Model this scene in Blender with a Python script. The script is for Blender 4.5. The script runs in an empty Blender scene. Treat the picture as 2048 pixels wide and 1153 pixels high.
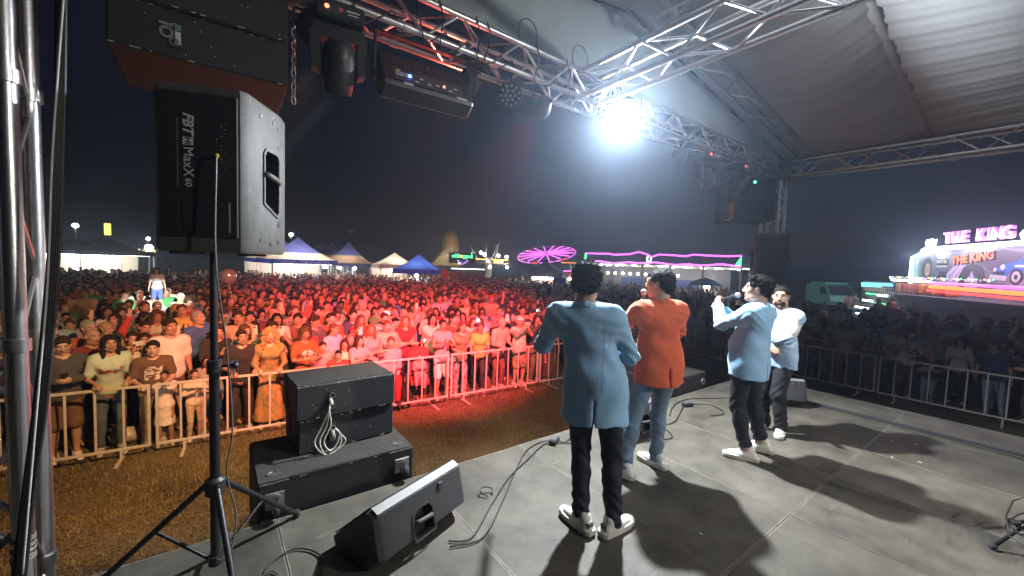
import bpy, bmesh, math, random
import numpy as np
from mathutils import Matrix, Vector, Euler
random.seed(7); np.random.seed(7)
S = bpy.context.scene
COL = S.collection
R = math.radians
PI = math.pi

# ---------------------------------------------------------------- camera, world, exposure
YAW, PITCH, ROLL, CZ = R(36.8), R(-3.4), R(2.06), 2.97     # stage axes: +X along the front edge, +Y to the audience
_fw = Vector((math.sin(YAW)*math.cos(PITCH), math.cos(YAW)*math.cos(PITCH), math.sin(PITCH)))
_r0 = Vector((math.cos(YAW), -math.sin(YAW), 0)); _u0 = _r0.cross(_fw)
_rt = _r0*math.cos(ROLL) + _u0*math.sin(ROLL); _up = -_r0*math.sin(ROLL) + _u0*math.cos(ROLL)
cam_data = bpy.data.cameras.new('camera'); cam = bpy.data.objects.new('camera', cam_data); COL.objects.link(cam)
cam_data.sensor_width = 36; cam_data.lens = 36*800/2048; cam_data.clip_start = .05; cam_data.clip_end = 900
cam.matrix_world = Matrix(((_rt.x, _up.x, -_fw.x, 0), (_rt.y, _up.y, -_fw.y, 0), (_rt.z, _up.z, -_fw.z, CZ), (0, 0, 0, 1)))
S.camera = cam
CAMP = Vector((0, 0, CZ))
def ray(x, y): return _fw + _rt*((x-1024)/800) - _up*((y-576.5)/800)
def onz(x, y, z): d = ray(x, y); return CAMP + d*((z-CZ)/d.z)
def ony(x, y, Y): d = ray(x, y); return CAMP + d*(Y/d.y)
def atd(x, y, t): return CAMP + ray(x, y)*t

world = bpy.data.worlds.new('World'); S.world = world; world.use_nodes = True
wn = world.node_tree.nodes; wl = world.node_tree.links; wn.clear()
w_out = wn.new('ShaderNodeOutputWorld'); w_bg = wn.new('ShaderNodeBackground'); w_sky = wn.new('ShaderNodeTexSky')
w_sky.sky_type = 'NISHITA'; w_sky.sun_disc = False; w_sky.sun_elevation = R(-4.0); w_sky.sun_rotation = R(70)
w_bg.inputs['Strength'].default_value = 0.05
w_add = wn.new('ShaderNodeMix'); w_add.data_type = 'RGBA'; w_add.blend_type = 'ADD'; w_add.inputs[0].default_value = 1
w_add.inputs[7].default_value = (.075, .085, .16, 1)          # town glow on the night sky
wl.new(w_sky.outputs[0], w_add.inputs[6]); wl.new(w_add.outputs[2], w_bg.inputs[0]); wl.new(w_bg.outputs[0], w_out.inputs[0])
moon = bpy.data.lights.new('moon', 'SUN'); moon.energy = .035; moon.angle = R(.5); moon.color = (.7, .8, 1)  # weak bluish sun lamp added as fill, no visible source
night_fill_o = bpy.data.objects.new('moon', moon); COL.objects.link(night_fill_o); night_fill_o.rotation_euler = (R(50), 0, R(200))
S.view_settings.view_transform = 'Standard'; S.view_settings.look = 'None'; S.view_settings.gamma = 1; S.view_settings.exposure = 0
S.render.engine = 'CYCLES'
cy = S.cycles
cy.use_denoising = True; cy.max_bounces = 5; cy.diffuse_bounces = 2; cy.glossy_bounces = 2; cy.transmission_bounces = 4
cy.transparent_max_bounces = 6; cy.volume_bounces = 0; cy.caustics_reflective = False; cy.caustics_refractive = False
cy.sample_clamp_indirect = 3; cy.use_adaptive_sampling = True; cy.adaptive_threshold = .02
try: cy.denoiser = 'OPENIMAGEDENOISE'
except Exception: pass

# ---------------------------------------------------------------- materials
MATS = {}
def mat(name, color=(.5, .5, .5), rough=.6, metal=0.0, noise=0.0, nscale=8.0, bump=0.0, bscale=40.0, emit=None, estr=0.0, objcol=False, col2=None, spec=None, sheen=0.0, coords='Object', stretch=None, sample=True):
    if name in MATS: return MATS[name]
    m = bpy.data.materials.new(name); m.use_nodes = True; nt = m.node_tree; nd = nt.nodes; lk = nt.links
    b = nd['Principled BSDF']; b.inputs['Roughness'].default_value = rough; b.inputs['Metallic'].default_value = metal
    if spec is not None: b.inputs['Specular IOR Level'].default_value = spec
    if sheen: b.inputs['Sheen Weight'].default_value = sheen
    tc = nd.new('ShaderNodeTexCoord'); src = tc.outputs[coords]
    if stretch:
        mp = nd.new('ShaderNodeMapping'); mp.inputs['Scale'].default_value = stretch; lk.new(src, mp.inputs[0]); src = mp.outputs[0]
    if objcol:
        oi = nd.new('ShaderNodeObjectInfo'); base = oi.outputs['Color']
    else:
        rg = nd.new('ShaderNodeRGB'); rg.outputs[0].default_value = (*color, 1); base = rg.outputs[0]
    if noise > 0 or col2:
        n = nd.new('ShaderNodeTexNoise'); n.inputs['Scale'].default_value = nscale; n.inputs['Detail'].default_value = 6; n.inputs['Roughness'].default_value = .65
        lk.new(src, n.inputs['Vector'])
        mx = nd.new('ShaderNodeMix'); mx.data_type = 'RGBA'
        if col2:
            rp = nd.new('ShaderNodeMapRange'); rp.inputs[1].default_value = .38; rp.inputs[2].default_value = .62; lk.new(n.outputs['Fac'], rp.inputs[0]); lk.new(rp.outputs[0], mx.inputs[0])
            mx.inputs[7].default_value = (*col2, 1)
        else:
            mx.blend_type = 'MULTIPLY'; mx.inputs[0].default_value = 1
            rp = nd.new('ShaderNodeMapRange'); rp.inputs[1].default_value = .25; rp.inputs[2].default_value = .75; rp.inputs[3].default_value = 1-noise; rp.inputs[4].default_value = 1+noise
            lk.new(n.outputs['Fac'], rp.inputs[0]); lk.new(rp.outputs[0], mx.inputs[7])
        lk.new(base, mx.inputs[6]); base = mx.outputs[2]
    lk.new(base, b.inputs['Base Color'])
    if bump > 0:
        n2 = nd.new('ShaderNodeTexNoise'); n2.inputs['Scale'].default_value = bscale; n2.inputs['Detail'].default_value = 5; lk.new(src, n2.inputs['Vector'])
        bp = nd.new('ShaderNodeBump'); bp.inputs['Strength'].default_value = bump; bp.inputs['Distance'].default_value = .01
        lk.new(n2.outputs['Fac'], bp.inputs['Height']); lk.new(bp.outputs[0], b.inputs['Normal'])
    if emit:
        b.inputs['Emission Color'].default_value = (*emit, 1); b.inputs['Emission Strength'].default_value = estr
        if not sample: m.cycles.emission_sampling = 'NONE'
    MATS[name] = m
    return m

# ---------------------------------------------------------------- mesh helpers
class MB:
    def __init__(s): s.v = []; s.f = []; s.mi = []; s.cur = 0
    def add(s, vs, fs):
        o = len(s.v); s.v += [tuple(v) for v in vs]; s.f += [tuple(i+o for i in f) for f in fs]; s.mi += [s.cur]*len(fs); return s
    def box(s, c, d, rot=None, taper=(1, 1)):
        x, y, z = d[0]/2, d[1]/2, d[2]/2; tx, ty = taper
        p = [Vector(q) for q in ((-x,-y,-z),(x,-y,-z),(x,y,-z),(-x,y,-z),(-x*tx,-y*ty,z),(x*tx,-y*ty,z),(x*tx,y*ty,z),(-x*tx,y*ty,z))]
        if rot is not None:
            m = rot if isinstance(rot, Matrix) else Euler(rot).to_matrix()
            p = [m @ q for q in p]
        c = Vector(c)
        return s.add([q+c for q in p], [(0,3,2,1),(4,5,6,7),(0,1,5,4),(1,2,6,5),(2,3,7,6),(3,0,4,7)])
    def bbox(s, c, d, b=.01, rot=None):
        """box with chamfered edges"""
        x, y, z = d[0]/2, d[1]/2, d[2]/2; b = min(b, x*.9, y*.9, z*.9)
        P = []; idx = {}
        for sx in (-1, 1):
            for sy in (-1, 1):
                for sz in (-1, 1):
                    for a in range(3):
                        q = [sx*(x-b), sy*(y-b), sz*(z-b)]; q[a] = (sx*x, sy*y, sz*z)[a]; idx[(sx, sy, sz, a)] = len(P); P.append(Vector(q))
        F = []
        for a in range(3):
            u, w = [(1, 2), (2, 0), (0, 1)][a]
            for sg in (-1, 1):
                def k(su, sw):
                    t = [0, 0, 0]; t[a] = sg; t[u] = su; t[w] = sw; return idx[(t[0], t[1], t[2], a)]
                q = [k(-1, -1), k(1, -1), k(1, 1), k(-1, 1)]; F.append(q if sg > 0 else q[::-1])
        for a in range(3):
            u, w = [(1, 2), (2, 0), (0, 1)][a]
            for su in (-1, 1):
                for sw in (-1, 1):
                    def k(sa, ax):
                        t = [0, 0, 0]; t[a] = sa; t[u] = su; t[w] = sw; return idx[(t[0], t[1], t[2], ax)]
                    q = [k(-1, u), k(1, u), k(1, w), k(-1, w)]; F.append(q if su*sw < 0 else q[::-1])
        for sx in (-1, 1):
            for sy in (-1, 1):
                for sz in (-1, 1):
                    q = [idx[(sx, sy, sz, a)] for a in range(3)]; F.append(q if sx*sy*sz > 0 else q[::-1])
        if rot is not None:
            m = rot if isinstance(rot, Matrix) else Euler(rot).to_matrix(); P = [m @ q for q in P]
        c = Vector(c); return s.add([q+c for q in P], F)
    def tube(s, a, b, r, n=8, r2=None, cap=True):
        a, b = Vector(a), Vector(b); d = b-a
        if d.length < 1e-6: return s
        d.normalize(); u = d.orthogonal().normalized(); w = d.cross(u); r2 = r if r2 is None else r2
        vs = [a + (u*math.cos(t)+w*math.sin(t))*r for t in (2*PI*i/n for i in range(n))] + [b + (u*math.cos(t)+w*math.sin(t))*r2 for t in (2*PI*i/n for i in range(n))]
        fs = [(i, (i+1) % n, n+(i+1) % n, n+i) for i in range(n)]
        if cap: fs += [tuple(range(n-1, -1, -1)), tuple(range(n, 2*n))]
        return s.add(vs, fs)
    def path(s, pts, r, n=6, close=False):
        pts = [Vector(p) for p in pts]; N = len(pts); vs = []; u = None
        for i, p in enumerate(pts):
            d = (pts[(i+1) % N] if (close or i < N-1) else p) - (pts[i-1] if (close or i > 0) else p)
            if d.length < 1e-9: d = Vector((0, 0, 1))
            d.normalize()
            u = d.orthogonal().normalized() if u is None else (u - d*u.dot(d)).normalized()
            w = d.cross(u)
            rr = r[i] if isinstance(r, (list, tuple)) else r
            vs += [p + (u*math.cos(2*PI*k/n)+w*math.sin(2*PI*k/n))*rr for k in range(n)]
        fs = []
        for i in range(N if close else N-1):
            j = (i+1) % N
            fs += [(i*n+k, i*n+(k+1) % n, j*n+(k+1) % n, j*n+k) for k in range(n)]
        if not close: fs += [tuple(range(n-1, -1, -1)), tuple((N-1)*n+k for k in range(n))]
        return s.add(vs, fs)
    def lathe(s, prof, c=(0, 0, 0), n=16, rot=None, arc=2*PI):
        vs = []; c = Vector(c); full = abs(arc-2*PI) < 1e-6; m = n if full else n+1
        rm = None if rot is None else (rot if isinstance(rot, Matrix) else Euler(rot).to_matrix())
        for (r, z) in prof:
            for k in range(m):
                t = arc*k/n; q = Vector((r*math.cos(t), r*math.sin(t), z)); vs.append((rm @ q if rm else q)+c)
        fs = []
        for i in range(len(prof)-1):
            for k in range(n):
                k2 = (k+1) % m if full else k+1
                fs.append((i*m+k, i*m+k2, (i+1)*m+k2, (i+1)*m+k))
        return s.add(vs, fs)
    def prism(s, poly, a, b, axis='y'):
        """extrude 2D polygon between a and b along axis"""
        n = len(poly)
        def P(u, w, t): return {'y': (u, t, w), 'x': (t, u, w), 'z': (u, w, t)}[axis]
        vs = [P(u, w, a) for u, w in poly] + [P(u, w, b) for u, w in poly]
        return s.add(vs, [tuple(range(n)), tuple(range(2*n-1, n-1, -1))] + [(i, n+i, n+(i+1) % n, (i+1) % n) for i in range(n)])
    def disc(s, c, r, normal=(0, 0, 1), n=16):
        nn = Vector(normal).normalized(); u = nn.orthogonal().normalized(); w = nn.cross(u); c = Vector(c)
        return s.add([c+(u*math.cos(2*PI*k/n)+w*math.sin(2*PI*k/n))*r for k in range(n)], [tuple(range(n))])
    def sphere(s, c, r, n=10, m=6):
        rr = r if isinstance(r, (tuple, list)) else (r, r, r); c = Vector(c); vs = [c+Vector((0, 0, rr[2]))]
        for i in range(1, m):
            for k in range(n):
                a = PI*i/m; t = 2*PI*k/n; vs.append(c+Vector((rr[0]*math.sin(a)*math.cos(t), rr[1]*math.sin(a)*math.sin(t), rr[2]*math.cos(a))))
        vs.append(c-Vector((0, 0, rr[2]))); fs = [(0, 1+k, 1+(k+1) % n) for k in range(n)]
        for i in range(m-2):
            fs += [(1+i*n+k, 1+(i+1)*n+k, 1+(i+1)*n+(k+1) % n, 1+i*n+(k+1) % n) for k in range(n)]
        o = 1+(m-2)*n; L = len(vs)-1; fs += [(o+k, L, o+(k+1) % n) for k in range(n)]
        return s.add(vs, fs)
    def mesh(s, name, mats, smooth=False, fix=True):
        me = bpy.data.meshes.new(name); me.from_pydata(s.v, [], s.f)
        mats = mats if isinstance(mats, (list, tuple)) else [mats]
        for m in mats: me.materials.append(m)
        if len(mats) > 1: me.polygons.foreach_set('material_index', s.mi)
        if fix:
            bm = bmesh.new(); bm.from_mesh(me); bmesh.ops.recalc_face_normals(bm, faces=bm.faces); bm.to_mesh(me); bm.free()
        if smooth:
            me.polygons.foreach_set('use_smooth', [True]*len(me.polygons))
            if smooth == 'angle': me.set_sharp_from_angle(angle=R(38))
        me.update(); return me
    def obj(s, name, mats, parent=None, smooth=False, loc=None):
        return link(name, s.mesh(name, mats, smooth), parent, loc)
def link(name, me, parent=None, loc=None, rot=None, scale=None, color=None):
    o = bpy.data.objects.new(name, me); COL.objects.link(o)
    if parent: o.parent = parent
    if loc is not None: o.location = loc
    if rot is not None: o.rotation_euler = rot
    if scale is not None: o.scale = scale
    if color is not None: o.color = (*color, 1)
    return o
def thing(name, label, cat, loc=(0, 0, 0), rotz=0, group=None):
    o = bpy.data.objects.new(name, None); COL.objects.link(o); o.location = loc; o.rotation_euler = (0, 0, rotz)
    return tag(o, label, cat, group)
def tag(o, label, cat, group=None):
    o['label'] = label; o['category'] = cat
    if group: o['group'] = group
    return o
def struct(o): o['kind'] = 'structure'; return o
def copy_tree(o, parent=None):
    c = o.copy(); COL.objects.link(c)
    if parent: c.parent = parent
    for ch in list(o.children): copy_tree(ch, c)
    return c
def text(body, size, m, parent=None, name='lettering', ext=.004, align='CENTER', loc=(0, 0, 0), rot=(R(90), 0, 0), bold=0.0, spacing=1.0, scale=(1, 1, 1), shear=0.0):
    cu = bpy.data.curves.new(name, 'FONT'); cu.body = body; cu.size = size; cu.extrude = ext; cu.align_x = align; cu.align_y = 'CENTER'
    cu.offset = bold; cu.shear = shear; cu.space_character = spacing; cu.resolution_u = 3; cu.materials.append(m)
    tmp = bpy.data.objects.new('tmp', cu); me = bpy.data.meshes.new_from_object(tmp); bpy.data.objects.remove(tmp); bpy.data.curves.remove(cu)
    me.name = name; o = link(name, me, parent, loc, rot, scale)
    return o
def catenary(a, b, sag, n=12):
    a, b = Vector(a), Vector(b)
    return [a.lerp(b, i/n) - Vector((0, 0, sag*4*(i/n)*(1-i/n))) for i in range(n+1)]
def spline(pts, n=6):
    pts = [Vector(p) for p in pts]; out = []
    for i in range(len(pts)-1):
        p0 = pts[max(i-1, 0)]; p1 = pts[i]; p2 = pts[i+1]; p3 = pts[min(i+2, len(pts)-1)]
        for k in range(n):
            t = k/n; out.append(.5*((2*p1)+(p2-p0)*t+(2*p0-5*p1+4*p2-p3)*t*t+(3*p1-p0-3*p2+p3)*t**3))
    return out+[pts[-1]]
# ---------------------------------------------------------------- the lamps that light the place
def spot(name, loc, target, energy, color, size, blend=.6, soft=.06):
    l = bpy.data.lights.new(name, 'SPOT'); l.energy = energy; l.color = color; l.spot_size = R(size); l.spot_blend = blend; l.shadow_soft_size = soft
    o = bpy.data.objects.new(name, l); COL.objects.link(o); o.location = loc; d = Vector(target)-Vector(loc); o.rotation_euler = d.to_track_quat('-Z', 'Y').to_euler(); return o
spot('key_lamp', (3.62, 2.92, 4.58), (3.0, -.3, 1.9), 2000, (.90, .96, 1), 168, .5, .05)             # the bright lamp in view
spot('back_wash', (4.8, -3.3, 4.55), (2.6, 2.2, 2.0), 760, (1, .95, .86), 100, .8, .12)                # rear truss wash behind the camera
spot('crowd_red_a', (2.62, 3.30, 4.45), (4.6, 10.6, .9), 13500, (1, .066, .085), 62, .8, .08)         # pars aimed at the crowd
spot('crowd_red_b', (1.78, 3.30, 4.45), (1.5, 9.8, 1.0), 3000, (1, .085, .08), 52, .9, .08)
spot('rail_warm', (1.2, 3.30, 4.45), (3.2, 7.0, .6), 800, (1, .55, .25), 104, .9, .08)
spot('crowd_amber', (.62, 3.45, 4.38), (-1.2, 8.1, .8), 1450, (1, .50, .18), 82, .9, .08)
spot('crowd_beam', (.74, 3.42, 4.22), (-1.4, 16.0, 1.35), 26000, (1, .98, .9), 7, .5, .05)
spot('par_spill', (1.95, 3.42, 4.30), (1.45, 3.0, 4.62), 85, (1, .10, .06), 95, .8, .05)      # light leaking from the red par beside the strobe
# ---------------------------------------------------------------- people: distance-field bodies turned into meshes
class SDF:
    """smooth union of tapered capsules and ellipsoids, meshed by surface nets"""
    def __init__(s, k=.03): s.p = []; s.k = k
    def cap(s, a, b, r0, r1=None, sc=(1, 1, 1), k=None):
        s.p.append(('c', np.array(a, float), np.array(b, float), r0, r0 if r1 is None else r1, np.array(sc, float), s.k if k is None else k, 1)); return s
    def ell(s, c, r, rot=None, k=None, sign=1):
        s.p.append(('e', np.array(c, float), np.array(r, float), None if rot is None else np.array(Euler(rot).to_matrix()), 0, None, s.k if k is None else k, sign)); return s
    def cut(s, c, r, rot=None, k=.008): return s.ell(c, r, rot, k, -1)
    def plane(s, point, normal, k=.004):
        """keep the side the normal points away from"""
        n = np.array(normal, float); n /= np.linalg.norm(n)
        s.p.append(('p', np.array(point, float), n, 0, 0, None, k, -1)); return s
    def slot(s, c, half, rot=None, k=.003):
        s.p.append(('b', np.array(c, float), np.array(half, float), None if rot is None else np.array(Euler(rot).to_matrix()), 0, None, k, -1)); return s
    def grow(s, g):
        for i, q in enumerate(s.p):
            if q[0] == 'c': s.p[i] = (q[0], q[1], q[2], q[3]+g, q[4]+g)+q[5:]
            elif q[0] == 'e' and q[7] > 0: s.p[i] = (q[0], q[1], q[2]+g)+q[3:]
        return s
    def build(s, h, noise=None):
        los, his = [], []
        for q in s.p:
            if q[7] < 0: continue
            if q[0] == 'c':
                m = max(q[3], q[4])*max(q[5].max(), 1); los.append(np.minimum(q[1], q[2])-m); his.append(np.maximum(q[1], q[2])+m)
            else:
                m = q[2].max() if q[3] is not None else q[2]; los.append(q[1]-m); his.append(q[1]+m)
        lo = np.min(los, 0)-3*h-.02; hi = np.max(his, 0)+3*h+.02
        n = np.ceil((hi-lo)/h).astype(int)+1
        ax = [lo[i]+h*np.arange(n[i]) for i in range(3)]
        D = np.full(n, 1.0, np.float32)
        for q in s.p:
            k = q[6]
            if q[0] == 'c':
                m = max(q[3], q[4])*max(q[5].max(), 1)+k+2*h; l2 = np.minimum(q[1], q[2])-m; h2 = np.maximum(q[1], q[2])+m
            elif q[0] in 'eb':
                m = (np.full(3, np.linalg.norm(q[2]) if q[0] == 'b' else q[2].max()) if q[3] is not None else q[2])+k+2*h; l2 = q[1]-m; h2 = q[1]+m
            else: l2, h2 = lo, hi
            i0 = np.clip(np.floor((l2-lo)/h).astype(int), 0, n-1); i1 = np.clip(np.ceil((h2-lo)/h).astype(int)+1, 1, n)
            if np.any(i1 <= i0): continue
            sl = tuple(slice(a, b) for a, b in zip(i0, i1))
            X, Y, Z = np.meshgrid(*[ax[i][i0[i]:i1[i]] for i in range(3)], indexing='ij')
            P = np.stack([X, Y, Z], -1)
            if q[0] == 'c':
                sc = q[5]; A = q[1]/sc; B = q[2]/sc; Q = P/sc; ba = B-A; L = max(ba@ba, 1e-9)
                t = np.clip(((Q-A)@ba)/L, 0, 1); d = (np.linalg.norm(Q-A-t[..., None]*ba, axis=-1)-(q[3]+(q[4]-q[3])*t))*sc.min()
            elif q[0] == 'e':
                Q = P-q[1]
                if q[3] is not None: Q = Q@q[3]
                k0 = np.linalg.norm(Q/q[2], axis=-1); k1 = np.linalg.norm(Q/q[2]**2, axis=-1); d = k0*(k0-1)/np.maximum(k1, 1e-6)
            elif q[0] == 'b':
                Q = P-q[1]
                if q[3] is not None: Q = Q@q[3]
                e = np.abs(Q)-q[2]; d = np.linalg.norm(np.maximum(e, 0), axis=-1)+np.minimum(e.max(-1), 0)
            else: d = -((P-q[1])@q[2])
            O = D[sl]
            if q[7] > 0:
                hh = np.maximum(k-np.abs(O-d), 0)/max(k, 1e-6); D[sl] = np.minimum(O, d)-hh*hh*k*.25
            else:
                d = -d; hh = np.maximum(k-np.abs(O-d), 0)/max(k, 1e-6); D[sl] = np.maximum(O, d)+hh*hh*k*.25
        if noise is not None:
            X, Y, Z = np.meshgrid(*ax, indexing='ij'); D += noise(X, Y, Z).astype(np.float32)
        D[0] = D[-1] = 1; D[:, 0] = D[:, -1] = 1; D[:, :, 0] = D[:, :, -1] = 1
        Sg = D < 0
        c = np.zeros(np.array(D.shape)-1, np.int8)
        cs = [(i, j, k) for i in (0, 1) for j in (0, 1) for k in (0, 1)]
        def sub(A, o): return A[o[0]:A.shape[0]-1+o[0], o[1]:A.shape[1]-1+o[1], o[2]:A.shape[2]-1+o[2]]
        for o in cs: c += sub(Sg, o)
        act = np.argwhere((c > 0) & (c < 8))
        pos = np.zeros((len(act), 3)); cnt = np.zeros(len(act))
        val = {o: D[act[:, 0]+o[0], act[:, 1]+o[1], act[:, 2]+o[2]] for o in cs}
        for o in cs:
            for a in range(3):
                if o[a]: continue
                o2 = list(o); o2[a] = 1; v0, v1 = val[o], val[tuple(o2)]
                x = (v0 < 0) != (v1 < 0); t = v0[x]/(v0[x]-v1[x]); p = np.tile(np.array(o, float), (x.sum(), 1)); p[:, a] = t
                pos[x] += p; cnt[x] += 1
        V = lo+h*(act+pos/cnt[:, None])
        idx = np.full(c.shape, -1, int); idx[act[:, 0], act[:, 1], act[:, 2]] = np.arange(len(act))
        F = []
        for a in range(3):
            s0 = [slice(None)]*3; s1 = [slice(None)]*3; s0[a] = slice(0, -1); s1[a] = slice(1, None)
            A, B = Sg[tuple(s0)], Sg[tuple(s1)]; e = np.argwhere(A != B); fl = A[tuple(e.T)]
            b, d = (a+1) % 3, (a+2) % 3
            def cell(db, dd):
                q = e.copy(); q[:, b] += db; q[:, d] += dd; return idx[tuple(q.T)]
            f = np.stack([cell(-1, -1), cell(0, -1), cell(0, 0), cell(-1, 0)], 1); f[~fl] = f[~fl][:, ::-1]; F.append(f)
        return V, np.concatenate(F)
def cloth_noise(amp=.005, f=17., seed=0.):
    def fn(X, Y, Z):
        return amp*(np.sin(f*X+2.1*np.sin(f*.6*Z+seed)+seed)*np.sin(f*.8*Z+1.7*np.sin(f*.7*Y+seed*2))+.6*np.sin(f*1.9*Z+2.5*np.sin(f*1.1*X+seed)+f*.7*Y))
    return fn
def np_mesh(name, V, F, mats, smooth=True, mi=None, cols=None):
    me = bpy.data.meshes.new(name); F = np.asarray(F); nv, nf = len(V), len(F); w = F.shape[1]
    me.vertices.add(nv); me.vertices.foreach_set('co', np.asarray(V, np.float32).ravel())
    me.loops.add(nf*w); me.loops.foreach_set('vertex_index', F.ravel().astype(np.int32))
    me.polygons.add(nf); me.polygons.foreach_set('loop_start', np.arange(nf, dtype=np.int32)*w); me.polygons.foreach_set('loop_total', np.full(nf, w, np.int32))
    for m in (mats if isinstance(mats, (list, tuple)) else [mats]): me.materials.append(m)
    if mi is not None: me.polygons.foreach_set('material_index', np.asarray(mi, np.int32))
    if smooth: me.polygons.foreach_set('use_smooth', np.ones(nf, bool))
    if cols is not None:
        at = me.color_attributes.new('tint', 'FLOAT_COLOR', 'POINT'); at.data.foreach_set('color', np.asarray(cols, np.float32).ravel())
    me.update(calc_edges=True); me.validate(); return me

SKIN = mat('skin', rough=.5, objcol=True, noise=.10, nscale=22, bump=.05, bscale=120)
EYEW = mat('eye_white', (.62, .58, .54), .3); EYED = mat('eye_dark', (.02, .014, .01), .25); LIP = mat('lip', (.33, .10, .085), .45)
BROW = mat('brow', (.02, .014, .01), .8); TEETH = mat('teeth', (.7, .67, .6), .4)
HAIR = mat('hair', rough=.75, objcol=True, noise=.4, nscale=60, bump=.8, bscale=130, stretch=(1, 1, .3), spec=.25)
CLOTH = mat('cloth', rough=.9, objcol=True, noise=.12, nscale=14, bump=.25, bscale=55, sheen=.1)
SHOE = mat('shoe', rough=.6, objcol=True, noise=.08, nscale=30)
DENIM = mat('denim', rough=.85, objcol=True, noise=.28, nscale=9, bump=.3, bscale=160)

def head_sdf(fem=False, fat=0.0):
    s = SDF(.022)
    s.ell((0, -.014, .036), (.074, .093, .084)); j = .052 if fem else .059+fat*.012
    s.ell((0, .026, -.032), (j, .064, .082), k=.03)
    s.ell((0, .070, -.098), (.020, .018, .016), k=.03)
    for x in (-1, 1):
        s.ell((x*.038, .052, -.014), (.026, .028, .026)); s.ell((x*.044, .020, -.075), (.022+fat*.01, .03, .026), k=.03)
        s.ell((x*.077, -.008, -.002), (.010, .022, .033), rot=(0, x*.15, x*-.3), k=.008)
        s.cut((x*.032, .103, .012), (.019, .018, .012), k=.012)
        s.ell((x*.013, .098, -.030), (.010, .011, .009), k=.010)
    s.cap((-.036, .074, .032), (.036, .074, .032), .012, k=.02)
    s.cap((0, .086, .022), (0, .108, -.022), .009, .013, k=.012)
    s.cap((-.018, .084, -.058), (.018, .084, -.058), .007, k=.012); s.ell((0, .090, -.055), (.014, .008, .006), k=.008); s.ell((0, .087, -.069), (.016, .008, .007), k=.008)
    s.cap((0, -.024, -.07), (0, -.04, -.19), .050 if fem else .057+fat*.008, .056 if fem else .066, k=.03)
    return s
_hp = {}
def head_parts(fem=False, fat=0.0, h=.0085, mouth=0):
    k = (fem, fat, h, mouth)
    if k not in _hp: _hp[k] = _head_parts(fem, fat, h, mouth)
    return _hp[k]
def _head_parts(fem=False, fat=0.0, h=.0085, mouth=0):
    """(V, F, mi): slots 0 skin 1 white 2 dark 3 lip 4 brow"""
    V, F = head_sdf(fem, fat).build(h); mi = np.zeros(len(F), int)
    cen = V[F].mean(1)
    lip = (np.abs(cen[:, 0]) < .023) & (np.abs(cen[:, 2]+.062) < .012) & (cen[:, 1] > .078); mi[lip] = 3
    b = MB()
    for x in (-1, 1):
        b.cur = 1; b.sphere((x*.032, .0795, .011), (.0155, .009, .0075), 10, 6)
        b.cur = 2; b.sphere((x*.032, .0855, .011), (.0062, .0048, .0066), 8, 5)
        b.cur = 2; b.path([(x*.017, .085, .0125), (x*.026, .0895, .0185), (x*.038, .0885, .018), (x*.048, .080, .012)], .0022, 4)
        b.cur = 4; b.path([(x*.014, .0885, .030), (x*.030, .0905, .036), (x*.046, .082, .033), (x*.053, .074, .028)], [.0035, .0045, .0035, .0015], 5)
    b.cur = 2; b.path([(-.021, .0845, -.062), (-.008, .0945, -.0615), (.008, .0945, -.0615), (.021, .0845, -.062)], .0018 if not mouth else .006, 5)
    return V, F, mi, b
def quads(b):
    """MB faces as quads (triangles doubled, n-gons fanned) for joining with numpy faces"""
    F, M = [], []
    for f, m in zip(b.f, b.mi):
        if len(f) == 4: F.append(f); M.append(m)
        elif len(f) == 3: F.append((f[0], f[1], f[2], f[2])); M.append(m)
        else:
            for i in range(1, len(f)-1): F.append((f[0], f[i], f[i+1], f[i+1])); M.append(m)
    return np.array(b.v, float), np.array(F, int), np.array(M, int)
def join(parts):
    Vs, Fs, Ms, o = [], [], [], 0
    for V, F, M in parts: Vs.append(V); Fs.append(F+o); Ms.append(M); o += len(V)
    return np.concatenate(Vs), np.concatenate(Fs), np.concatenate(Ms)
def to_poly_mesh(name, V, F, mi, mats):
    """quads where a doubled last index means a triangle"""
    F = np.asarray(F); me = bpy.data.meshes.new(name)
    tri = F[:, 2] == F[:, 3]; tot = np.where(tri, 3, 4); st = np.concatenate([[0], np.cumsum(tot)[:-1]])
    keep = np.ones(F.shape, bool); keep[tri, 3] = False
    me.vertices.add(len(V)); me.vertices.foreach_set('co', np.asarray(V, np.float32).ravel())
    me.loops.add(int(tot.sum())); me.loops.foreach_set('vertex_index', F[keep].astype(np.int32))
    me.polygons.add(len(F)); me.polygons.foreach_set('loop_start', st.astype(np.int32)); me.polygons.foreach_set('loop_total', tot.astype(np.int32))
    for m in mats: me.materials.append(m)
    me.polygons.foreach_set('material_index', np.asarray(mi, np.int32)); me.polygons.foreach_set('use_smooth', np.ones(len(F), bool))
    me.update(calc_edges=True); return me

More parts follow.
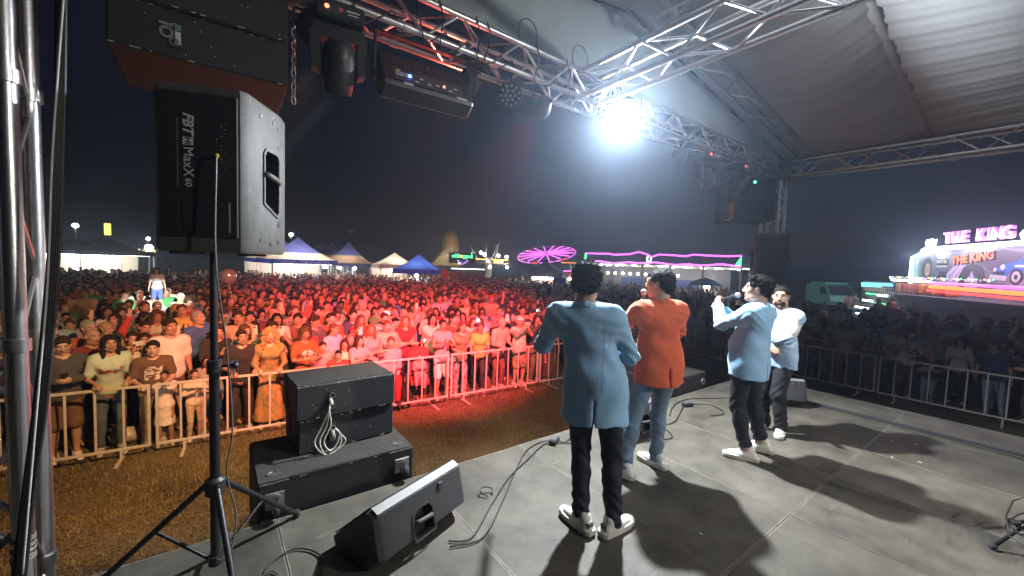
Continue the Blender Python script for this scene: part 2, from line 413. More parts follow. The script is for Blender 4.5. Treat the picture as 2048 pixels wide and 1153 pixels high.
def hair_sdf(style):
    s = SDF(.02)
    if style in ('short', 'crop', 'quiff', 'curly', 'grey'):
        g = {'short': .010, 'crop': .006, 'quiff': .012, 'curly': .019, 'grey': .009}[style]
        s.ell((0, -.020, .042), (.074+g, .092+g, .083+g))
        s.ell((0, -.055, -.02), (.066+g*.6, .056+g*.6, .062), k=.03)
        s.cut((0, .112, -.055), (.105, .085, .115), k=.02); s.cut((0, .11, .0), (.064, .06, .065), k=.012)
        for x in (-1, 1): s.cut((x*.082, .012, -.045), (.03, .05, .055), k=.01)
        s.cut((0, -.06, -.15), (.12, .12, .075), k=.012)
        if style == 'quiff':
            for i in range(7):
                t = (i-3)/3; s.cap((t*.05, .040, .104), (t*.052+.006, .078-abs(t)*.02, .122-abs(t)*.012), .022, .011, k=.02)
    elif style in ('long', 'straight', 'wavy', 'bigcurl'):
        g = .03 if style == 'bigcurl' else .014
        s.ell((0, -.022, .040), (.074+g, .092+g, .084+g)); L = {'long': -.26, 'straight': -.32, 'wavy': -.24, 'bigcurl': -.18}[style]
        for x in (-1, 1):
            s.cap((x*(.064+g*.5), -.01, .03), (x*(.080+g), .012, L), .034+g*.5, .030+g*.7, sc=(.7, 1, 1), k=.03)
        s.cap((0, -.065, .0), (0, -.085, L), .07+g*.5, .075+g, sc=(1, .55, 1), k=.03)
        s.cut((0, .118, -.045), (.070, .092, .125), k=.010); s.cut((0, .12, .03), (.058, .062, .058), k=.010)
    elif style in ('bun', 'tail'):
        s.ell((0, -.020, .042), (.083, .102, .092)); s.cut((0, .112, -.045), (.105, .09, .12), k=.02); s.cut((0, .11, .01), (.06, .055, .07), k=.012)
        for x in (-1, 1): s.cut((x*.08, .02, -.05), (.03, .05, .055), k=.01)
        s.cut((0, -.06, -.14), (.12, .12, .075), k=.012)
        if style == 'bun': s.ell((0, -.085, .125), (.042, .042, .038))
        else: s.cap((0, -.11, .05), (0, -.135, -.16), .03, .014, k=.03)
    elif style == 'cap':
        s.ell((0, -.016, .046), (.086, .105, .086), k=.01); s.plane((0, 0, .028), (0, -.12, -1), k=.004)
        s.cap((-.035, .085, .040), (.035, .085, .040), .052, sc=(1, 1.25, .2), k=.008)
    elif style == 'beanie':
        s.ell((0, -.016, .046), (.088, .106, .095), k=.01); s.plane((0, 0, .022), (0, -.25, -1), k=.004)
    return s
def hair_noise(style):
    a = {'curly': .0065, 'bigcurl': .012, 'quiff': .004, 'wavy': .008}.get(style, .003); f = {'curly': 190, 'bigcurl': 80, 'wavy': 60}.get(style, 150)
    if style in ('cap', 'beanie'): return None
    z = .35 if style in ('long', 'straight', 'tail', 'wavy') else 1.
    return lambda X, Y, Z: a*(np.sin(f*X+1.3*np.sin(f*.5*Z*z))*np.sin(f*.9*Y+1.1*np.sin(f*.6*X))+np.sin(f*.8*Z*z+1.4*np.sin(f*.7*Y)))

def hand_sdf(pose='relax', side=1):
    """wrist at origin, fingers toward -z, palm facing +y, thumb at +x*side"""
    s = SDF(.010); s.cap((0, 0, .02), (0, 0, -.02), .027, .029, sc=(1, .75, 1), k=.015); s.cap((0, 0, -.03), (0, .002, -.072), .036, .038, sc=(1, .42, 1), k=.015)
    for i, x in enumerate((.028, .010, -.009, -.026)):
        L = (.070, .080, .074, .058)[i]; x *= side; r = .0092 if i < 3 else .0078; p = Vector((x, 0, -.085)); seg = (.45, .32, .23)
        bend = {'relax': (.25, .35, .25), 'grip': (1.15, 1.35, .75), 'flat': (.06, .08, .05), 'curl': (.7, .8, .5)}[pose]; a = 0
        for q in range(3):
            a += bend[q]; e = p+Vector((x*.12, math.sin(a), -math.cos(a)))*(L*seg[q]); s.cap(p, e, r, r*.92, k=.004); p = e
    p = Vector((.026*side, .006, -.028)); t = {'relax': [(.020, .010, -.026), (.006, .012, -.028)], 'grip': [(.016, .028, -.022), (-.012, .024, -.018)], 'flat': [(.026, .004, -.026), (.012, .004, -.026)], 'curl': [(.018, .022, -.024), (-.004, .020, -.022)]}[pose]
    for i, d in enumerate(t):
        e = p+Vector((d[0]*side, d[1], d[2])); s.cap(p, e, .0125-.002*i, .0105-.002*i, k=.008); p = e
    return s
_hand = {}
def hand(pose, side, h):
    k = (pose, side, h)
    if k not in _hand: _hand[k] = hand_sdf(pose, side).build(h)
    return _hand[k]
def ik(a, c, l1, l2, hint):
    a, c, hint = Vector(a), Vector(c), Vector(hint); d = c-a; L = min(max(d.length, .05), (l1+l2)*.995); u = d.normalized(); c = a+u*L
    x = (l1*l1-l2*l2+L*L)/(2*L); y = math.sqrt(max(l1*l1-x*x, 0)); p = hint-u*hint.dot(u)
    if p.length < 1e-6: p = u.orthogonal()
    return a+u*x+p.normalized()*y, c
def frame(zdir, ydir):
    """matrix whose -z column runs along zdir and +y close to ydir"""
    z = -Vector(zdir).normalized(); y = Vector(ydir); y = (y-z*y.dot(z))
    y = y.normalized() if y.length > 1e-5 else z.orthogonal().normalized(); x = y.cross(z)
    return Matrix((x, y, z)).transposed()

DEF = dict(fem=False, fat=0., sh=.185, wL=(-.27, .03, .84), wR=(.27, .03, .84), eL=(-.3, -1, -.1), eR=(.3, -1, -.1), fL=(-.11, .0, .075), fR=(.11, .0, .075), tL=.15, tR=-.15,
           lean=(0, 0), hip=(0, 0), hyaw=0, hpitch=0, htilt=0, hpL='relax', hpR='relax', palmL=(1, 0, 0), palmR=(-1, 0, 0), sleeve='short', bottom='trousers', hem=.86, seat=None, kneeL=None, kneeR=None, hipz=.93, mouth=0, jacket=False, waist=1.0)
def skeleton(**kw):
    q = dict(DEF); q.update(kw); J = {}
    hx, hy = q['hip']; lx, ly = q['lean']; hz = q['hipz']; dz = hz-.93
    J['pel'] = Vector((hx, hy, hz+.02)); J['wai'] = Vector((hx+lx*.3, hy+ly*.3+.005, 1.11+dz)); J['che'] = Vector((hx+lx*.75, hy+ly*.75, 1.30+dz-abs(ly)*.05)); J['nek'] = Vector((hx+lx, hy+ly-.015, 1.465+dz-abs(ly)*.13))
    for s, n in ((-1, 'L'), (1, 'R')):
        J['sh'+n] = J['nek']+Vector((s*q['sh'], .005, -.045)); w = Vector(q['w'+n]); e, w = ik(J['sh'+n], w, .285, .255, q['e'+n]); J['el'+n] = e; J['wr'+n] = w
        J['hp'+n] = J['pel']+Vector((s*.088, 0, -.035)); f = Vector(q['f'+n]); kn, f = ik(J['hp'+n], f, .425, .43, q['knee'+n] or Vector((s*.08, 1, 0))); J['kn'+n] = kn; J['an'+n] = f
    J['head'] = J['nek']+Vector((0, .035+ly*.1, .172)); J['q'] = q; return J
def torso(s, J, g=0.0):
    q = J['q']; fem = q['fem']; fat = q['fat']; w = q['waist']
    s.cap(J['pel']+Vector((-.05, 0, 0)), J['pel']+Vector((.05, 0, 0)), .115+g+fat*.03, sc=(1, .92, 1), k=.06)
    s.cap(J['pel'], J['wai'], .145+g+fat*.035, (.122 if fem else .135)*w+g+fat*.05, sc=(1, .78, 1), k=.06)
    s.cap(J['wai'], J['che'], (.122 if fem else .135)*w+g+fat*.05, .150+g+fat*.03, sc=(1, .74, 1), k=.06)
    if fat: s.ell(J['wai']+Vector((0, .045*fat, -.02)), (.13+g+.02*fat, .11+g+.03*fat, .13), k=.06)
    a, b = J['shL'], J['shR']; m = J['che']
    s.cap(a*.80+m*.20, b*.80+m*.20, .088+g, sc=(1, .95, 1), k=.06)
    if fem:
        for x in (-1, 1): s.ell(J['che']+Vector((x*.07, .085, .0)), (.066+g, .06+g, .062+g), k=.04)
    s.cap(J['nek']+Vector((0, 0, -.03)), J['shL'], .062+g*.8, .052+g, k=.04); s.cap(J['nek']+Vector((0, 0, -.03)), J['shR'], .062+g*.8, .052+g, k=.04)
def arm(s, J, n, g=0., upto=1.0, fem=False, flare=0.):
    r = .88 if fem else 1.0; f = J['q']['fat']*.008
    if upto <= .5:
        e = J['sh'+n].lerp(J['el'+n], upto*2); s.cap(J['sh'+n], e, .056*r+g+f, .047*r+g+f+flare, k=.03)
    else:
        s.cap(J['sh'+n], J['el'+n], .056*r+g+f, .041*r+g+f, k=.03); s.cap(J['el'+n], J['el'+n].lerp(J['wr'+n], (upto-.5)*2), .041*r+g+f, .029*r+g+flare, k=.02)
def leg(s, J, n, g=0., upto=1.0, fem=False, flare=0., k=.03):
    f = J['q']['fat']*.012; hp, kn, an = J['hp'+n], J['kn'+n], J['an'+n]
    if upto <= .5: s.cap(hp, hp.lerp(kn, upto*2), .088+g+f, .07+g+f+flare, k=k)
    else:
        s.cap(hp, kn, .088+g+f, .056+g, k=k); s.cap(kn, kn.lerp(an, (upto-.5)*2), .054+g, (.036+(1-upto)*.02)+g+flare, k=.02)
        s.ell(kn.lerp(an, .3)+Vector((0, -.018, 0)), (.048+g, .052+g, .10), k=.03)
def foot_axis(J, n): t = J['q']['t'+n]; return Vector((-math.sin(t), math.cos(t), 0))
def shoe_sdf(J, high=False, h=.0):
    s = SDF(.02)
    for n in 'LR':
        a = J['an'+n]; d = foot_axis(J, n); z0 = a.z-.075
        P = lambda f, z: Vector((a.x, a.y, 0))+d*f+Vector((0, 0, z0+z))
        s.cap(P(-.055, .045), P(.02, .058), .043, .046, k=.02); s.cap(P(.02, .048), P(.132, .037), .047, .037, sc=(1, 1, .92), k=.03); s.cap(P(.0, .055), P(-.03, .095), .045, .044, k=.02)
        s.cap(P(-.06, .012), P(.16, .012), .043, .043, sc=(1, 1, .34), k=.006)
    return s
def head_matrix(J):
    q = J['q']; sc = 1.02 if not q['fem'] else .97
    return Matrix.Translation(J['head']) @ Euler((q['hpitch'], q['htilt'], q['hyaw']), 'XYZ').to_matrix().to_4x4() @ Matrix.Scale(sc*q.get('hs', 1), 4)
def xf(V, M): A = np.array(M); return V@A[:3, :3].T+A[:3, 3]
def body_mesh(name, J, h=.022, hh=.0085, hand_h=.006):
    q = J['q']; s = SDF(.03); torso(s, J); 
    for n in 'LR': arm(s, J, n, fem=q['fem']); leg(s, J, n, fem=q['fem']); a = J['an'+n]; s.cap(a, a+foot_axis(J, n)*.1-Vector((0, 0, .04)), .04, .03)
    s.cap(J['nek']-Vector((0, 0, .02)), J['head']-Vector((0, .03, .06)), .052 if q['fem'] else .060, k=.03)
    V, F = s.build(h); parts = [(V, F, np.zeros(len(F), int))]
    M = head_matrix(J); HV, HF, Hm, b = head_parts(q['fem'], q['fat'], hh, q['mouth']); parts.append((xf(HV, M), HF, Hm)); bv, bf, bm = quads(b); parts.append((xf(bv, M), bf, bm))
    for sd, n in ((1, 'L'), (-1, 'R')):      # thumb side for a left hand with palm to +y
        d = (J['wr'+n]-J['el'+n]).normalized(); HV, HF = hand(q['hp'+n], sd, hand_h); T = Matrix.Translation(J['wr'+n]) @ frame(q.get('hd'+n) or d, q['palm'+n]).to_4x4() @ Matrix.Scale(.95 if q['fem'] else 1.04, 4)
        parts.append((xf(HV, T), HF, np.zeros(len(HF), int)))
    V, F, mi = join(parts); return to_poly_mesh(name, V, F, mi, [SKIN, EYEW, EYED, LIP, BROW])
def top_mesh(name, J, h=.022, m=None, seed=0.):
    q = J['q']; s = SDF(.03); torso(s, J, .013); u = {'short': .36, 'long': .98, 'none': .08, 'half': .62}[q['sleeve']]
    for n in 'LR': arm(s, J, n, .013, u, q['fem'], flare=.008 if q['sleeve'] == 'short' else .004)
    s.plane(J['pel']+Vector((0, 0, q['hem']-.95)), (0, 0, -1)); s.cut(J['nek']+Vector((0, .035, .045)), (.07, .085 if q['sleeve'] != 'none' else .11, .055 if not q['fem'] else .075), k=.01)
    V, F = s.build(h, cloth_noise(.0045, 19, seed)); return np_mesh(name, V, F, m or CLOTH)
def bottom_mesh(name, J, h=.022, m=None, seed=0.):
    q = J['q']; s = SDF(.025); b = q['bottom']
    s.cap(J['pel']+Vector((-.05, 0, 0)), J['pel']+Vector((.05, 0, 0)), .120+q['fat']*.03, sc=(1, .92, 1)); s.cap(J['pel'], J['wai'], .150+q['fat']*.035, .135+q['fat']*.05, sc=(1, .78, 1)); s.plane(J['pel']+Vector((0, 0, .10)), (0, 0, 1))
    if b in ('skirt', 'dress'):
        z = .48 if b == 'skirt' else .12; c = (J['anL']+J['anR'])/2; s.cap(J['pel'], Vector((c.x, c.y, z)), .15, .21 if b == 'skirt' else .25, sc=(1, .8, 1)); s.plane((0, 0, z), (0, 0, -1))
    else:
        u = {'trousers': .97, 'shorts': .46, 'crop': .90, 'wide': .98}[b]
        for n in 'LR': leg(s, J, n, .010, u, q['fem'], flare=.012 if b == 'shorts' else (.03 if b == 'wide' else .006), k=.015)
    V, F = s.build(h, cloth_noise(.004, 16, seed+1)); return np_mesh(name, V, F, m or DENIM)
_hairs = {}
def hair_mesh(style, h=.0105):
    k = (style, h)
    if k not in _hairs:
        V, F = hair_sdf(style).build(h, hair_noise(style))
        if style in ('cap', 'beanie'): _hairs[k] = np_mesh('hair_'+style, V, F, CLOTH)
        else:
            sv, sf = strands(V, F, 650, .02 if style in ('long', 'straight', 'wavy', 'bigcurl') else .011, .8 if 'cur' in style else .3, 7, .9, .0022); _hairs[k] = to_poly_mesh('hair_'+style, np.concatenate([V, sv]), np.concatenate([F, sf+len(V)]), np.zeros(len(F)+len(sf), int), [HAIR])
    return _hairs[k]
def shoes_mesh(name, J, h=.012): V, F = shoe_sdf(J).build(h); return np_mesh(name, V, F, SHOE)
# ---------------------------------------------------------------- the setting: ground, stage, roof
def grass_mat():
    m = bpy.data.materials.new('dry_grass'); m.use_nodes = True; nt = m.node_tree; nd = nt.nodes; lk = nt.links; b = nd['Principled BSDF']; b.inputs['Roughness'].default_value = .95
    tc = nd.new('ShaderNodeTexCoord'); n1 = nd.new('ShaderNodeTexNoise'); n1.inputs['Scale'].default_value = .9; n1.inputs['Detail'].default_value = 8
    n2 = nd.new('ShaderNodeTexNoise'); n2.inputs['Scale'].default_value = 26; n2.inputs['Detail'].default_value = 6
    lk.new(tc.outputs['Object'], n1.inputs[0]); lk.new(tc.outputs['Object'], n2.inputs[0])
    r = nd.new('ShaderNodeValToRGB'); r.color_ramp.elements[0].position = .40; r.color_ramp.elements[0].color = (.040, .034, .017, 1); r.color_ramp.elements[1].position = .66; r.color_ramp.elements[1].color = (.21, .165, .080, 1)
    mx = nd.new('ShaderNodeMath'); mx.operation = 'MULTIPLY_ADD'; mx.inputs[1].default_value = .45; lk.new(n1.outputs[0], mx.inputs[0])
    m2 = nd.new('ShaderNodeMath'); m2.operation = 'MULTIPLY'; m2.inputs[1].default_value = .55; lk.new(n2.outputs[0], m2.inputs[0]); lk.new(m2.outputs[0], mx.inputs[2])
    lk.new(mx.outputs[0], r.inputs[0]); lk.new(r.outputs[0], b.inputs['Base Color'])
    bp = nd.new('ShaderNodeBump'); bp.inputs['Strength'].default_value = 1; bp.inputs['Distance'].default_value = .04; lk.new(n2.outputs[0], bp.inputs['Height']); lk.new(bp.outputs[0], b.inputs['Normal']); return m
GRASS = grass_mat()
b = MB(); b.box((60, 60, -.06), (700, 700, .12)); struct(b.obj('ground', GRASS))
# blades of dry grass in front of the stage
N = 90000; gx = np.random.uniform(-3.2, 9.5, N); gy = np.random.uniform(3.05, 8.6, N); hgt = np.random.uniform(.025, .075, N)*(1+.75*np.sin(gx*2.1+1.5*np.sin(gy*1.7))*np.sin(gy*2.7+gx)); an = np.random.uniform(0, 2*PI, N); wd = np.random.uniform(.0025, .006, N); bx = np.random.normal(0, .022, N); by = np.random.normal(0, .022, N)
V = np.zeros((N, 3, 3)); V[:, 0] = np.stack([gx-np.cos(an)*wd, gy-np.sin(an)*wd, gx*0], 1); V[:, 1] = np.stack([gx+np.cos(an)*wd, gy+np.sin(an)*wd, gx*0], 1); V[:, 2] = np.stack([gx+bx, gy+by, hgt], 1)
g = link('grass', np_mesh('grass', V.reshape(-1, 3), np.arange(3*N).reshape(-1, 3), mat('grass_blade', (.23, .185, .085), .9, noise=.6, nscale=7, coords='Object'), smooth=False)); g['kind'] = 'stuff'; g['label'] = 'short dry brown grass between the stage and the rail'

# --- stage decks
def deck_mat():
    m = bpy.data.materials.new('deck_plywood'); m.use_nodes = True; nt = m.node_tree; nd = nt.nodes; lk = nt.links; b = nd['Principled BSDF']
    tc = nd.new('ShaderNodeTexCoord'); geo = tc.outputs['Object']; oi = nd.new('ShaderNodeObjectInfo')
    ad = nd.new('ShaderNodeVectorMath'); ad.operation = 'ADD'; lk.new(geo, ad.inputs[0]); 
    cb = nd.new('ShaderNodeVectorMath'); cb.operation = 'SCALE'; cb.inputs['Scale'].default_value = 7; co = nd.new('ShaderNodeCombineXYZ'); lk.new(oi.outputs['Random'], co.inputs[0]); lk.new(oi.outputs['Random'], co.inputs[1]); lk.new(co.outputs[0], cb.inputs[0]); lk.new(cb.outputs[0], ad.inputs[1])
    def noise(sc, stretch=None, det=7):
        n = nd.new('ShaderNodeTexNoise'); n.inputs['Scale'].default_value = sc; n.inputs['Detail'].default_value = det; n.inputs['Roughness'].default_value = .65
        if stretch:
            mp = nd.new('ShaderNodeMapping'); mp.inputs['Scale'].default_value = stretch; mp.inputs['Rotation'].default_value = (0, 0, .4); lk.new(ad.outputs[0], mp.inputs[0]); lk.new(mp.outputs[0], n.inputs[0])
        else: lk.new(ad.outputs[0], n.inputs[0])
        return n.outputs[0]
    r = nd.new('ShaderNodeValToRGB'); r.color_ramp.elements[0].position = .32; r.color_ramp.elements[0].color = (.042, .037, .029, 1); r.color_ramp.elements[1].position = .72; r.color_ramp.elements[1].color = (.150, .135, .106, 1); lk.new(noise(2.2), r.inputs[0])
    sc = nd.new('ShaderNodeMapRange'); sc.inputs[1].default_value = .57; sc.inputs[2].default_value = .74; lk.new(noise(2.2, (2.2, 26, 1)), sc.inputs[0])       # scuffs
    mx = nd.new('ShaderNodeMix'); mx.data_type = 'RGBA'; mx.inputs[7].default_value = (.24, .23, .20, 1); ms = nd.new('ShaderNodeMath'); ms.operation = 'MULTIPLY'; ms.inputs[1].default_value = .85; mk = nd.new('ShaderNodeMapRange'); mk.inputs[1].default_value = .48; mk.inputs[2].default_value = .64; lk.new(noise(1.4), mk.inputs[0]); m3 = nd.new('ShaderNodeMath'); m3.operation = 'MULTIPLY'; lk.new(sc.outputs[0], m3.inputs[0]); lk.new(mk.outputs[0], m3.inputs[1]); lk.new(m3.outputs[0], ms.inputs[0]); lk.new(ms.outputs[0], mx.inputs[0]); lk.new(r.outputs[0], mx.inputs[6])
    hs = nd.new('ShaderNodeMix'); hs.data_type = 'RGBA'; hs.blend_type = 'MULTIPLY'; hs.inputs[0].default_value = 1; mr = nd.new('ShaderNodeMapRange'); mr.inputs[3].default_value = .66; mr.inputs[4].default_value = 1.25; lk.new(oi.outputs['Random'], mr.inputs[0]); lk.new(mx.outputs[2], hs.inputs[6]); lk.new(mr.outputs[0], hs.inputs[7])
    sp = nd.new('ShaderNodeMix'); sp.data_type = 'RGBA'; sp.inputs[7].default_value = (.03, .028, .025, 1); s2 = nd.new('ShaderNodeMapRange'); s2.inputs[1].default_value = .66; s2.inputs[2].default_value = .74; s2.inputs[4].default_value = .6; lk.new(noise(7), s2.inputs[0]); lk.new(s2.outputs[0], sp.inputs[0]); lk.new(hs.outputs[2], sp.inputs[6])
    lk.new(sp.outputs[2], b.inputs['Base Color']); rr = nd.new('ShaderNodeMapRange'); rr.inputs[3].default_value = .48; rr.inputs[4].default_value = .75; lk.new(noise(5), rr.inputs[0]); lk.new(rr.outputs[0], b.inputs['Roughness'])
    bp = nd.new('ShaderNodeBump'); bp.inputs['Strength'].default_value = .25; bp.inputs['Distance'].default_value = .003; lk.new(noise(150, None, 3), bp.inputs['Height']); lk.new(bp.outputs[0], b.inputs['Normal']); return m
DECK = deck_mat(); ALU = mat('aluminium', (.62, .62, .62), .34, 1.0, noise=.14, nscale=6, bump=.08, bscale=60); ALU_DULL = mat('deck_edge', (.19, .175, .14), .6, .3, noise=.5, nscale=9)
BLACK_CLOTH = mat('black_skirt', (.012, .012, .013), .95, noise=.2)
stage = struct(bpy.data.objects.new('stage_floor', None)); COL.objects.link(stage)
XS = [-.68, .33, 1.36, 2.39, 3.40, 4.38, 5.33, 6.38, 7.42]; YS = [3.0, 1.02, -.98, -2.98]
for i in range(8):
    for j in range(3):
        x0, x1, y1, y0 = XS[i], XS[i+1], YS[j], YS[j+1]; w, d = x1-x0-.005, y1-y0-.005; dz = random.uniform(-.002, .002)
        b = MB(); b.box((0, 0, -.012), (w-.016, d-.016, .024)); o = b.obj('deck', DECK, stage, loc=((x0+x1)/2, (y0+y1)/2, 1.2+dz))
        b = MB()
        for s in (-1, 1): b.box((s*(w/2-.004), 0, -.05), (.008, d, .101)); b.box((0, s*(d/2-.004), -.05), (w-.016, .008, .1005))
        b.obj('edge_rail', ALU_DULL, o)
b = MB(); b.box((3.37, 2.96, .55), (8.0, .02, 1.08)); b.box((7.36, 0, .55), (.02, 5.9, 1.08)); b.box((-.64, 0, .55), (.02, 5.9, 1.08)); b.obj('stage_skirt', BLACK_CLOTH, stage)
RUBBER = mat('rubber_matting', (.025, .025, .027), .85, noise=.2, nscale=20)
b = MB(); b.box((6.62, -.1, 1.208), (.10, 4.6, .008)); b.obj('cable_strip', RUBBER, stage)

# --- trusses
_tm = {}
def tube_mesh(L, r, m, n=10):
    k = (round(L, 4), r, m.name)
    if k not in _tm: b = MB(); b.tube((0, 0, 0), (0, 0, L), r, n); _tm[k] = b.mesh('tube', m, smooth='angle')
    return _tm[k]
def part_tube(name, a, b, r, m, parent, n=10):
    a, b = Vector(a), Vector(b); d = b-a; o = link(name, tube_mesh(d.length, r, m, n), parent, a); o.rotation_euler = d.to_track_quat('Z', 'Y').to_euler(); return o
def truss(name, label, a, b, w, hgt, rc, rb, up=(0, 0, 1), panel=.30, cat='truss', joints=2.0, chords=((-1, -1), (1, -1), (-1, 1), (1, 1)), skip=None):
    a, b = Vector(a), Vector(b); d = b-a; L = d.length; d.normalize(); up = Vector(up); up = (up-d*up.dot(d)).normalized(); sd = d.cross(up)
    t = thing(name, label, cat, a); off = lambda s: sd*(s[0]*w/2)+up*(s[1]*hgt/2)
    C = [off(s) for s in chords]
    for c in C: part_tube('chord', c, c+d*L, rc, ALU, t, 12)
    n = max(1, int(round(L/panel))); st = L/n
    pairs = ((0, 1), (1, 3), (3, 2), (2, 0)) if len(C) == 4 else ((0, 1),) if len(C) == 2 else ((0, 1), (1, 2), (2, 0))
    for k in range(n):
        for q, (i, j) in enumerate(pairs):
            p, e = (C[i], C[j]) if (k+q) % 2 == 0 else (C[j], C[i]); part_tube('brace', p+d*(st*k+.012), e+d*(st*(k+1)-.012), rb, ALU, t, 8)
    x = 0
    while x <= L+.01:
        for c in C:
            part_tube('coupler', c+d*max(x-.03, 0), c+d*min(x+.03, L), rc*1.28, ALU, t, 12)
        x += joints
    return t
truss('front_truss', 'long aluminium box truss across the stage front carrying the lamps', (-.85, 3.065, 4.795), (8.3, 3.065, 4.795), .27, .25, .025, .011, panel=.31)
truss('side_truss', 'aluminium box truss along the right edge of the roof', (8.15, 2.90, 4.795), (8.15, -3.6, 4.795), .26, .25, .025, .011, panel=.32)
truss('centre_truss', 'aluminium box truss running back over the middle of the stage', (3.06, 2.91, 4.78), (3.06, -3.6, 4.78), .25, .25, .025, .011, panel=.34)
truss('ridge_truss', 'slim aluminium truss under the roof ridge', (3.7, 2.55, 5.62), (3.7, -3.6, 5.62), .2, .2, .022, .010, panel=.4)
for y, nm in ((2.62, 'flat ladder rafter from the front right corner up to the ridge'), ):
    truss('rafter', nm, (8.1, y, 5.0), (3.78, y, 5.62), .26, .02, .022, .012, panel=.36, chords=((-1, 0), (1, 0)))
truss('tower', 'tall aluminium truss tower at the left edge of the picture', (-.905, 3.07, 0), (-.905, 3.07, 4.9), .29, .29, .040, .014, up=(0, 1, 0), panel=.42, joints=1.25, cat='tower')
truss('tower', 'aluminium truss tower holding the front right corner of the roof', (8.15, 3.07, 0), (8.15, 3.07, 4.68), .27, .27, .026, .011, up=(0, 1, 0), panel=.42, cat='tower')
b = MB(); b.bbox((8.15, 3.07, 4.80), (.40, .40, .36), .02); tag(b.obj('sleeve_block', ALU_DULL), 'square metal sleeve block at the top of the right tower', 'bracket')
# lower guard tubes of the left tower
# --- canopy
CANVAS = mat('canvas', (.43, .455, .48), .82, noise=.12, nscale=1.6, bump=.18, bscale=30); CANVAS_TEAL = mat('canvas_gable', (.30, .36, .36), .85, noise=.12, nscale=2)
STRAP_Y = (2.62, 1.18, -.30, -1.8, -3.4)
def canopy_z(x, y, flat=False):
    t = abs(x-3.7)/4.45; z = 5.80-.80*t
    ys = sorted(STRAP_Y); u = None
    for a, c in zip(ys[:-1], ys[1:]):
        if a <= y <= c: u = (y-a)/(c-a)
    sag = 0 if u is None else .17*4*u*(1-u)*(.35+.65*math.sin(PI*min(1, t*1.05)))
    near = 0 if u is None else math.exp(-min(u, 1-u)*5)
    p = x*7.5+.9*math.sin(y*1.7+x*1.1)+.5*math.sin(y*3.1)
    wr = 0 if flat else (.011*math.sin(p*1.3)+.010*math.sin(p*2.9+1.3*math.sin(y*2.3))+.006*math.sin(p*6.1+2*math.sin(y*1.4)))*(.30+.16*near)*min(1, t*2+.35)
    return z-sag+wr
for nm, x0, x1, lab in (('right', 3.7, 8.25, 'right'), ('left', 3.7, -.95, 'left')):
    nx, ny = 220, 110; V = []; 
    for i in range(nx+1):
        for j in range(ny+1):
            x = x0+(x1-x0)*i/nx; y = 2.95-6.5*j/ny; V.append((x, y, canopy_z(x, y)))
    F = [(i*(ny+1)+j, (i+1)*(ny+1)+j, (i+1)*(ny+1)+j+1, i*(ny+1)+j+1) for i in range(nx) for j in range(ny)]
    me = np_mesh('canopy', np.array(V), np.array(F), CANVAS); o = link('canopy', me); tag(o, 'wrinkled grey fabric roof slope on the %s of the ridge' % lab, 'canopy')
    md = o.modifiers.new('thickness', 'SOLIDIFY'); md.thickness = .004
    for y in STRAP_Y[:3]:
        b = MB(); vs = []
        for i in range(61):
            x = x0+(x1-x0)*i/60
            for yy in (y-.06, y+.06): vs.append((x, yy, canopy_z(x, y, True)-.018))
        vs2 = [(v[0], v[1], v[2]+.006) for v in vs]; n = len(vs)
        b.add(vs+vs2, [(2*i, 2*i+1, 2*i+3, 2*i+2) for i in range(60)]+[(n+2*i, n+2*i+2, n+2*i+3, n+2*i+1) for i in range(60)]+[(2*i, 2*i+2, n+2*i+2, n+2*i) for i in range(60)]+[(2*i+1, n+2*i+1, n+2*i+3, 2*i+3) for i in range(60)]); b.obj('seam_strap', CANVAS, o, smooth=True)
V = []
for i in range(81):
    x = -.95+9.2*i/80
    for j in range(9): z = 4.95+(canopy_z(x, 2.95)+.01-4.95)*j/8; V.append((x, 3.0+.03*math.sin(x*9+j*.4)*(1-j/8), z))
F = [(i*9+j, (i+1)*9+j, (i+1)*9+j+1, i*9+j+1) for i in range(80) for j in range(8)]
o = link('gable_canvas', np_mesh('gable_canvas', np.array(V), np.array(F), CANVAS_TEAL)); tag(o, 'triangular canvas closing the roof above the front truss', 'canvas'); o.modifiers.new('thickness', 'SOLIDIFY').thickness = .004

# --- crowd barriers
RAIL = mat('galvanised_rail', (.60, .58, .54), .5, .15, noise=.18, nscale=10); BL = 2.34
def barrier_proto():
    t = thing('crowd_barrier', '', 'barrier'); W = BL-.05
    def bar(name, c, d):
        k = ('bar',)+tuple(d)
        if k not in _tm: q = MB(); q.bbox((0, 0, 0), d, .004); _tm[k] = q.mesh(name, RAIL)
        link(name, _tm[k], t, c)
    bar('top_rail', (0, 0, 1.03), (W, .034, .036)); bar('bottom_rail', (0, 0, .15), (W, .034, .036))
    for s in (-1, 1): bar('post', (s*(W/2-.017), 0, .59), (.034, .036, .844))
    for k in range(1, 8): bar('upright', (-W/2+W*k/8, 0, .59), (.028, .018, .842))
    for s in (-1, 1):
        bar('foot', (s*W*.36, 0, .014), (.045, .62, .010)); bar('foot_stem', (s*W*.36, 0, .075), (.03, .02, .112))
    return t
bp0 = barrier_proto(); first = True
def fy(x): return 7.62-.062*x
front_labels = ['behind the speaker tripod', 'left of the stacked speaker boxes', 'behind the stacked speaker boxes', 'where the people lean on the rail at the picture middle', 'right behind the nearest singer', 'between the orange and the light blue blazers', 'ending the front rail at the right corner']
bx0 = [-3.06+BL*k for k in range(7)]
for k, x in enumerate(bx0):
    o = bp0 if first else copy_tree(bp0); first = False; xc = x+BL/2; o.location = (xc, fy(xc), 0); o.rotation_euler = (0, 0, math.atan(-.062)); tag(o, 'pale metal crowd barrier '+front_labels[k], 'barrier', 'barriers in front of the crowd')
side_labels = ['nearest the right edge', 'second from the right edge', 'third from the right edge', 'fourth from the right edge, partly behind the singers', 'meeting the front rail at the far corner']
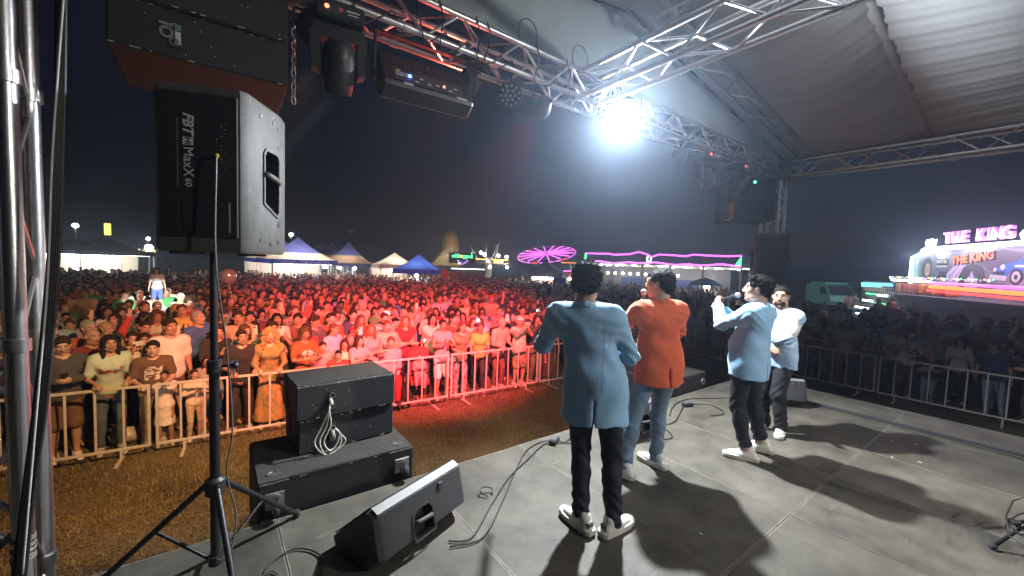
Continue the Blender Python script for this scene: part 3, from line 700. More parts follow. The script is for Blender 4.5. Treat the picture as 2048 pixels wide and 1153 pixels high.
for k in range(5):
    o = copy_tree(bp0); o.location = (13.1+.04*random.uniform(-1, 1), -2.3+BL*(k+.5)-.02, 0); o.rotation_euler = (0, 0, PI/2+random.uniform(-.02, .02)); tag(o, 'dim metal barrier of the side rail, '+side_labels[k], 'barrier', 'barriers along the right side')
# ---------------------------------------------------------------- performers
BLAZER = mat('blazer', rough=.85, objcol=True, noise=.05, nscale=10, bump=.10, bscale=160, sheen=.15)
DARKDENIM = mat('dark_denim', rough=.85, objcol=True, noise=.30, nscale=7, bump=.35, bscale=120)
WHITE_RUBBER = mat('white_rubber', (.62, .61, .57), .55, noise=.1, nscale=20)
STEEL = mat('steel', (.62, .62, .64), .32, 1.0); BLACK_PLASTIC = mat('black_plastic', (.018, .018, .02), .45, noise=.2, nscale=30)
GRILLE = mat('mic_grille', (.62, .63, .66), .45, .6, bump=.8, bscale=220)
def _blazer_bump():
    nt = BLAZER.node_tree; b = nt.nodes['Principled BSDF']; old = b.inputs['Normal'].links[0].from_node; tc = nt.nodes.new('ShaderNodeTexCoord'); mp = nt.nodes.new('ShaderNodeMapping'); mp.inputs['Scale'].default_value = (1, 1, .55); mp.inputs['Rotation'].default_value = (0, .5, .2)
    n = nt.nodes.new('ShaderNodeTexNoise'); n.inputs['Scale'].default_value = 7; n.inputs['Detail'].default_value = 3; n.inputs['Distortion'].default_value = .3; bp = nt.nodes.new('ShaderNodeBump'); bp.inputs['Strength'].default_value = .30; bp.inputs['Distance'].default_value = .02
    nt.links.new(tc.outputs['Object'], mp.inputs[0]); nt.links.new(mp.outputs[0], n.inputs[0]); nt.links.new(n.outputs[0], bp.inputs['Height']); nt.links.new(bp.outputs[0], old.inputs['Normal'])
_blazer_bump()
SEAM = mat('seam_thread', rough=.9, objcol=True)
def seams(parent, V, col, lines):
    """stitched seams following the cloth surface: (x0, z0, z1, side) with side -1 back, 1 front"""
    for x0, z0, z1, sd in lines:
        pts = []
        for z in np.arange(z0, z1, .02):
            m = (np.abs(V[:, 0]-x0) < .012) & (np.abs(V[:, 2]-z) < .012)
            if m.any(): q = V[m]; i = np.argmin(q[:, 1]*-sd); pts.append((x0, q[i, 1]+sd*.0008, z))
        if len(pts) > 3: b = MB(); b.path(pts, .0008, 5); o = b.obj('seam', SEAM, parent, smooth=True); o.color = (*[c*.88 for c in col], 1)
def strands(V, F, n, L, curl, seed, down=.4, wid=.0013):
    rg = np.random.RandomState(seed); f = F[rg.randint(0, len(F), n)]; a, b_, c = V[f[:, 0]], V[f[:, 1]], V[f[:, 2]]; nr = np.cross(b_-a, c-a); nr /= np.maximum(np.linalg.norm(nr, axis=1, keepdims=True), 1e-9)
    u = rg.rand(n, 1); p = a*(1-u)+c*u; d = nr*.55+rg.normal(0, curl, (n, 3))+np.array([0, -.2, -down]); d /= np.linalg.norm(d, axis=1, keepdims=True); s = np.cross(d, nr+rg.normal(0, .3, (n, 3))); s /= np.maximum(np.linalg.norm(s, axis=1, keepdims=True), 1e-9)
    l = L*rg.uniform(.5, 1.3, (n, 1)); k = rg.normal(0, curl*.6, (n, 3)); m = p+d*l*.55; e = m+(d+k)*l*.5; vs = np.concatenate([p-s*wid, p+s*wid, m+s*wid*.8, m-s*wid*.8, e], 0); i = np.arange(n)
    return vs, np.concatenate([np.stack([i, i+n, i+2*n, i+3*n], 1), np.stack([i+3*n, i+2*n, i+4*n, i+4*n], 1)])
def stage_hair(style, h, seed):
    V, F = hair_sdf(style).build(h, hair_noise(style)); n, L, cu = {'curly': (5200, .013, .8), 'short': (4200, .010, .22), 'quiff': (4200, .012, .28), 'crop': (3000, .006, .25)}[style]
    sv, sf = strands(V, F, n, L, cu, seed, -.05 if style == 'quiff' else .6); return to_poly_mesh('hair', np.concatenate([V, sv]), np.concatenate([F, sf+len(V)]), np.zeros(len(F)+len(sf), int), [HAIR])
def fold_noise(J, amp=.006):
    """creases: radiate at elbows and waist, plus soft drape"""
    base = cloth_noise(amp*.55, 15, 2.2)
    def fn(X, Y, Z):
        d = base(X, Y, Z)
        hz_ = np.clip((1.25-Z)/.4, 0, 1); d = d+amp*1.1*hz_*np.sin(26*X+5*np.sin(4*Z)+9*Y)*np.sin(13*Y+7*X+2)+amp*.4*np.sin(34*(Z+.55*np.abs(X))+4*np.sin(9*X))*np.exp(-((Z-1.16)/.12)**2)
        for n in 'LR':
            for nm, am in (('el', 1.3), ('sh', .7)):
                c = J[nm+n]; r2 = (X-c.x)**2+(Y-c.y)**2+(Z-c.z)**2
                d = d+amp*am*np.exp(-r2/.016)*np.sin(95*(Z-c.z)+40*(X-c.x)+3*np.sin(30*Y))
        return d
    return fn
def trouser_noise(J, amp=.006):
    def fn(X, Y, Z):
        d = amp*.7*np.sin(9*Z+14*X+2*np.sin(11*Y))*np.sin(19*Y+7*Z+5*X)
        for n in 'LR':
            for nm, am, w, f in (('kn', 1., .02, 70), ('an', 1.5, .022, 85), ('hp', .9, .02, 60)):
                c = J[nm+n]; r2 = (X-c.x)**2+(Y-c.y)**2+.7*(Z-c.z-(.06 if nm == 'an' else 0))**2
                d = d+amp*am*np.exp(-r2/w)*np.sin(f*.62*(Z-c.z)+46*(Y-c.y)+38*(X-c.x)+2.4*np.sin(21*X+16*Z))
        return d
    return fn
def jacket_mesh(name, J, hem, h=.0095, open_front=False):
    s = SDF(.022); torso(s, J, .019)
    p = J['pel']; s.cap(p+Vector((-.045, -.01, .05)), Vector((p.x-.055, p.y-.015, hem-.02)), .150, .163, sc=(1, .86, 1), k=.05); s.cap(p+Vector((.045, -.01, .05)), Vector((p.x+.055, p.y-.015, hem-.02)), .150, .163, sc=(1, .86, 1), k=.05); s.cap(p+Vector((0, -.012, .05)), Vector((p.x, p.y-.02, hem-.02)), .150, .168, sc=(1, .86, 1), k=.05)
    for n in 'LR':
        arm(s, J, n, .013, .93, flare=.013); s.cap(J['nek']+Vector((0, -.01, -.035)), J['sh'+n]+Vector((0, 0, .012)), .056, .050, k=.02)   # shoulder pads
    s.plane((0, 0, hem), (0, .08, -1), k=.006)
    s.ell((p.x, p.y-.20, hem+.01), (.008, .10, .16), None, .003, -1)                                                       # centre vent
    s.cut(J['nek']+Vector((0, .06, .055)), (.066, .10, .10), k=.01)
    if open_front:
        s.cut(J['che']+Vector((0, .16, -.10)), (.06, .09, .30), k=.01)
    V, F = s.build(h, fold_noise(J)); me = np_mesh(name, V, F, BLAZER); me['hem'] = hem; _jv[me.name] = V; return me
_jv = {}
def collar_mesh(name, J, h=.008):
    s = SDF(.01); n = J['nek']; pts = []
    for i in range(13):
        a = -PI*.5+(i-6)/6*PI*.72; pts.append(n+Vector((math.cos(a)*.078, math.sin(a)*.074+.006, .040-abs(i-6)*.010)))
    for a, b in zip(pts[:-1], pts[1:]): s.cap(a+Vector((0, 0, .012)), b+Vector((0, 0, .012)), .012, k=.008); s.cap((a-n)*1.12+n-Vector((0, 0, .012)), (b-n)*1.12+n-Vector((0, 0, .012)), .012, k=.012)
    V, F = s.build(h); return np_mesh(name, V, F, BLAZER)
def trousers_mesh(name, J, h=.011, crop=1.0, m=None, loose=.0):
    s = SDF(.022); s.cap(J['pel']+Vector((-.05, 0, 0)), J['pel']+Vector((.05, 0, 0)), .122, sc=(1, .95, 1)); s.cap(J['pel'], J['wai'], .148, .135, sc=(1, .78, 1)); s.plane(J['pel']+Vector((0, 0, .12)), (0, 0, 1))
    for n in 'LR': leg(s, J, n, .012+loose, crop, flare=.010+loose, k=.015)
    V, F = s.build(h, trouser_noise(J)); return np_mesh(name, V, F, m or DARKDENIM)
def sneakers(parent, J, col, heel=None):
    V, F = shoe_sdf(J).build(.0075); 
    for n in 'LR':
        a = J['an'+n]; d = foot_axis(J, n)
        side = ((V[F].mean(1)-np.array(a))[:, 0]*1 < 0) if False else None
    c = V[F].mean(1); dl = np.linalg.norm(c[:, :2]-np.array(J['anL'])[:2]-np.array(foot_axis(J, 'L'))[:2]*.05, axis=1); dr = np.linalg.norm(c[:, :2]-np.array(J['anR'])[:2]-np.array(foot_axis(J, 'R'))[:2]*.05, axis=1)
    for n, msk in (('L', dl < dr), ('R', dl >= dr)):
        f = F[msk]; u, inv = np.unique(f, return_inverse=True)
        so = link('shoe', np_mesh('shoe', V[u], inv.reshape(f.shape), SHOE), parent, color=col)
        a = J['an'+n]; d = foot_axis(J, n); sd = Vector((d.y, -d.x, 0)); z0 = a.z-.075; g = Vector((a.x, a.y, z0)); b = MB()
        out = [(-.110, .024), (-.092, .042), (-.03, .046), (.06, .051), (.135, .050), (.178, .038), (.196, .014), (.196, -.014), (.178, -.038), (.135, -.050), (.06, -.051), (-.03, -.046), (-.092, -.042), (-.110, -.024)]
        ring = lambda z, k: [g+d*x*k+sd*y*k+Vector((0, 0, z+.012*max(0, (x-.13)/.07)**2)) for x, y in out]
        nn = len(out); vs = ring(.001, .97)+ring(.016, 1.03)+ring(.038, 1.0); b.add(vs, [tuple(range(nn)), tuple(range(3*nn-1, 2*nn-1, -1))]+[(k*nn+i, k*nn+(i+1) % nn, (k+1)*nn+(i+1) % nn, (k+1)*nn+i) for k in (0, 1) for i in range(nn)])
        b.obj('sole', WHITE_RUBBER, so, smooth='angle')
        if heel: 
            hb = MB(); hb.bbox(g-d*.088+Vector((0, 0, .066)), (.05, .016, .040), .006, rot=Matrix((sd, d, Vector((0, 0, 1)))).transposed()); hb.obj('heel_patch', heel, so)
        lb = MB()
        for i in range(4):
            q = g+d*(.05+.024*i)+Vector((0, 0, .092-.010*i)); lb.path([q-sd*.026-Vector((0, 0, .006)), q+Vector((0, 0, .001)), q+sd*.026-Vector((0, 0, .006))], .0035, 5)
        lb.obj('laces', WHITE_RUBBER, so)
def put_hair(parent, J, style, col, h=.0105, name=None):
    M = head_matrix(J); o = link(name or ('cap' if style == 'cap' else 'hair'), hair_mesh(style, h), parent, color=col); l, r, sc = M.decompose(); o.location = l; o.rotation_euler = r.to_euler(); o.scale = sc; return o
def performer(label, loc, az, scale, J, skin, hair, haircol, jacket, hem, trouser, tkind=None, crop=1.0, shoe=(.74, .73, .69), open_front=False, beard=None, shirt=None, heel=None, loose=0.):
    o = link('person', body_mesh('person', J, .013, .0065, .0045), None, loc, (0, 0, -R(az)), (scale,)*3, skin); tag(o, label, 'person', 'performers on the stage')
    jk = link('blazer', jacket_mesh('blazer', J, hem, open_front=open_front), o, color=jacket); link('collar', collar_mesh('collar', J), jk, color=jacket)
    JV = _jv[jk.data.name]; seams(jk, JV, jacket, ((0, hem+.20, 1.42, -1),))
    for n in 'LR':       # shirt cuff and sleeve buttons
        b = MB(); d = (J['wr'+n]-J['el'+n]).normalized(); e = J['el'+n].lerp(J['wr'+n], .93); u = d.orthogonal().normalized()
        for k in range(3): p = e-d*.018*k+u*.058; b.sphere(p, .006, 6, 4)
        b.obj('sleeve_buttons', BLACK_PLASTIC, jk, smooth=True)
    link('trousers', trousers_mesh('trousers', J, crop=crop, m=tkind, loose=loose), o, color=trouser)
    if shirt:
        link('shirt', top_mesh('shirt', J, .014), o, color=shirt)
    ho_ = put_hair(o, J, 'short', haircol, .0105); ho_.data = stage_hair(hair, .0065, int(az)+90)
    if beard:
        s = SDF(.012); s.ell((0, .028, -.072), (.062, .066, .052)); s.cut((0, .10, -.03), (.045, .05, .034), k=.01); s.plane((0, 0, -.03), (0, -.4, 1), k=.006); s.cut((0, -.04, -.06), (.08, .055, .1)); s.cut((0, .098, -.063), (.015, .03, .0055), k=.004)
        s.cap((-.022, .088, -.050), (.022, .088, -.050), .006, k=.008)
        V, F = s.build(.006, lambda X, Y, Z: .002*np.sin(220*X)*np.sin(230*Z)); bo = link('beard', np_mesh('beard', V, F, HAIR), o, color=beard); l, r, sc = head_matrix(J).decompose(); bo.location = l; bo.rotation_euler = r.to_euler(); bo.scale = sc*1.015
    sneakers(o, J, shoe, heel); return o
def mic(label, p, d, parent_scale=1.0):
    t = thing('microphone', label, 'microphone', p); M = frame(-Vector(d), (0, 0, 1)); t.rotation_euler = M.to_euler()
    b = MB(); b.lathe([(0, -.13), (.012, -.13), (.0125, -.06), (.017, .03), (.021, .05), (.021, .056), (0, .056)], n=14); b.obj('handle', BLACK_PLASTIC, t, smooth='angle')
    b = MB(); b.sphere((0, 0, .078), (.0255, .0255, .028), 16, 10); b.obj('grille', GRILLE, t, smooth=True)
    b = MB(); b.lathe([(.0262, .072), (.0275, .075), (.0275, .081), (.0262, .084)], n=16); b.obj('grille_band', STEEL, t, smooth='angle'); return t
ZS = 1.204
def local(o_loc, az, px_, py_, z=ZS):
    p = onz(px_, py_, z)-Vector((o_loc[0], o_loc[1], z)); a = R(az); return Vector((p.x*math.cos(a)-p.y*math.sin(a), p.x*math.sin(a)+p.y*math.cos(a), 0))
BLUE = (.27, .50, .74); DARK = (.012, .010, .009)
# 1: back to us, violin held up in front
L1 = (2.06, 1.71, ZS)
J1 = skeleton(wL=(-.34, .30, 1.33), eL=(-.5, -.15, -1), wR=(.02, .26, 1.16), eR=(.75, -.35, -.75), hpL='grip', hpR='grip', palmL=(1, 0, .4), palmR=(0, -1, -.3), fL=(-.10, -.01, .075), fR=(.105, 0, .075), tL=.80, tR=-.72, sh=.180, hyaw=-.16, htilt=.05, hpitch=-.05, fat=.15, hip=(-.05, 0), lean=(-.085, 0), waist=.95)
performer('person in long light blue blazer seen from behind, nearest the camera', L1, 50, 1.015, J1, (.42, .24, .16), 'curly', DARK, BLUE, .76, (.016, .020, .034), heel=mat('heel_dark', (.10, .10, .11), .6))
# 2: orange blazer, microphone at the mouth
L2 = (3.10, 1.90, ZS); A2 = 22
f = [local(L2, A2, 1250, 955), local(L2, A2, 1312, 932)]
J2 = skeleton(wL=(-.10, .34, 1.40), eL=(-.8, .1, -1), wR=(.06, .33, 1.30), eR=(1, -.1, -1), hpL='grip', hpR='grip', palmL=(1, -.2, 0), palmR=(-1, -.2, 0), fL=(f[0].x-.02, f[0].y, .075), fR=(f[1].x, f[1].y, .075), tL=.45, tR=.35, sh=.182, hyaw=.62, hpitch=.03, lean=(-.05, -.04), hip=(-.05, .04), fat=.25)
o2 = performer('person in orange blazer and light jeans singing into a microphone', L2, A2, 1.005, J2, (.50, .30, .20), 'short', DARK, (.66, .105, .035), .80, (.17, .25, .34), tkind=DENIM, shoe=(.80, .79, .76))
# 3: light blue blazer in profile, hands at the mouth
L3 = (4.06, 1.62, ZS); A3 = -2
f = [local(L3, A3, 1480, 915), local(L3, A3, 1518, 908)]
J3 = skeleton(wL=(-.02, .33, 1.45), eL=(-.55, .25, -1), wR=(.06, .33, 1.40), eR=(.8, 0, -1), hpL='grip', hpR='grip', palmL=(1, -.2, .2), palmR=(-1, -.2, 0), fL=(f[0].x, f[0].y-.05, .075), fR=(f[1].x+.06, f[1].y, .075), tL=.45, tR=.25, sh=.19, hyaw=.34, hpitch=.06, lean=(0, -.05), hip=(0, .03), fat=.6)
o3 = performer('person in light blue blazer and cropped dark jeans, in profile with hands at the mouth', L3, A3, .99, J3, (.46, .27, .18), 'quiff', DARK, BLUE, .80, (.016, .020, .030), crop=.90, heel=None)
# 4: light blue blazer, bearded, turned to us
L4 = (5.02, 1.74, ZS); A4 = -72
J4 = skeleton(wL=(.02, .24, 1.12), eL=(-1, -.1, -.4), wR=(-.06, .22, 1.08), eR=(1, -.2, -.4), hpL='curl', hpR='relax', palmL=(0, -1, 0), palmR=(0, -1, 0), tL=.5, tR=-.1, sh=.19, hyaw=.55, hpitch=.0, fat=.55)
performer('bearded person in pale blue blazer and white shirt, farthest of the four singers', L4, A4, .925, J4, (.44, .26, .18), 'crop', DARK, (.36, .53, .76), .80, (.012, .013, .018), open_front=True, beard=(.014, .011, .01), shirt=(.75, .75, .74), loose=.006)
def w2(o_loc, az, sc, p): a = R(-az); return Vector((o_loc[0]+sc*(p.x*math.cos(a)-p.y*math.sin(a)), o_loc[1]+sc*(p.x*math.sin(a)+p.y*math.cos(a)), o_loc[2]+sc*p.z))
def wdir(az, d): a = R(-az); d = Vector(d); return Vector((d.x*math.cos(a)-d.y*math.sin(a), d.x*math.sin(a)+d.y*math.cos(a), d.z))
def hand_c(J, n):      # centre of the closed fist
    q = J['q']; d = (J['wr'+n]-J['el'+n]).normalized(); M = frame(d, q['palm'+n]); return J['wr'+n]+M @ Vector((0, .032, -.085))
for (L, A, sc, J, lab) in ((L2, A2, 1.005, J2, 'black microphone with silver grille held by the orange blazer'), (L3, A3, .99, J3, 'microphone with pale grille held by the profile in light blue')):
    hp = w2(L, A, sc, hand_c(J, 'L')); mo = w2(L, A, sc, head_matrix(J) @ Vector((0, .13, -.065))); d = (mo-hp).normalized(); mic(lab, hp+d*max(.03, (mo-hp).length-.105), d)
# watch on the raised wrist of 3
wb = MB(); d = (J3['wrL']-J3['elL']).normalized(); M = frame(d, (-1, -.3, 0)); e = J3['wrL']-d*.045
wb.cur = 0; wb.lathe([(.033, -.010), (.036, -.010), (.036, .010), (.033, .010)], e, 18, rot=M); wb.cur = 1; wb.lathe([(0, 0), (.020, 0), (.020, .010), (.016, .012), (0, .012)], e+M @ Vector((0, .033, 0)), 16, rot=M @ Euler((-PI/2, 0, 0)).to_matrix()); wb.obj('wristwatch', [STEEL, mat('watch_face', (.7, .72, .74), .3, .5)], o3, smooth='angle')
# violin and bow in front of 1
VW = mat('violin_wood', (.17, .055, .02), .28, noise=.3, nscale=12); EB = mat('ebony', (.012, .011, .011), .4)
hp = w2(L1, 50, 1.015, hand_c(J1, 'L')); chin = w2(L1, 50, 1.015, head_matrix(J1) @ Vector((-.06, .09, -.14))); ax = (hp-chin).normalized()
vt = thing('violin', 'dark wooden violin held up in front of the nearest singer', 'violin', chin); M = Matrix((ax.cross(Vector((0, 0, 1))).normalized(), ax, ax.cross(Vector((0, 0, 1))).normalized().cross(ax))).transposed(); vt.rotation_euler = M.to_euler()
out = []
for i in range(28):
    a = 2*PI*i/28; y = .175-.175*math.cos(a); wd = (.083+.016*math.cos(a))*abs(math.sin(a))**.5*(1-.30*math.exp(-((y-.185)/.05)**2)); out.append((math.copysign(wd, math.sin(a)), y))
b = MB(); b.prism(out, -.018, .018, 'z'); b.obj('violin_body', VW, vt)
b = MB(); b.box((0, .33, .02), (.03, .27, .014)); b.path([(0, .46, .02), (0, .53, .016), (0, .57, .0), (0, .565, -.02)], [.013, .012, .014, .01], 8); b.obj('neck', EB, vt, smooth='angle')
b = MB(); b.box((0, .20, .036), (.05, .006, .03)); b.box((0, .07, .028), (.03, .11, .008)); b.obj('bridge', EB, vt)
b = MB()
for x in (-.009, -.003, .003, .009): b.tube((x, .1, .05), (x, .5, .028), .0008, 4)
b.obj('strings', STEEL, vt)
hr = w2(L1, 50, 1.015, hand_c(J1, 'R')); tip = chin+ax*.25+Vector((0, 0, .38))
bt = thing('violin_bow', 'thin violin bow rising beside the head of the nearest singer', 'bow', hr); bt.rotation_euler = frame(-(tip-hr), (0, 1, 0)).to_euler()
b = MB(); b.tube((0, 0, -.03), (0, 0, .70), .0045, 6, .003); b.box((0, .008, .03), (.012, .022, .045)); b.obj('stick', VW, bt)
b = MB(); b.box((0, .014, .35), (.007, .0015, .66)); b.obj('bow_hair', mat('bow_hair', (.7, .68, .6), .5), bt)
# ---------------------------------------------------------------- stage gear
CAB = mat('cabinet_paint', (.016, .016, .018), .62, noise=.3, nscale=25, bump=.5, bscale=160); CABTOP = mat('cabinet_dusty', (.035, .030, .026), .8, noise=.3, nscale=12, bump=.4, bscale=120)
CHIP = mat('bare_chip', (.42, .40, .37), .8); MOULD = mat('moulded_plastic', (.030, .031, .034), .55, noise=.15, nscale=30, bump=.35, bscale=220); MOULD_L = mat('moulded_plastic_worn', (.066, .066, .064), .6, noise=.2, nscale=14, bump=.3, bscale=200)
PRINT = mat('white_print', (.55, .56, .57), .6); CABLE = mat('black_cable', (.012, .012, .013), .5); CABLE_W = mat('pale_cable', (.58, .55, .48), .5); ZINC = mat('zinc', (.45, .44, .42), .38, .9, noise=.2, nscale=30)
def chips(b, c, d, face, n, seed):
    """small bare scuffs along the edges of one face of a box: face 'front' is -y, 'top' is +z"""
    rnd = random.Random(seed)
    for _ in range(n):
        t = rnd.uniform(-.49, .49); s = rnd.choice((-.5, .5)); L = rnd.uniform(.006, .03)
        if face == 'front': p = (c[0]+t*d[0], c[1]-d[1]/2-.0006, c[2]+s*d[2]-s*.012); b.box(p, (L, .001, .006))
        elif face == 'side': p = (c[0]+d[0]/2+.0006, c[1]+t*d[1], c[2]+s*d[2]-s*.012); b.box(p, (.001, L, .006))
        else: p = (c[0]+t*d[0], c[1]-d[1]/2+.006, c[2]+d[2]/2+.0006); b.box(p, (L, .008, .001))
    for _ in range(max(2, n//3)):
        b.box((c[0]+rnd.uniform(-.45, .45)*d[0], c[1]-d[1]/2-.0006, c[2]+rnd.uniform(-.45, .45)*d[2]), (.006, .001, .006))
# subwoofer in front of the stage, back to us: stands on the lawn
sub = thing('subwoofer', 'low wide black subwoofer with castors on its back, in front of the stage edge', 'speaker', (.775, 3.44, 0))
b = MB(); b.bbox((0, 0, .72), (1.10, .76, 1.42), .012); b.obj('cabinet', CAB, sub)
b = MB(); b.box((0, 0, 1.4325), (1.085, .745, .004)); b.obj('top_panel', CABTOP, sub)
b = MB(); b.box((0, -.366, 1.430), (.70, .03, .012)); b.obj('rear_rail', CAB, sub)
for sx in (-1, 1):
    c = Vector((sx*.45, -.39, 1.30)); w = MB(); w.cur = 0; w.bbox(c+Vector((0, .003, 0)), (.115, .010, .115), .003); w.cur = 1; w.lathe([(.030, 0), (.048, 0), (.048, .012), (.030, .012)], c, 18, rot=(R(90), 0, 0)); ca = w.obj('castor_plate', [ZINC, ZINC], sub)
    for s in (-1, 1): w = MB(); w.box(c+Vector((s*.021, -.055, -.015)), (.004, .075, .05)); w.obj('fork', ZINC, ca)
    w = MB(); w.lathe([(0, -.016), (.044, -.016), (.048, -.010), (.048, .010), (.044, .016), (0, .016)], c+Vector((0, -.075, -.025)), 18, rot=(0, R(90), 0)); w.obj('wheel', RUBBER, ca, smooth='angle')
    w = MB(); w.lathe([(.040, 0), (.040, .005), (.028, .005), (.026, .001), (0, .001)], (sx*.45, -.27, 1.4345), 18); w.obj('recessed_cup', ZINC, sub, smooth='angle')
b = MB(); chips(b, (0, 0, .72), (1.10, .76, 1.42), 'front', 14, 3); chips(b, (0, 0, .72), (1.10, .76, 1.42), 'top', 8, 4); b.obj('scuffs', CHIP, sub)['kind'] = 'stuff'
# two array cabinets stacked on it
def array_cab(label, loc, rot, dim, seed, group, plugs=True, tilt=0):
    t = thing('array_speaker', label, 'speaker', loc, rot, group); t.rotation_euler.x = tilt; w, d, h = dim; b = MB(); prof = [(-w/2, -h/2+.004), (w/2, -h/2+.004), (w/2, h/2-.004), (-w/2, h/2-.004)]
    b.bbox((0, 0, 0), (w, d, h-.006), .010); b.obj('cabinet', CAB, t); b = MB(); b.box((0, 0, h/2-.001), (w-.03, d-.03, .004)); b.obj('top_panel', CABTOP, t)
    b = MB(); chips(b, (0, 0, 0), (w, d, h-.006), 'front', 11, seed); chips(b, (0, 0, 0), (w, d, h-.006), 'top', 10, seed+1); chips(b, (0, 0, 0), (w, d, h-.006), 'side', 8, seed+2); b.obj('scuffs', CHIP, t)['kind'] = 'stuff'
    if plugs:
        for dz in (.035, -.05):
            b = MB(); b.bbox((-w*.17, -d/2-.002, dz), (.06, .008, .07), .002); so = b.obj('socket_plate', BLACK_PLASTIC, t); b = MB(); b.lathe([(.016, 0), (.022, 0), (.022, .010), (.016, .010)], (-w*.17, -d/2-.004, dz), 16, rot=(R(90), 0, 0)); b.obj('socket_ring', ZINC, so, smooth='angle')
    for sx in (-1, 1):
        b = MB(); b.box((sx*(w/2+.003), d*.18, 0), (.006, .05, h*.9)); b.obj('rigging_plate', ZINC if False else CAB, t)
    return t
array_cab('upper of two black speaker boxes stacked on the subwoofer', (.87, 3.60, 1.845), R(3), (.78, .50, .275), 11, 'speaker boxes stacked on the subwoofer')
array_cab('lower of two black speaker boxes stacked on the subwoofer', (.88, 3.61, 1.572), R(3), (.76, .48, .268), 17, 'speaker boxes stacked on the subwoofer')
# looped pale cables on the back of the stack
t = thing('speaker_cable', 'looped pale speaker cables hanging from the stacked boxes', 'cable', (.735, 3.33, 1.84))
for k, (w, dp) in enumerate(((.0, .43), (.035, .41), (-.03, .38))):
    b = MB(); pts = spline([(0, -.01, .01), (-.02, -.06, -.05), (-.035-w, -.045, -.18), (-.085-w, -.05, -.30), (-.02-w*.3, -.055, -dp), (.07+w, -.05, -.34), (.06, -.045, -.26), (.03, -.03, -.22)], 6); b.path(pts, .006, 6); b.obj('loop', CABLE_W, t, smooth=True)
b = MB(); b.lathe([(0, 0), (.017, 0), (.017, .05), (.010, .07), (0, .07)], (0, .012, .01), 12, rot=(R(115), 0, 0)); b.lathe([(0, 0), (.017, 0), (.017, .05), (.010, .07), (0, .07)], (.02, .01, -.25), 12, rot=(R(140), 0, 0)); b.obj('plug', mat('grey_plug', (.30, .27, .22), .5), t, smooth='angle')

# loudspeaker on tripod
POLE = (0.0, 2.60)
st = thing('speaker_stand', 'black tripod stand carrying the loudspeaker on the left', 'stand', (POLE[0], POLE[1], 1.204)); BM = mat('black_metal', (.018, .018, .02), .42, .3, noise=.2, nscale=14)
b = MB(); b.tube((0, 0, .10), (0, 0, 1.20), .0235, 14); b.obj('lower_pole', BM, st, smooth='angle'); b = MB(); b.tube((0, 0, 1.18), (0, 0, 1.78), .0175, 14); b.obj('upper_pole', BM, st, smooth='angle')
b = MB(); b.lathe([(.024, 0), (.034, .005), (.034, .075), (.024, .08)], (0, 0, 1.13), 16); b.tube((.03, 0, 1.17), (.085, -.02, 1.17), .009, 8); b.sphere((.09, -.02, 1.17), .018, 10, 6); b.obj('clamp_collar', BLACK_PLASTIC, st, smooth='angle')
b = MB(); b.lathe([(.024, 0), (.046, .01), (.046, .085), (.030, .10), (.024, .10)], (0, 0, .47), 14); hubm = b.obj('hub', BLACK_PLASTIC, st, smooth='angle')
for k, a in enumerate((R(150), R(38), R(-80))):
    dx, dy = math.cos(a), math.sin(a); b = MB(); b.tube((dx*.04, dy*.04, .53), (dx*.56, dy*.56, .022), .0155, 10); lg = b.obj('leg', BM, st, smooth='angle')
    b = MB(); b.tube((dx*.03, dy*.03, .11), (dx*.30, dy*.30, .278), .010, 8); b.obj('brace', ALU if k == 2 else BM, st, smooth='angle')
    b = MB(); b.lathe([(0, -.018), (.022, -.018), (.024, 0), (.022, .02), (0, .02)], (dx*.56, dy*.56, .020), 12); b.obj('rubber_foot', RUBBER, lg, smooth='angle')
b = MB(); b.lathe([(.024, 0), (.034, .0), (.034, .05), (.024, .05)], (0, 0, .085), 14); b.obj('lower_collar', BLACK_PLASTIC, st, smooth='angle')
def carve(o, b, m):
    """cut the shape b out of mesh object o, lining the recess with material m"""
    c = link('cutter', b.mesh('cutter', m)); c.parent = o.parent; md = o.modifiers.new('cut', 'BOOLEAN'); md.object = c; md.operation = 'DIFFERENCE'; md.solver = 'EXACT'
    try: md.material_mode = 'TRANSFER'
    except Exception: pass
    dg = bpy.context.evaluated_depsgraph_get(); me = bpy.data.meshes.new_from_object(o.evaluated_get(dg)); old = o.data; o.modifiers.clear(); bpy.data.objects.remove(c)
    if len(me.polygons) > 6: o.data = me; o.data.set_sharp_from_angle(angle=R(35))
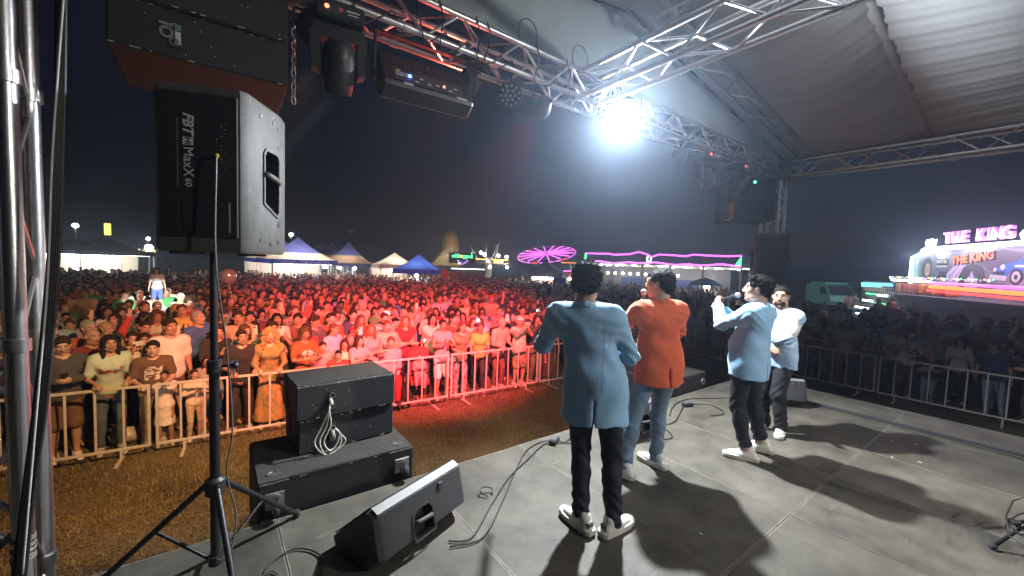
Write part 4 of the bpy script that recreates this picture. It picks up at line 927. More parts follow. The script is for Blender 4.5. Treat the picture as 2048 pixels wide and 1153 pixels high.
def loudspeaker(label, loc, rotz, W, D, H, back=True):
    t = thing('loudspeaker', label, 'speaker', loc, rotz, None); h2 = H/2
    # plan: wide front at +y, narrower back; origin at base centre
    fr, bk, yb, yf = W/2, W*.40, -D/2, D/2; ch = .03
    ol = [(-bk+ch, yb), (bk-ch, yb), (bk, yb+ch), (fr, yf-.09), (fr, yf-.012), (fr-.012, yf), (-fr+.012, yf), (-fr, yf-.012), (-fr, yf-.09), (-bk, yb+ch)]
    b = MB(); n = len(ol); rings = [(0, .955), (.02, 1), (H-.02, 1), (H, .955)]; vs = []
    for z, k in rings: vs += [(x*k, y*k, z) for x, y in ol]
    fs = [tuple(range(n-1, -1, -1)), tuple(3*n+i for i in range(n))]
    for r in range(3): fs += [(r*n+i, r*n+(i+1) % n, (r+1)*n+(i+1) % n, (r+1)*n+i) for i in range(n)]
    b.add(vs, fs); cabo = b.obj('cabinet', MOULD_L, t, smooth='angle')
    # back plate
    b = MB(); b.bbox((0, yb-.004, H*.52), (bk*1.62, .012, H*.86), .004); bpn = b.obj('back_plate', BLACK_PLASTIC, t)
    # side handles: frame, pocket and bar
    for s in (-1, 1):
        sl = Vector((s*fr, yf-.09, 0))-Vector((s*bk, yb+ch, 0)); sl.normalize(); nrm = Vector((sl.y*s, -sl.x*s, 0)); nrm = nrm if nrm.x*s > 0 else -nrm; mid = Vector((s*(fr*.50+bk*.50), (yf-.09+yb+ch)/2, H*.50))+sl*.045; rm = Matrix((sl, nrm, Vector((0, 0, 1)))).transposed()
        def P(u, w, dn=0): return mid+sl*u+nrm*dn+Vector((0, 0, w))
        out = [(-.075, -.13), (.07, -.19), (.095, -.17), (.095, .15), (.07, .17), (-.05, .17), (-.075, .14)]; inn = [(u*.84, w*.92) for u, w in out]; m = len(out)
        b = MB(); b.add([P(u, w, .001) for u, w in out]+[P(u, w, .007) for u, w in out]+[P(u, w, .007) for u, w in inn]+[P(u, w, .0015) for u, w in inn], [(i, (i+1) % m, m+(i+1) % m, m+i) for i in range(m)]+[(m+i, m+(i+1) % m, 2*m+(i+1) % m, 2*m+i) for i in range(m)]+[(2*m+i, 2*m+(i+1) % m, 3*m+(i+1) % m, 3*m+i) for i in range(m)]); hf = b.obj('handle_frame', MOULD_L, t)
        b = MB(); b.add([P(u, w, -.085) for u, w in inn]+[P(u, w, .05) for u, w in inn], [tuple(range(m)), tuple(range(2*m-1, m-1, -1))]+[(i, m+i, m+(i+1) % m, (i+1) % m) for i in range(m)]); carve(cabo, b, BLACK_PLASTIC)
        b = MB(); b.path([P(-.066, .03, .004), P(-.04, .028, .014), (P(.05, .015, .014)), P(.082, .008, .004)], .016, 8); b.obj('handle_bar', MOULD_L, hf, smooth=True)
        b = MB()
        for u, w in ((-.12, .34), (.04, .35), (.11, .33), (.11, .22), (-.12, -.34), (.11, -.24), (.10, -.345), (.0, -.36)):
            w *= H/.84; b.lathe([(0, 0), (.011, 0), (.013, .002), (.013, .003), (0, .003)], P(u*.8, w, .0), 10, rot=rm @ Euler((R(-90), 0, 0)).to_matrix())
        b.obj('bolt_recess', BLACK_PLASTIC, t)
    for s in (-1, 1): b = MB(); b.box((s*fr*.6, 0, -.006), (.05, D*.6, .012)); b.obj('foot_pad', RUBBER, t)
    b = MB(); b.box((0, yf+.003, H/2), (W*.92, .006, H*.94)); b.obj('front_grille', mat('steel_grille', (.02, .02, .02), .5, .6), t)
    return t, bpn, yb, bk
sp, bpn, yb, bk = loudspeaker('black loudspeaker with white print on its back, on the tripod at left', (POLE[0]+.035, POLE[1]+.06, 2.975), R(-23), .50, .42, .79)
zz = .53; X = lambda u: u
rot = (R(90), R(90), 0)
text('FBT', .060, PRINT, bpn, 'lettering', .0006, loc=(-.045, yb-.0115, .605), rot=rot, bold=.0016, shear=.3)
b = MB(); b.box((-.045, yb-.0108, .522), (.042, .001, .036)); b.obj('logo_block', PRINT, bpn)
text('Hi', .036, BLACK_PLASTIC, bpn, 'lettering', .0006, loc=(-.045, yb-.0118, .522), rot=rot, bold=.001)
text('MaxX', .058, PRINT, bpn, 'lettering', .0006, loc=(-.045, yb-.0115, .425), rot=rot)
text('60', .040, PRINT, bpn, 'lettering', .0006, loc=(-.045, yb-.0115, .328), rot=rot)
b = MB()
for k in range(24): b.box((-.088, yb-.0108, .62-.0135*k), (.006, .001, .007 if k % 5 else .012))
rr = random.Random(5)
for k in range(16): b.box((.075+rr.choice((0, .018, .036)), yb-.0108, .62-.0155*k), (.008, .001, rr.uniform(.003, .009)))
b.obj('fine_print', mat('faint_print', (.16, .16, .165), .6), bpn)
b = MB(); b.bbox((.03, yb-.006, .17), (.20, .018, .15), .004); b.obj('input_panel', BLACK_PLASTIC, bpn)
# cable with yellow plug from the loudspeaker to the floor
t = thing('signal_cable', 'thin cable with a yellow plug hanging from the left loudspeaker', 'cable', (POLE[0], POLE[1], 1.204)); M = Matrix.Rotation(R(-23), 4, 'Z'); q = M @ Vector((.075, yb-.012, 0))
b = MB(); b.lathe([(0, 0), (.010, 0), (.010, .035), (.006, .045), (0, .045)], (q.x+.035, q.y+.06, 1.77+.46), 10, rot=(R(90), 0, 0)); b.obj('plug', mat('yellow_plug', (.75, .55, .02), .4), t, smooth='angle')
q0 = Vector((q.x+.035, q.y+.02, 1.77+.46)); b = MB(); b.path(spline([q0, q0+Vector((-.004, -.012, -.07)), (q0.x-.008, q0.y-.01, 1.72), (.05, -.10, 1.3), (.075, -.07, .85), (.05, -.05, .6), (.09, -.06, .35), (.06, -.10, .12), (.10, -.16, .01), (.25, -.12, .008), (.30, -.28, .008)], 7), .0045, 6); b.obj('cord', mat('grey_cable', (.10, .10, .10), .5), t, smooth=True)

# floor wedge monitor
def wedge(label, loc, rotz, L=.74, tag_group=None):
    """long axis local x; slanted grille toward -y(local), rear faces +y"""
    t = thing('floor_monitor', label, 'speaker', loc, rotz, tag_group); pr = [(-.20, .0), (.11, .0), (.215, .10), (.155, .335), (.095, .36), (-.235, .075)]
    b = MB(); n = len(pr); xs = [(-L/2, .90), (-L/2+.035, 1), (L/2-.035, 1), (L/2, .90)]; vs = []
    for x, k in xs: vs += [(x, y*k-.0, .16+(z-.16)*k) for y, z in pr]
    fs = [tuple(range(n-1, -1, -1)), tuple(3*n+i for i in range(n))]
    for r in range(3): fs += [(r*n+i, r*n+(i+1) % n, (r+1)*n+(i+1) % n, (r+1)*n+i) for i in range(n)]
    b.add(vs, fs); cabo = b.obj('cabinet', MOULD, t, smooth='angle')
    a, c = Vector((0, .215, .10)), Vector((0, .155, .335)); u = (c-a).normalized(); nr = Vector((0, u.z, -u.y))
    P = lambda x, s, d=0: Vector((x, 0, 0))+a+u*s+nr*d
    out = [(-.06, -.03), (.115, -.03), (.135, .03), (.115, .135), (.06, .16), (-.03, .16), (-.06, .12)]; inn = [(.03+(x-.03)*.86, .06+(s-.06)*.86) for x, s in out]; m = len(out)
    b = MB(); b.add([P(x, s, .0005) for x, s in out]+[P(x, s, .006) for x, s in out]+[P(x, s, .006) for x, s in inn]+[P(x, s, .0012) for x, s in inn], [(q*m+i, q*m+(i+1) % m, (q+1)*m+(i+1) % m, (q+1)*m+i) for q in range(3) for i in range(m)]); hf = b.obj('handle_frame', MOULD, t)
    b = MB(); b.add([P(x, s, -.07) for x, s in inn]+[P(x, s, .05) for x, s in inn], [tuple(range(m)), tuple(range(2*m-1, m-1, -1))]+[(i, m+i, m+(i+1) % m, (i+1) % m) for i in range(m)]); carve(cabo, b, BLACK_PLASTIC); b = MB(); b.path([P(-.035, .07, .004), P(-.02, .075, .02), P(.085, .085, .02), P(.10, .085, .004)], .013, 8); b.obj('handle_bar', MOULD_L, hf, smooth=True)
    b = MB(); b.bbox(P(-.14, .20, .004), (.035, .014, .05), .003); b.obj('catch', MOULD_L, t)
    b = MB(); b.box((0, .125, .352), (L*.94, .055, .006), rot=(R(-22), 0, 0)); b.obj('top_strip', mat('key_lit_edge', (.16, .16, .155), .5, noise=.2, nscale=20), t)  # strip colour lightened to stand in for key light caught on this edge
    b = MB(); g1, g2 = Vector((0, -.235, .075)), Vector((0, .095, .36)); gm = (g1+g2)/2; ga = math.atan2(g2.z-g1.z, g2.y-g1.y); b.box(gm+Vector((0, -.004, .005)), (L*.93, (g2-g1).length*.95, .006), rot=(ga, 0, 0)); b.obj('grille', MATS['steel_grille'], t)
    for s in (-1, 1): b = MB(); b.box((s*L*.36, -.04, -.004), (.04, .2, .010)); b.obj('foot_pad', RUBBER, t)
    return t
wedge('grey-black floor monitor with a handle, nearest us on the stage edge', (.99, 2.40, 1.209), R(21)+PI, .74)
wedge('dark floor monitor standing behind the farthest singer', (6.2, 2.15, 1.209), R(-48)+PI, .62)
wedge('small dark floor monitor behind the legs of the orange blazer', (3.62, 2.60, 1.209), R(2)+PI, .46)
# right-hand subwoofer by the stage front
t = thing('subwoofer', 'black subwoofer with ring castors beyond the orange blazer, in front of the stage', 'speaker', (5.5, 3.42, 0)); b = MB(); b.bbox((0, 0, .72), (1.10, .76, 1.42), .012); b.obj('cabinet', CAB, t); b = MB(); b.box((0, 0, 1.4325), (1.085, .745, .004)); b.obj('top_panel', CABTOP, t)
for sx in (-1, 1):
    b = MB(); b.lathe([(.030, 0), (.05, 0), (.05, .014), (.030, .014)], (sx*.45, -.39, 1.30), 18, rot=(R(90), 0, 0)); b.obj('castor_plate', ZINC, t)
array_cab('lone black speaker box on the subwoofer beyond the orange blazer', (5.25, 3.55, 1.58), 0, (.55, .48, .27), 23, None)
for nm, pts, col, lab in (
    ('floor_cable', [(1.18, 2.15), (1.32, 2.10), (1.62, 2.32), (1.95, 2.55), (2.30, 2.72), (2.62, 2.86), (2.80, 2.78), (3.0, 2.86)], CABLE, 'black cable from the near floor monitor to the stage edge box'),
    ('floor_cable', [(1.16, 2.10), (1.38, 2.06), (1.70, 2.30), (2.05, 2.60), (2.40, 2.86), (2.70, 2.90), (2.85, 2.70)], CABLE, 'second black cable running beside the one from the near monitor'),
    ('floor_cable', [(3.45, 2.70), (3.75, 2.75), (3.95, 2.55), (4.25, 2.48), (4.6, 2.60), (4.95, 2.72), (5.25, 2.55), (5.1, 2.3), (4.85, 2.35)], CABLE, 'black cable looping between the orange and light blue blazers'),
    ('floor_cable', [(3.6, 2.35), (3.85, 2.25), (4.0, 2.45), (3.8, 2.62), (3.6, 2.5)], CABLE, 'short coil of cable beside the small monitor'),
    ('floor_cable', [(4.4, 2.62), (4.8, 2.80), (5.2, 2.84), (5.6, 2.65), (5.9, 2.5)], CABLE, 'cable leading to the far floor monitor'),
    ('floor_cable', [(.28, 2.32), (.20, 2.42), (.26, 2.56), (.38, 2.60), (.47, 2.52), (.50, 2.40), (.46, 2.28)], CABLE, 'black cable looped on the deck beside the tripod'),
    ('floor_cable', [(6.55, 1.9), (6.56, 1.2), (6.50, .4), (6.44, -.3)], CABLE, 'cable laid along the right side of the stage')):
    b = MB(); n0 = spline([(x, y, 1.2105) for x, y in pts], 8); b.path(n0, .0052, 6); tag(b.obj(nm, col, smooth=True), lab, 'cable', 'cables on the stage floor')
for (x, y, r_, lab) in ((2.72, 2.84, .5, 'small black connector box on the cables behind the nearest singer'), (4.95, 2.70, -.3, 'small black connector box on the cables by the far stage edge')):
    t = thing('connector_box', lab, 'box', (x, y, 1.204), r_); b = MB(); b.bbox((0, 0, .022), (.14, .075, .044), .008); b.obj('case', BLACK_PLASTIC, t); b = MB(); b.bbox((0, 0, .046), (.10, .05, .008), .003); b.obj('lid', mat('dark_grey', (.08, .08, .085), .5), t)
b = MB(); b.path(spline([(1.66, 2.42, 1.209), (1.62, 2.47, 1.23), (1.66, 2.50, 1.245), (1.72, 2.47, 1.23), (1.70, 2.43, 1.209)], 5), .006, 6); tag(b.obj('cable_tie', CABLE, smooth=True), 'small black loop of cable tie on the deck', 'tie')
b = MB(); r2 = random.Random(9)
for (x, y, s, lab) in ((2.62, 1.28, .022, 'tiny white paper scrap in the shadow of the orange blazer'), (5.45, .62, .03, 'largest white paper scrap on the right of the stage floor'), (5.35, .80, .028, 'white paper scrap just left of the largest scrap'), (6.0, .72, .02, 'small white paper scrap nearest the side cable strip'), (5.9, .9, .018, 'smallest white paper scrap near the side cable strip')):
    b = MB(); b.box((0, 0, .0), (s, s*.6, .002), rot=(.05, .03, r2.uniform(0, 3))); tag(b.obj('paper_scrap', WHITE_RUBBER, loc=(x, y, 1.2065)), lab, 'scrap', 'paper scraps on the stage floor')
# mic stand with coiled cable, right edge
t = thing('microphone_stand', 'black microphone stand with coiled cable at the right edge', 'stand', (4.36, -.10, 1.204)); b = MB(); b.tube((0, 0, .1), (0, 0, .86), .011, 10); b.obj('pole', BM, t, smooth='angle')
for k, a in enumerate((R(140), R(20), R(262))):
    b = MB(); b.path([(0, 0, .26), (math.cos(a)*.1, math.sin(a)*.1, .20), (math.cos(a)*.30, math.sin(a)*.30, .02)], .011, 8); lg = b.obj('leg', BM, t, smooth=True); b = MB(); b.sphere((math.cos(a)*.31, math.sin(a)*.31, .018), (.025, .025, .018), 8, 5); b.obj('rubber_foot', RUBBER, lg)
b = MB(); b.tube((-.06, .05, .80), (.28, -.24, 1.02), .008, 8); b.obj('boom', BM, t, smooth='angle'); b = MB(); b.sphere((0, 0, .87), .03, 10, 6); b.obj('clutch', BLACK_PLASTIC, t)
ct = thing('coiled_cable', 'black cable coiled over the legs of the microphone stand', 'cable', (4.36, -.10, 1.204)); b = MB(); pts = []
for k in range(70): a = k*.55; pts.append((-.09+.13*math.cos(a)+.004*k*math.sin(k), .03+.13*math.sin(a), .10+.0022*k+.02*math.sin(k*.9)))
b.path(pts, .005, 5); b.obj('coil', CABLE, ct, smooth=True); b = MB(); b.path(spline([(-.05, .05, .25), (-.04, .05, .5), (-.06, .03, .65), (-.02, 0, .8), (.01, .02, .9)], 6), .005, 5); b.obj('riser', CABLE, ct, smooth=True)
# hung array at left and right
for k in range(3):
    array_cab(['lowest cabinet of the hanging speaker array at upper left', 'second cabinet of the hanging speaker array at upper left', 'top cabinet of the hanging speaker array at upper left'][k], (-.02, 3.42, 4.21+.295*k), R(-1), (.86, .62, .28), 31+k, 'hanging speaker array at left', plugs=(k == 0), tilt=R(-3+2*k))
t = tag(text('IO', .085, mat('stencil', (.20, .20, .20), .7), None, 'stencil', .0006, loc=(-.21, 3.105, 4.235), rot=(R(90), R(90), 0), bold=.003), 'faded stencil letters on the back of the hanging array', 'lettering')
t = thing('sticker', 'green and white sticker on the back of the hanging array', 'sticker', (-.155, 3.104, 4.24)); b = MB(); b.box((0, 0, .025), (.026, .001, .03)); b.obj('green_patch', mat('green_patch', (.06, .34, .22), .6), t); b = MB(); b.box((0, 0, -.035), (.026, .001, .07)); b.obj('white_patch', mat('white_patch', (.5, .54, .54), .6), t)
ch = thing('chain', 'steel hoist chain hanging beside the upper left speaker array', 'chain', (.44, 3.12, 4.02))
b = MB(); b.path([(.014*math.cos(a), 0, .030*math.sin(a)) for a in (2*PI*k/10 for k in range(10))], .0042, 5, close=True); lm = b.mesh('link', ZINC, smooth=True)
for k in range(17):
    o = link('link', lm, ch, (0, 0, .044*k)); o.rotation_euler = (0, random.uniform(-.1, .1), (PI/2)*(k % 2)+.4)
# right side: array, loudspeaker on stand, par
array_cab('lower cabinet of the hanging speaker array by the right tower', (7.72, 3.38, 4.05), R(-38), (.80, .5, .34), 41, 'hanging speaker array at right', plugs=False, tilt=R(-5)); array_cab('upper cabinet of the hanging speaker array by the right tower', (7.72, 3.38, 4.40), R(-38), (.80, .5, .34), 44, 'hanging speaker array at right', plugs=False)
b = MB(); b.box((7.305, 3.48, 4.03), (.012, .42, .30), rot=(0, 0, R(-38))); tag(b.obj('wooden_panel', mat('raw_wood', (.36, .22, .11), .7, noise=.3, nscale=9)), 'pale wooden side panel of the right hanging array', 'panel')
loudspeaker('black loudspeaker with slotted handles in front of the right tower', (7.98, 3.0, 2.80), R(-62), .58, .52, .86)
t = thing('speaker_stand', 'pole stand under the loudspeaker by the right tower', 'stand', (7.98, 3.0, 0)); b = MB(); b.tube((0, 0, .1), (0, 0, 2.79), .02, 12); b.obj('pole', BM, t, smooth='angle')
for a in (.3, 2.4, 4.5): b = MB(); b.tube((0, 0, 1.0), (math.cos(a)*.6, math.sin(a)*.6, .02), .015, 8); b.obj('leg', BM, t, smooth='angle')
# cables hanging by the left tower
t = thing('hanging_cable', 'pale thin cable hanging beside the left tower', 'cable', (-.50, 2.9, 1.2)); b = MB(); p0, p1, p2 = ony(128, -20, 2.75), ony(105, 300, 2.75), ony(95, 560, 2.75); b.path(spline([p-Vector((-.50, 2.9, 1.2)) for p in (p0, p1, p2, ony(75, 800, 2.75), ony(45, 1150, 2.75))], 8), .0048, 6); b.obj('cord', mat('grey_white_cable', (.45, .45, .43), .5), t, smooth=True)
t = thing('cable_bundle', 'thick bundle of black cables strapped along the left tower', 'cable', (-.55, 2.9, 1.2))
for k in range(5):
    b = MB(); dx = (k-2)*4; b.path(spline([p-Vector((-.55, 2.9, 1.2)) for p in (ony(122+dx, -20, 2.78), ony(118+dx, 300, 2.78), ony(104+dx*1.2, 560, 2.78), ony(82+dx*1.4, 800, 2.78), ony(58+dx*1.2, 980, 2.80), ony(34+dx*1.5, 1190, 2.80))], 8), .009, 6); b.obj('strand', CABLE, t, smooth=True)
t = thing('tape_wrap', 'silver tape wound round the left tower near the floor', 'tape', (-.76, 2.925, 1.45))
b = MB()
for k in range(6): b.lathe([(.040, -.008), (.044, -.005), (.044, .005), (.040, .008)], (0, 0, .025*k-.04*(k % 2)), 14, rot=(random.uniform(-.2, .2), random.uniform(-.2, .2), 0))
b.obj('band', ALU_DULL, t, smooth='angle')

# ---- lamps on the trusses
LED_R = mat('led_red', (.3, .02, .01), .4, emit=(1, .08, .03), estr=14, sample=False); LED_B = mat('led_blue', (.02, .05, .4), .4, emit=(.05, .12, 1), estr=18, sample=False); LED_G = mat('led_green', (.02, .3, .1), .4, emit=(.05, 1, .35), estr=12, sample=False); LENS = mat('lens', (.35, .37, .40), .15, .3); FIX = mat('fixture_black', (.016, .016, .018), .48, noise=.2, nscale=30, bump=.15, bscale=90)
def clamp(parent, p, L):
    b = MB(); b.box(p+Vector((0, 0, -L/2)), (.035, .012, L)); b.lathe([(.027, -.018), (.036, -.018), (.036, .018), (.027, .018)], p+Vector((0, 0, .0)), 14, rot=(0, R(90), 0)); b.obj('clamp', ZINC, parent, smooth='angle')
def moving_head(label, loc, rz, tilt, s=1.0, grp='moving heads on the front truss'):
    t = thing('moving_head', label, 'lamp', loc, rz, grp); t.scale = (s, s, s)
    b = MB(); b.bbox((0, 0, -.06), (.36, .30, .13), .015); ba = b.obj('base', FIX, t); b = MB(); b.box((-.07, -.1515, -.06), (.12, .003, .08)); b.obj('display', mat('display', (.05, .06, .07), .2), ba)
    b = MB(); b.sphere((-.10, -.154, -.055), (.016, .006, .016), 10, 6); b.obj('indicator', LED_R, ba); b = MB(); b.box((.0, -.1535, -.055), (.03, .002, .03)); b.obj('red_tag', mat('red_tag', (.5, .08, .07), .5), ba)
    b = MB(); b.box((.09, -.1535, -.05), (.10, .002, .012)); b.box((.09, -.1535, -.075), (.08, .002, .008)); b.obj('print', PRINT, ba)
    clamp(t, Vector((-.12, 0, .045)), .06); clamp(t, Vector((.12, 0, .045)), .06)
    b = MB(); b.prism([(-.19, -.13), (.19, -.13), (.19, -.18), (.215, -.20), (.20, -.48), (.145, -.50), (.135, -.24), (-.135, -.24), (-.145, -.50), (-.20, -.48), (-.215, -.20), (-.19, -.18)], -.055, .055, 'y'); b.obj('yoke', FIX, t)
    M = Euler((tilt, 0, 0)).to_matrix(); hd = MB(); hd.lathe([(0, .20), (.075, .195), (.115, .15), (.128, .05), (.128, -.06), (.118, -.16), (.108, -.20), (.095, -.20), (.092, -.185), (0, -.185)], (0, 0, -.43), 20, rot=M); hd_o = hd.obj('head', FIX, t, smooth='angle')
    b = MB(); b.lathe([(.130, .03), (.134, .035), (.134, .05), (.130, .055)], (0, 0, -.43), 20, rot=M, arc=PI*1.1); b.obj('trim_arc', ALU_DULL, hd_o, smooth='angle')
    b = MB(); b.lathe([(0, -.189), (.09, -.189)], (0, 0, -.43), 20, rot=M); b.obj('lens', LENS, hd_o); return t
moving_head('big moving head lamp hanging beside the left speaker array', (.70, 3.02, 4.64), R(-8), R(24), .84)
def par_can(label, loc, dirv, led=None, n=18, r=.105, L=.16, yoke=True, mesh_lens=True, grp='par lamps on the trusses', lens_mat=None):
    t = thing('par_lamp', label, 'lamp', loc, 0, grp); M = frame(Vector(dirv)*-1, (0, 0, 1)); d = Vector(dirv).normalized()
    b = MB(); b.lathe([(0, -L), (r*.55, -L), (r*.75, -L*.8), (r, -L*.35), (r, .0), (r*.9, .004), (r*.88, -.012), (0, -.012)], (0, 0, 0), 20, rot=M); b.obj('can', FIX, t, smooth='angle')
    b = MB()
    if mesh_lens:
        pts = [(0, 0)]+[(r*.36, 2*PI*k/6) for k in range(6)]+[(r*.70, 2*PI*(k+.5)/11) for k in range(11)]
        for rr_, a in pts[:n]: b.lathe([(0, .006), (r*.09, .004), (r*.13, -.004), (r*.13, -.012)], M @ Vector((rr_*math.cos(a), rr_*math.sin(a), 0)), 8, rot=M)
        b.obj('lens_cluster', lens_mat or LENS, t, smooth='angle')
    else: b.lathe([(0, .003), (r*.86, -.006)], (0, 0, 0), 20, rot=M); b.obj('lens', lens_mat or LENS, t)
    top = Vector((0, 0, 4.67-loc[2])); b = MB(); x = M @ Vector((1, 0, 0)); x.z = 0; x.normalize(); c = -d*L*.4
    b.path([c-x*r*1.08, c-x*r*1.1+top*.55, c+x*r*1.1+top*.55, c+x*r*1.08], .008, 6); b.tube(c+top*.55, Vector((c.x, c.y, top.z)), .012, 8); b.obj('yoke', FIX, t)
    return t
# wide flat wash panel with blue indicator
t = thing('strobe_panel', 'wide black strobe panel with a blue indicator hanging from the front truss', 'lamp', (1.36, 3.08, 4.36), R(-3)); M = Euler((R(-34), 0, 0)).to_matrix()
b = MB(); b.bbox((0, 0, 0), (.74, .16, .36), .02, rot=M); ca = b.obj('case', FIX, t); P = lambda x, y, z: M @ Vector((x, y, z))
b = MB()
for k in range(13): b.box(P(-.33+.055*k, -.083, .11), (.010, .006, .11), rot=M)
b.obj('cooling_fin', FIX, ca)
b = MB(); b.box(P(0, -.083, -.07), (.56, .004, .13), rot=M); b.obj('control_plate', mat('control_plate', (.05, .05, .055), .4), ca)
b = MB(); b.sphere(P(-.16, -.09, -.07), .013, 8, 5); b.obj('indicator', LED_B, ca); b = MB(); b.sphere(P(.12, -.088, -.07), .009, 8, 5); b.obj('indicator', LED_R, ca)
b = MB(); b.box(P(-.24, -.086, -.03), (.03, .004, .03), rot=M); b.obj('yellow_tag', mat('yellow_tag', (.5, .42, .03), .6), ca); b = MB()
rnd = random.Random(3)
for k in range(9): b.box(P(-.22+.055*k+rnd.uniform(-.01, .01), -.0865, -.08+rnd.uniform(-.03, .03)), (.028, .004, .014), rot=M)
for k in range(3): b.box(P(-.20, -.0865, -.045-.018*k), (.13, .003, .004), rot=M)
b.obj('connector_row', PRINT, ca)['kind'] = 'stuff'; b = MB(); b.box(P(-.18, -.083, -.155), (.07, .004, .02), rot=M); b.box(P(.26, -.083, -.155), (.09, .004, .02), rot=M); b.obj('rating_label', PRINT, ca)
for s in (-1, 1):
    b = MB(); b.box((s*.39, 0, .13), (.012, .04, .36)); b.obj('bracket', FIX, t); clamp(t, Vector((s*.25, -.135, .33)), .05)
b = MB(); b.box((0, 0, .305), (.79, .045, .012)); b.obj('cross_bar', FIX, t)
par_can('round LED par lamp with a ring of pale lenses on the front truss', (2.13, 2.98, 4.47), (-.60, -.75, -.40), r=.115)
par_can('round black LED par lamp on the right corner block', (7.95, 2.84, 4.74), (-.80, -.62, -.15), r=.15)
for k, (x, lab) in enumerate(((2.62, 'dark par lamp left of the bright lamp, aimed at the crowd'), (1.78, 'dark par lamp aimed at the crowd beside the strobe panel'), (.56, 'dark par lamp aimed at the crowd beside the moving head'), (5.1, 'par lamp on the front truss right of the bright lamp'), (6.2, 'second par lamp right of the bright lamp'), (7.0, 'third par lamp right of the bright lamp, with green indicator'))):
    par_can(lab, (x, 3.16, 4.50), (.15, .9, -.5), r=.10, mesh_lens=False)
b = MB(); b.sphere((7.0, 2.93, 4.43), .018, 8, 5); tag(b.obj('indicator_light', LED_G), 'tiny green indicator light on the right of the front truss', 'light')
moving_head('moving head lamp on the front truss near the right corner', (6.6, 3.02, 4.64), R(10), R(20), .8)
moving_head('moving head lamp on the front truss between the two right par lamps', (5.65, 3.02, 4.64), R(-10), R(-15), .8)
# loose cables on the front truss
for k in range(13):
    r1 = random.Random(50+k); x = .55+.27*k+r1.uniform(-.1, .1); y = r1.choice((2.93, 3.2)); b = MB()
    if k in (6, 9): pts = [(x+.11*math.cos(a), 2.92, 5.02+.13*math.sin(a)) for a in (2*PI*q/16 for q in range(17))]
    else: pts = spline([(x, y-.03, 4.95), (x+.03, y-.04, 4.82), (x+r1.uniform(-.05, .1), y-.04, 4.66-r1.uniform(0, .12)), (x+.16, y-.03, 4.64), (x+.25, y-.035, 4.72), (x+.3, y, 4.70)], 6)
    b.path(pts, .006, 6); tag(b.obj('truss_cable', CABLE, smooth=True), 'black cable %s the front truss, %s from the left' % ('looped on top of' if k in (6, 9) else 'draped over', ['first', 'second', 'third', 'fourth', 'fifth', 'sixth', 'seventh', 'eighth', 'ninth', 'tenth', 'eleventh', 'twelfth', 'thirteenth'][k]), 'cable', 'cables on the front truss')
# bright lamp in view
HOT = mat('hot_lens', (1, 1, 1), .4, emit=(.93, .97, 1), estr=260, sample=False)
par_can('blazing white lamp on the front truss shining back over the stage', (3.62, 3.04, 4.60), (-.45, -.75, -.42), r=.135, L=.2, mesh_lens=False, lens_mat=HOT)
par_can('wash lamp on the rear truss behind the camera', (4.8, -3.38, 4.58), (-.35, .9, -.4), r=.12, mesh_lens=False, lens_mat=HOT)
# ---------------------------------------------------------------- the fair behind the crowd
def gp(x, dep): p = atd(x, 528+.036*(x-1024), dep); return Vector((p.x, p.y, 0))
def face(p): return -math.atan2(p.x, p.y)
def zat(y, x, dep): return CZ+(528+.036*(x-1024)-y)*dep/800
BULB = mat('bulb_white', (1, .95, .85), .4, emit=(1, .93, .80), estr=26, sample=False); TUBE_W = mat('tube_white', (1, 1, 1), .4, emit=(.86, 1, .93), estr=9, sample=False); TUBE_P = mat('tube_pink', (1, .3, .9), .4, emit=(.92, .18, .95), estr=1.7, sample=False); TUBE_G = mat('tube_green', (.2, 1, .4), .4, emit=(.12, .95, .42), estr=1.8, sample=False)
TUBE_V = mat('tube_violet', (.4, .3, 1), .4, emit=(.36, .25, 1), estr=2.0, sample=False); TUBE_O = mat('tube_orange', (1, .3, .05), .4, emit=(1, .26, .05), estr=2.2, sample=False); TUBE_R = mat('tube_red', (1, .1, .1), .4, emit=(1, .08, .07), estr=2.0, sample=False); TUBE_A = mat('tube_amber', (1, .6, .1), .4, emit=(1, .55, .12), estr=3.0, sample=False); TUBE_B = mat('tube_blue', (.2, .5, 1), .4, emit=(.2, .5, 1), estr=2.2, sample=False)
FLUO = mat('fluorescent', (1, 1, .95), .4, emit=(1, .95, .85), estr=22, sample=False)
T_DARK = mat('tent_dark', (.06, .05, .045), .9, noise=.2); T_GREY = mat('tent_grey', (.30, .30, .29), .85, noise=.1); T_RED = mat('tent_red', (.40, .05, .045), .8, noise=.1); POST = mat('white_post', (.6, .6, .58), .5); PALEWALL = mat('pale_wall', (.55, .52, .46), .8, noise=.12, nscale=1.2)
def fabric(name, color, tr=.45):
    m = mat(name, color, .85, noise=.12, nscale=2); nt = m.node_tree; b = nt.nodes['Principled BSDF']; tn = nt.nodes.new('ShaderNodeBsdfTranslucent'); mx = nt.nodes.new('ShaderNodeMixShader'); mx.inputs[0].default_value = tr
    src = b.inputs['Base Color'].links[0].from_socket; nt.links.new(src, tn.inputs[0]); nt.links.new(b.outputs[0], mx.inputs[1]); nt.links.new(tn.outputs[0], mx.inputs[2]); nt.links.new(mx.outputs[0], nt.nodes['Material Output'].inputs[0]); return m
T_WHITE = fabric('tent_white', (.60, .54, .45)); T_BLUE = fabric('tent_blue', (.06, .13, .55)); T_NAVY = fabric('tent_navy', (.09, .10, .30)); T_TAN = fabric('tent_tan', (.46, .32, .22))
def lamp(loc, e, c=(1, .9, .75), r=.2):
    l = bpy.data.lights.new('stall_lamp', 'POINT'); l.energy = e; l.color = c; l.shadow_soft_size = r; o = bpy.data.objects.new('stall_lamp', l); COL.objects.link(o); o.location = loc; return o
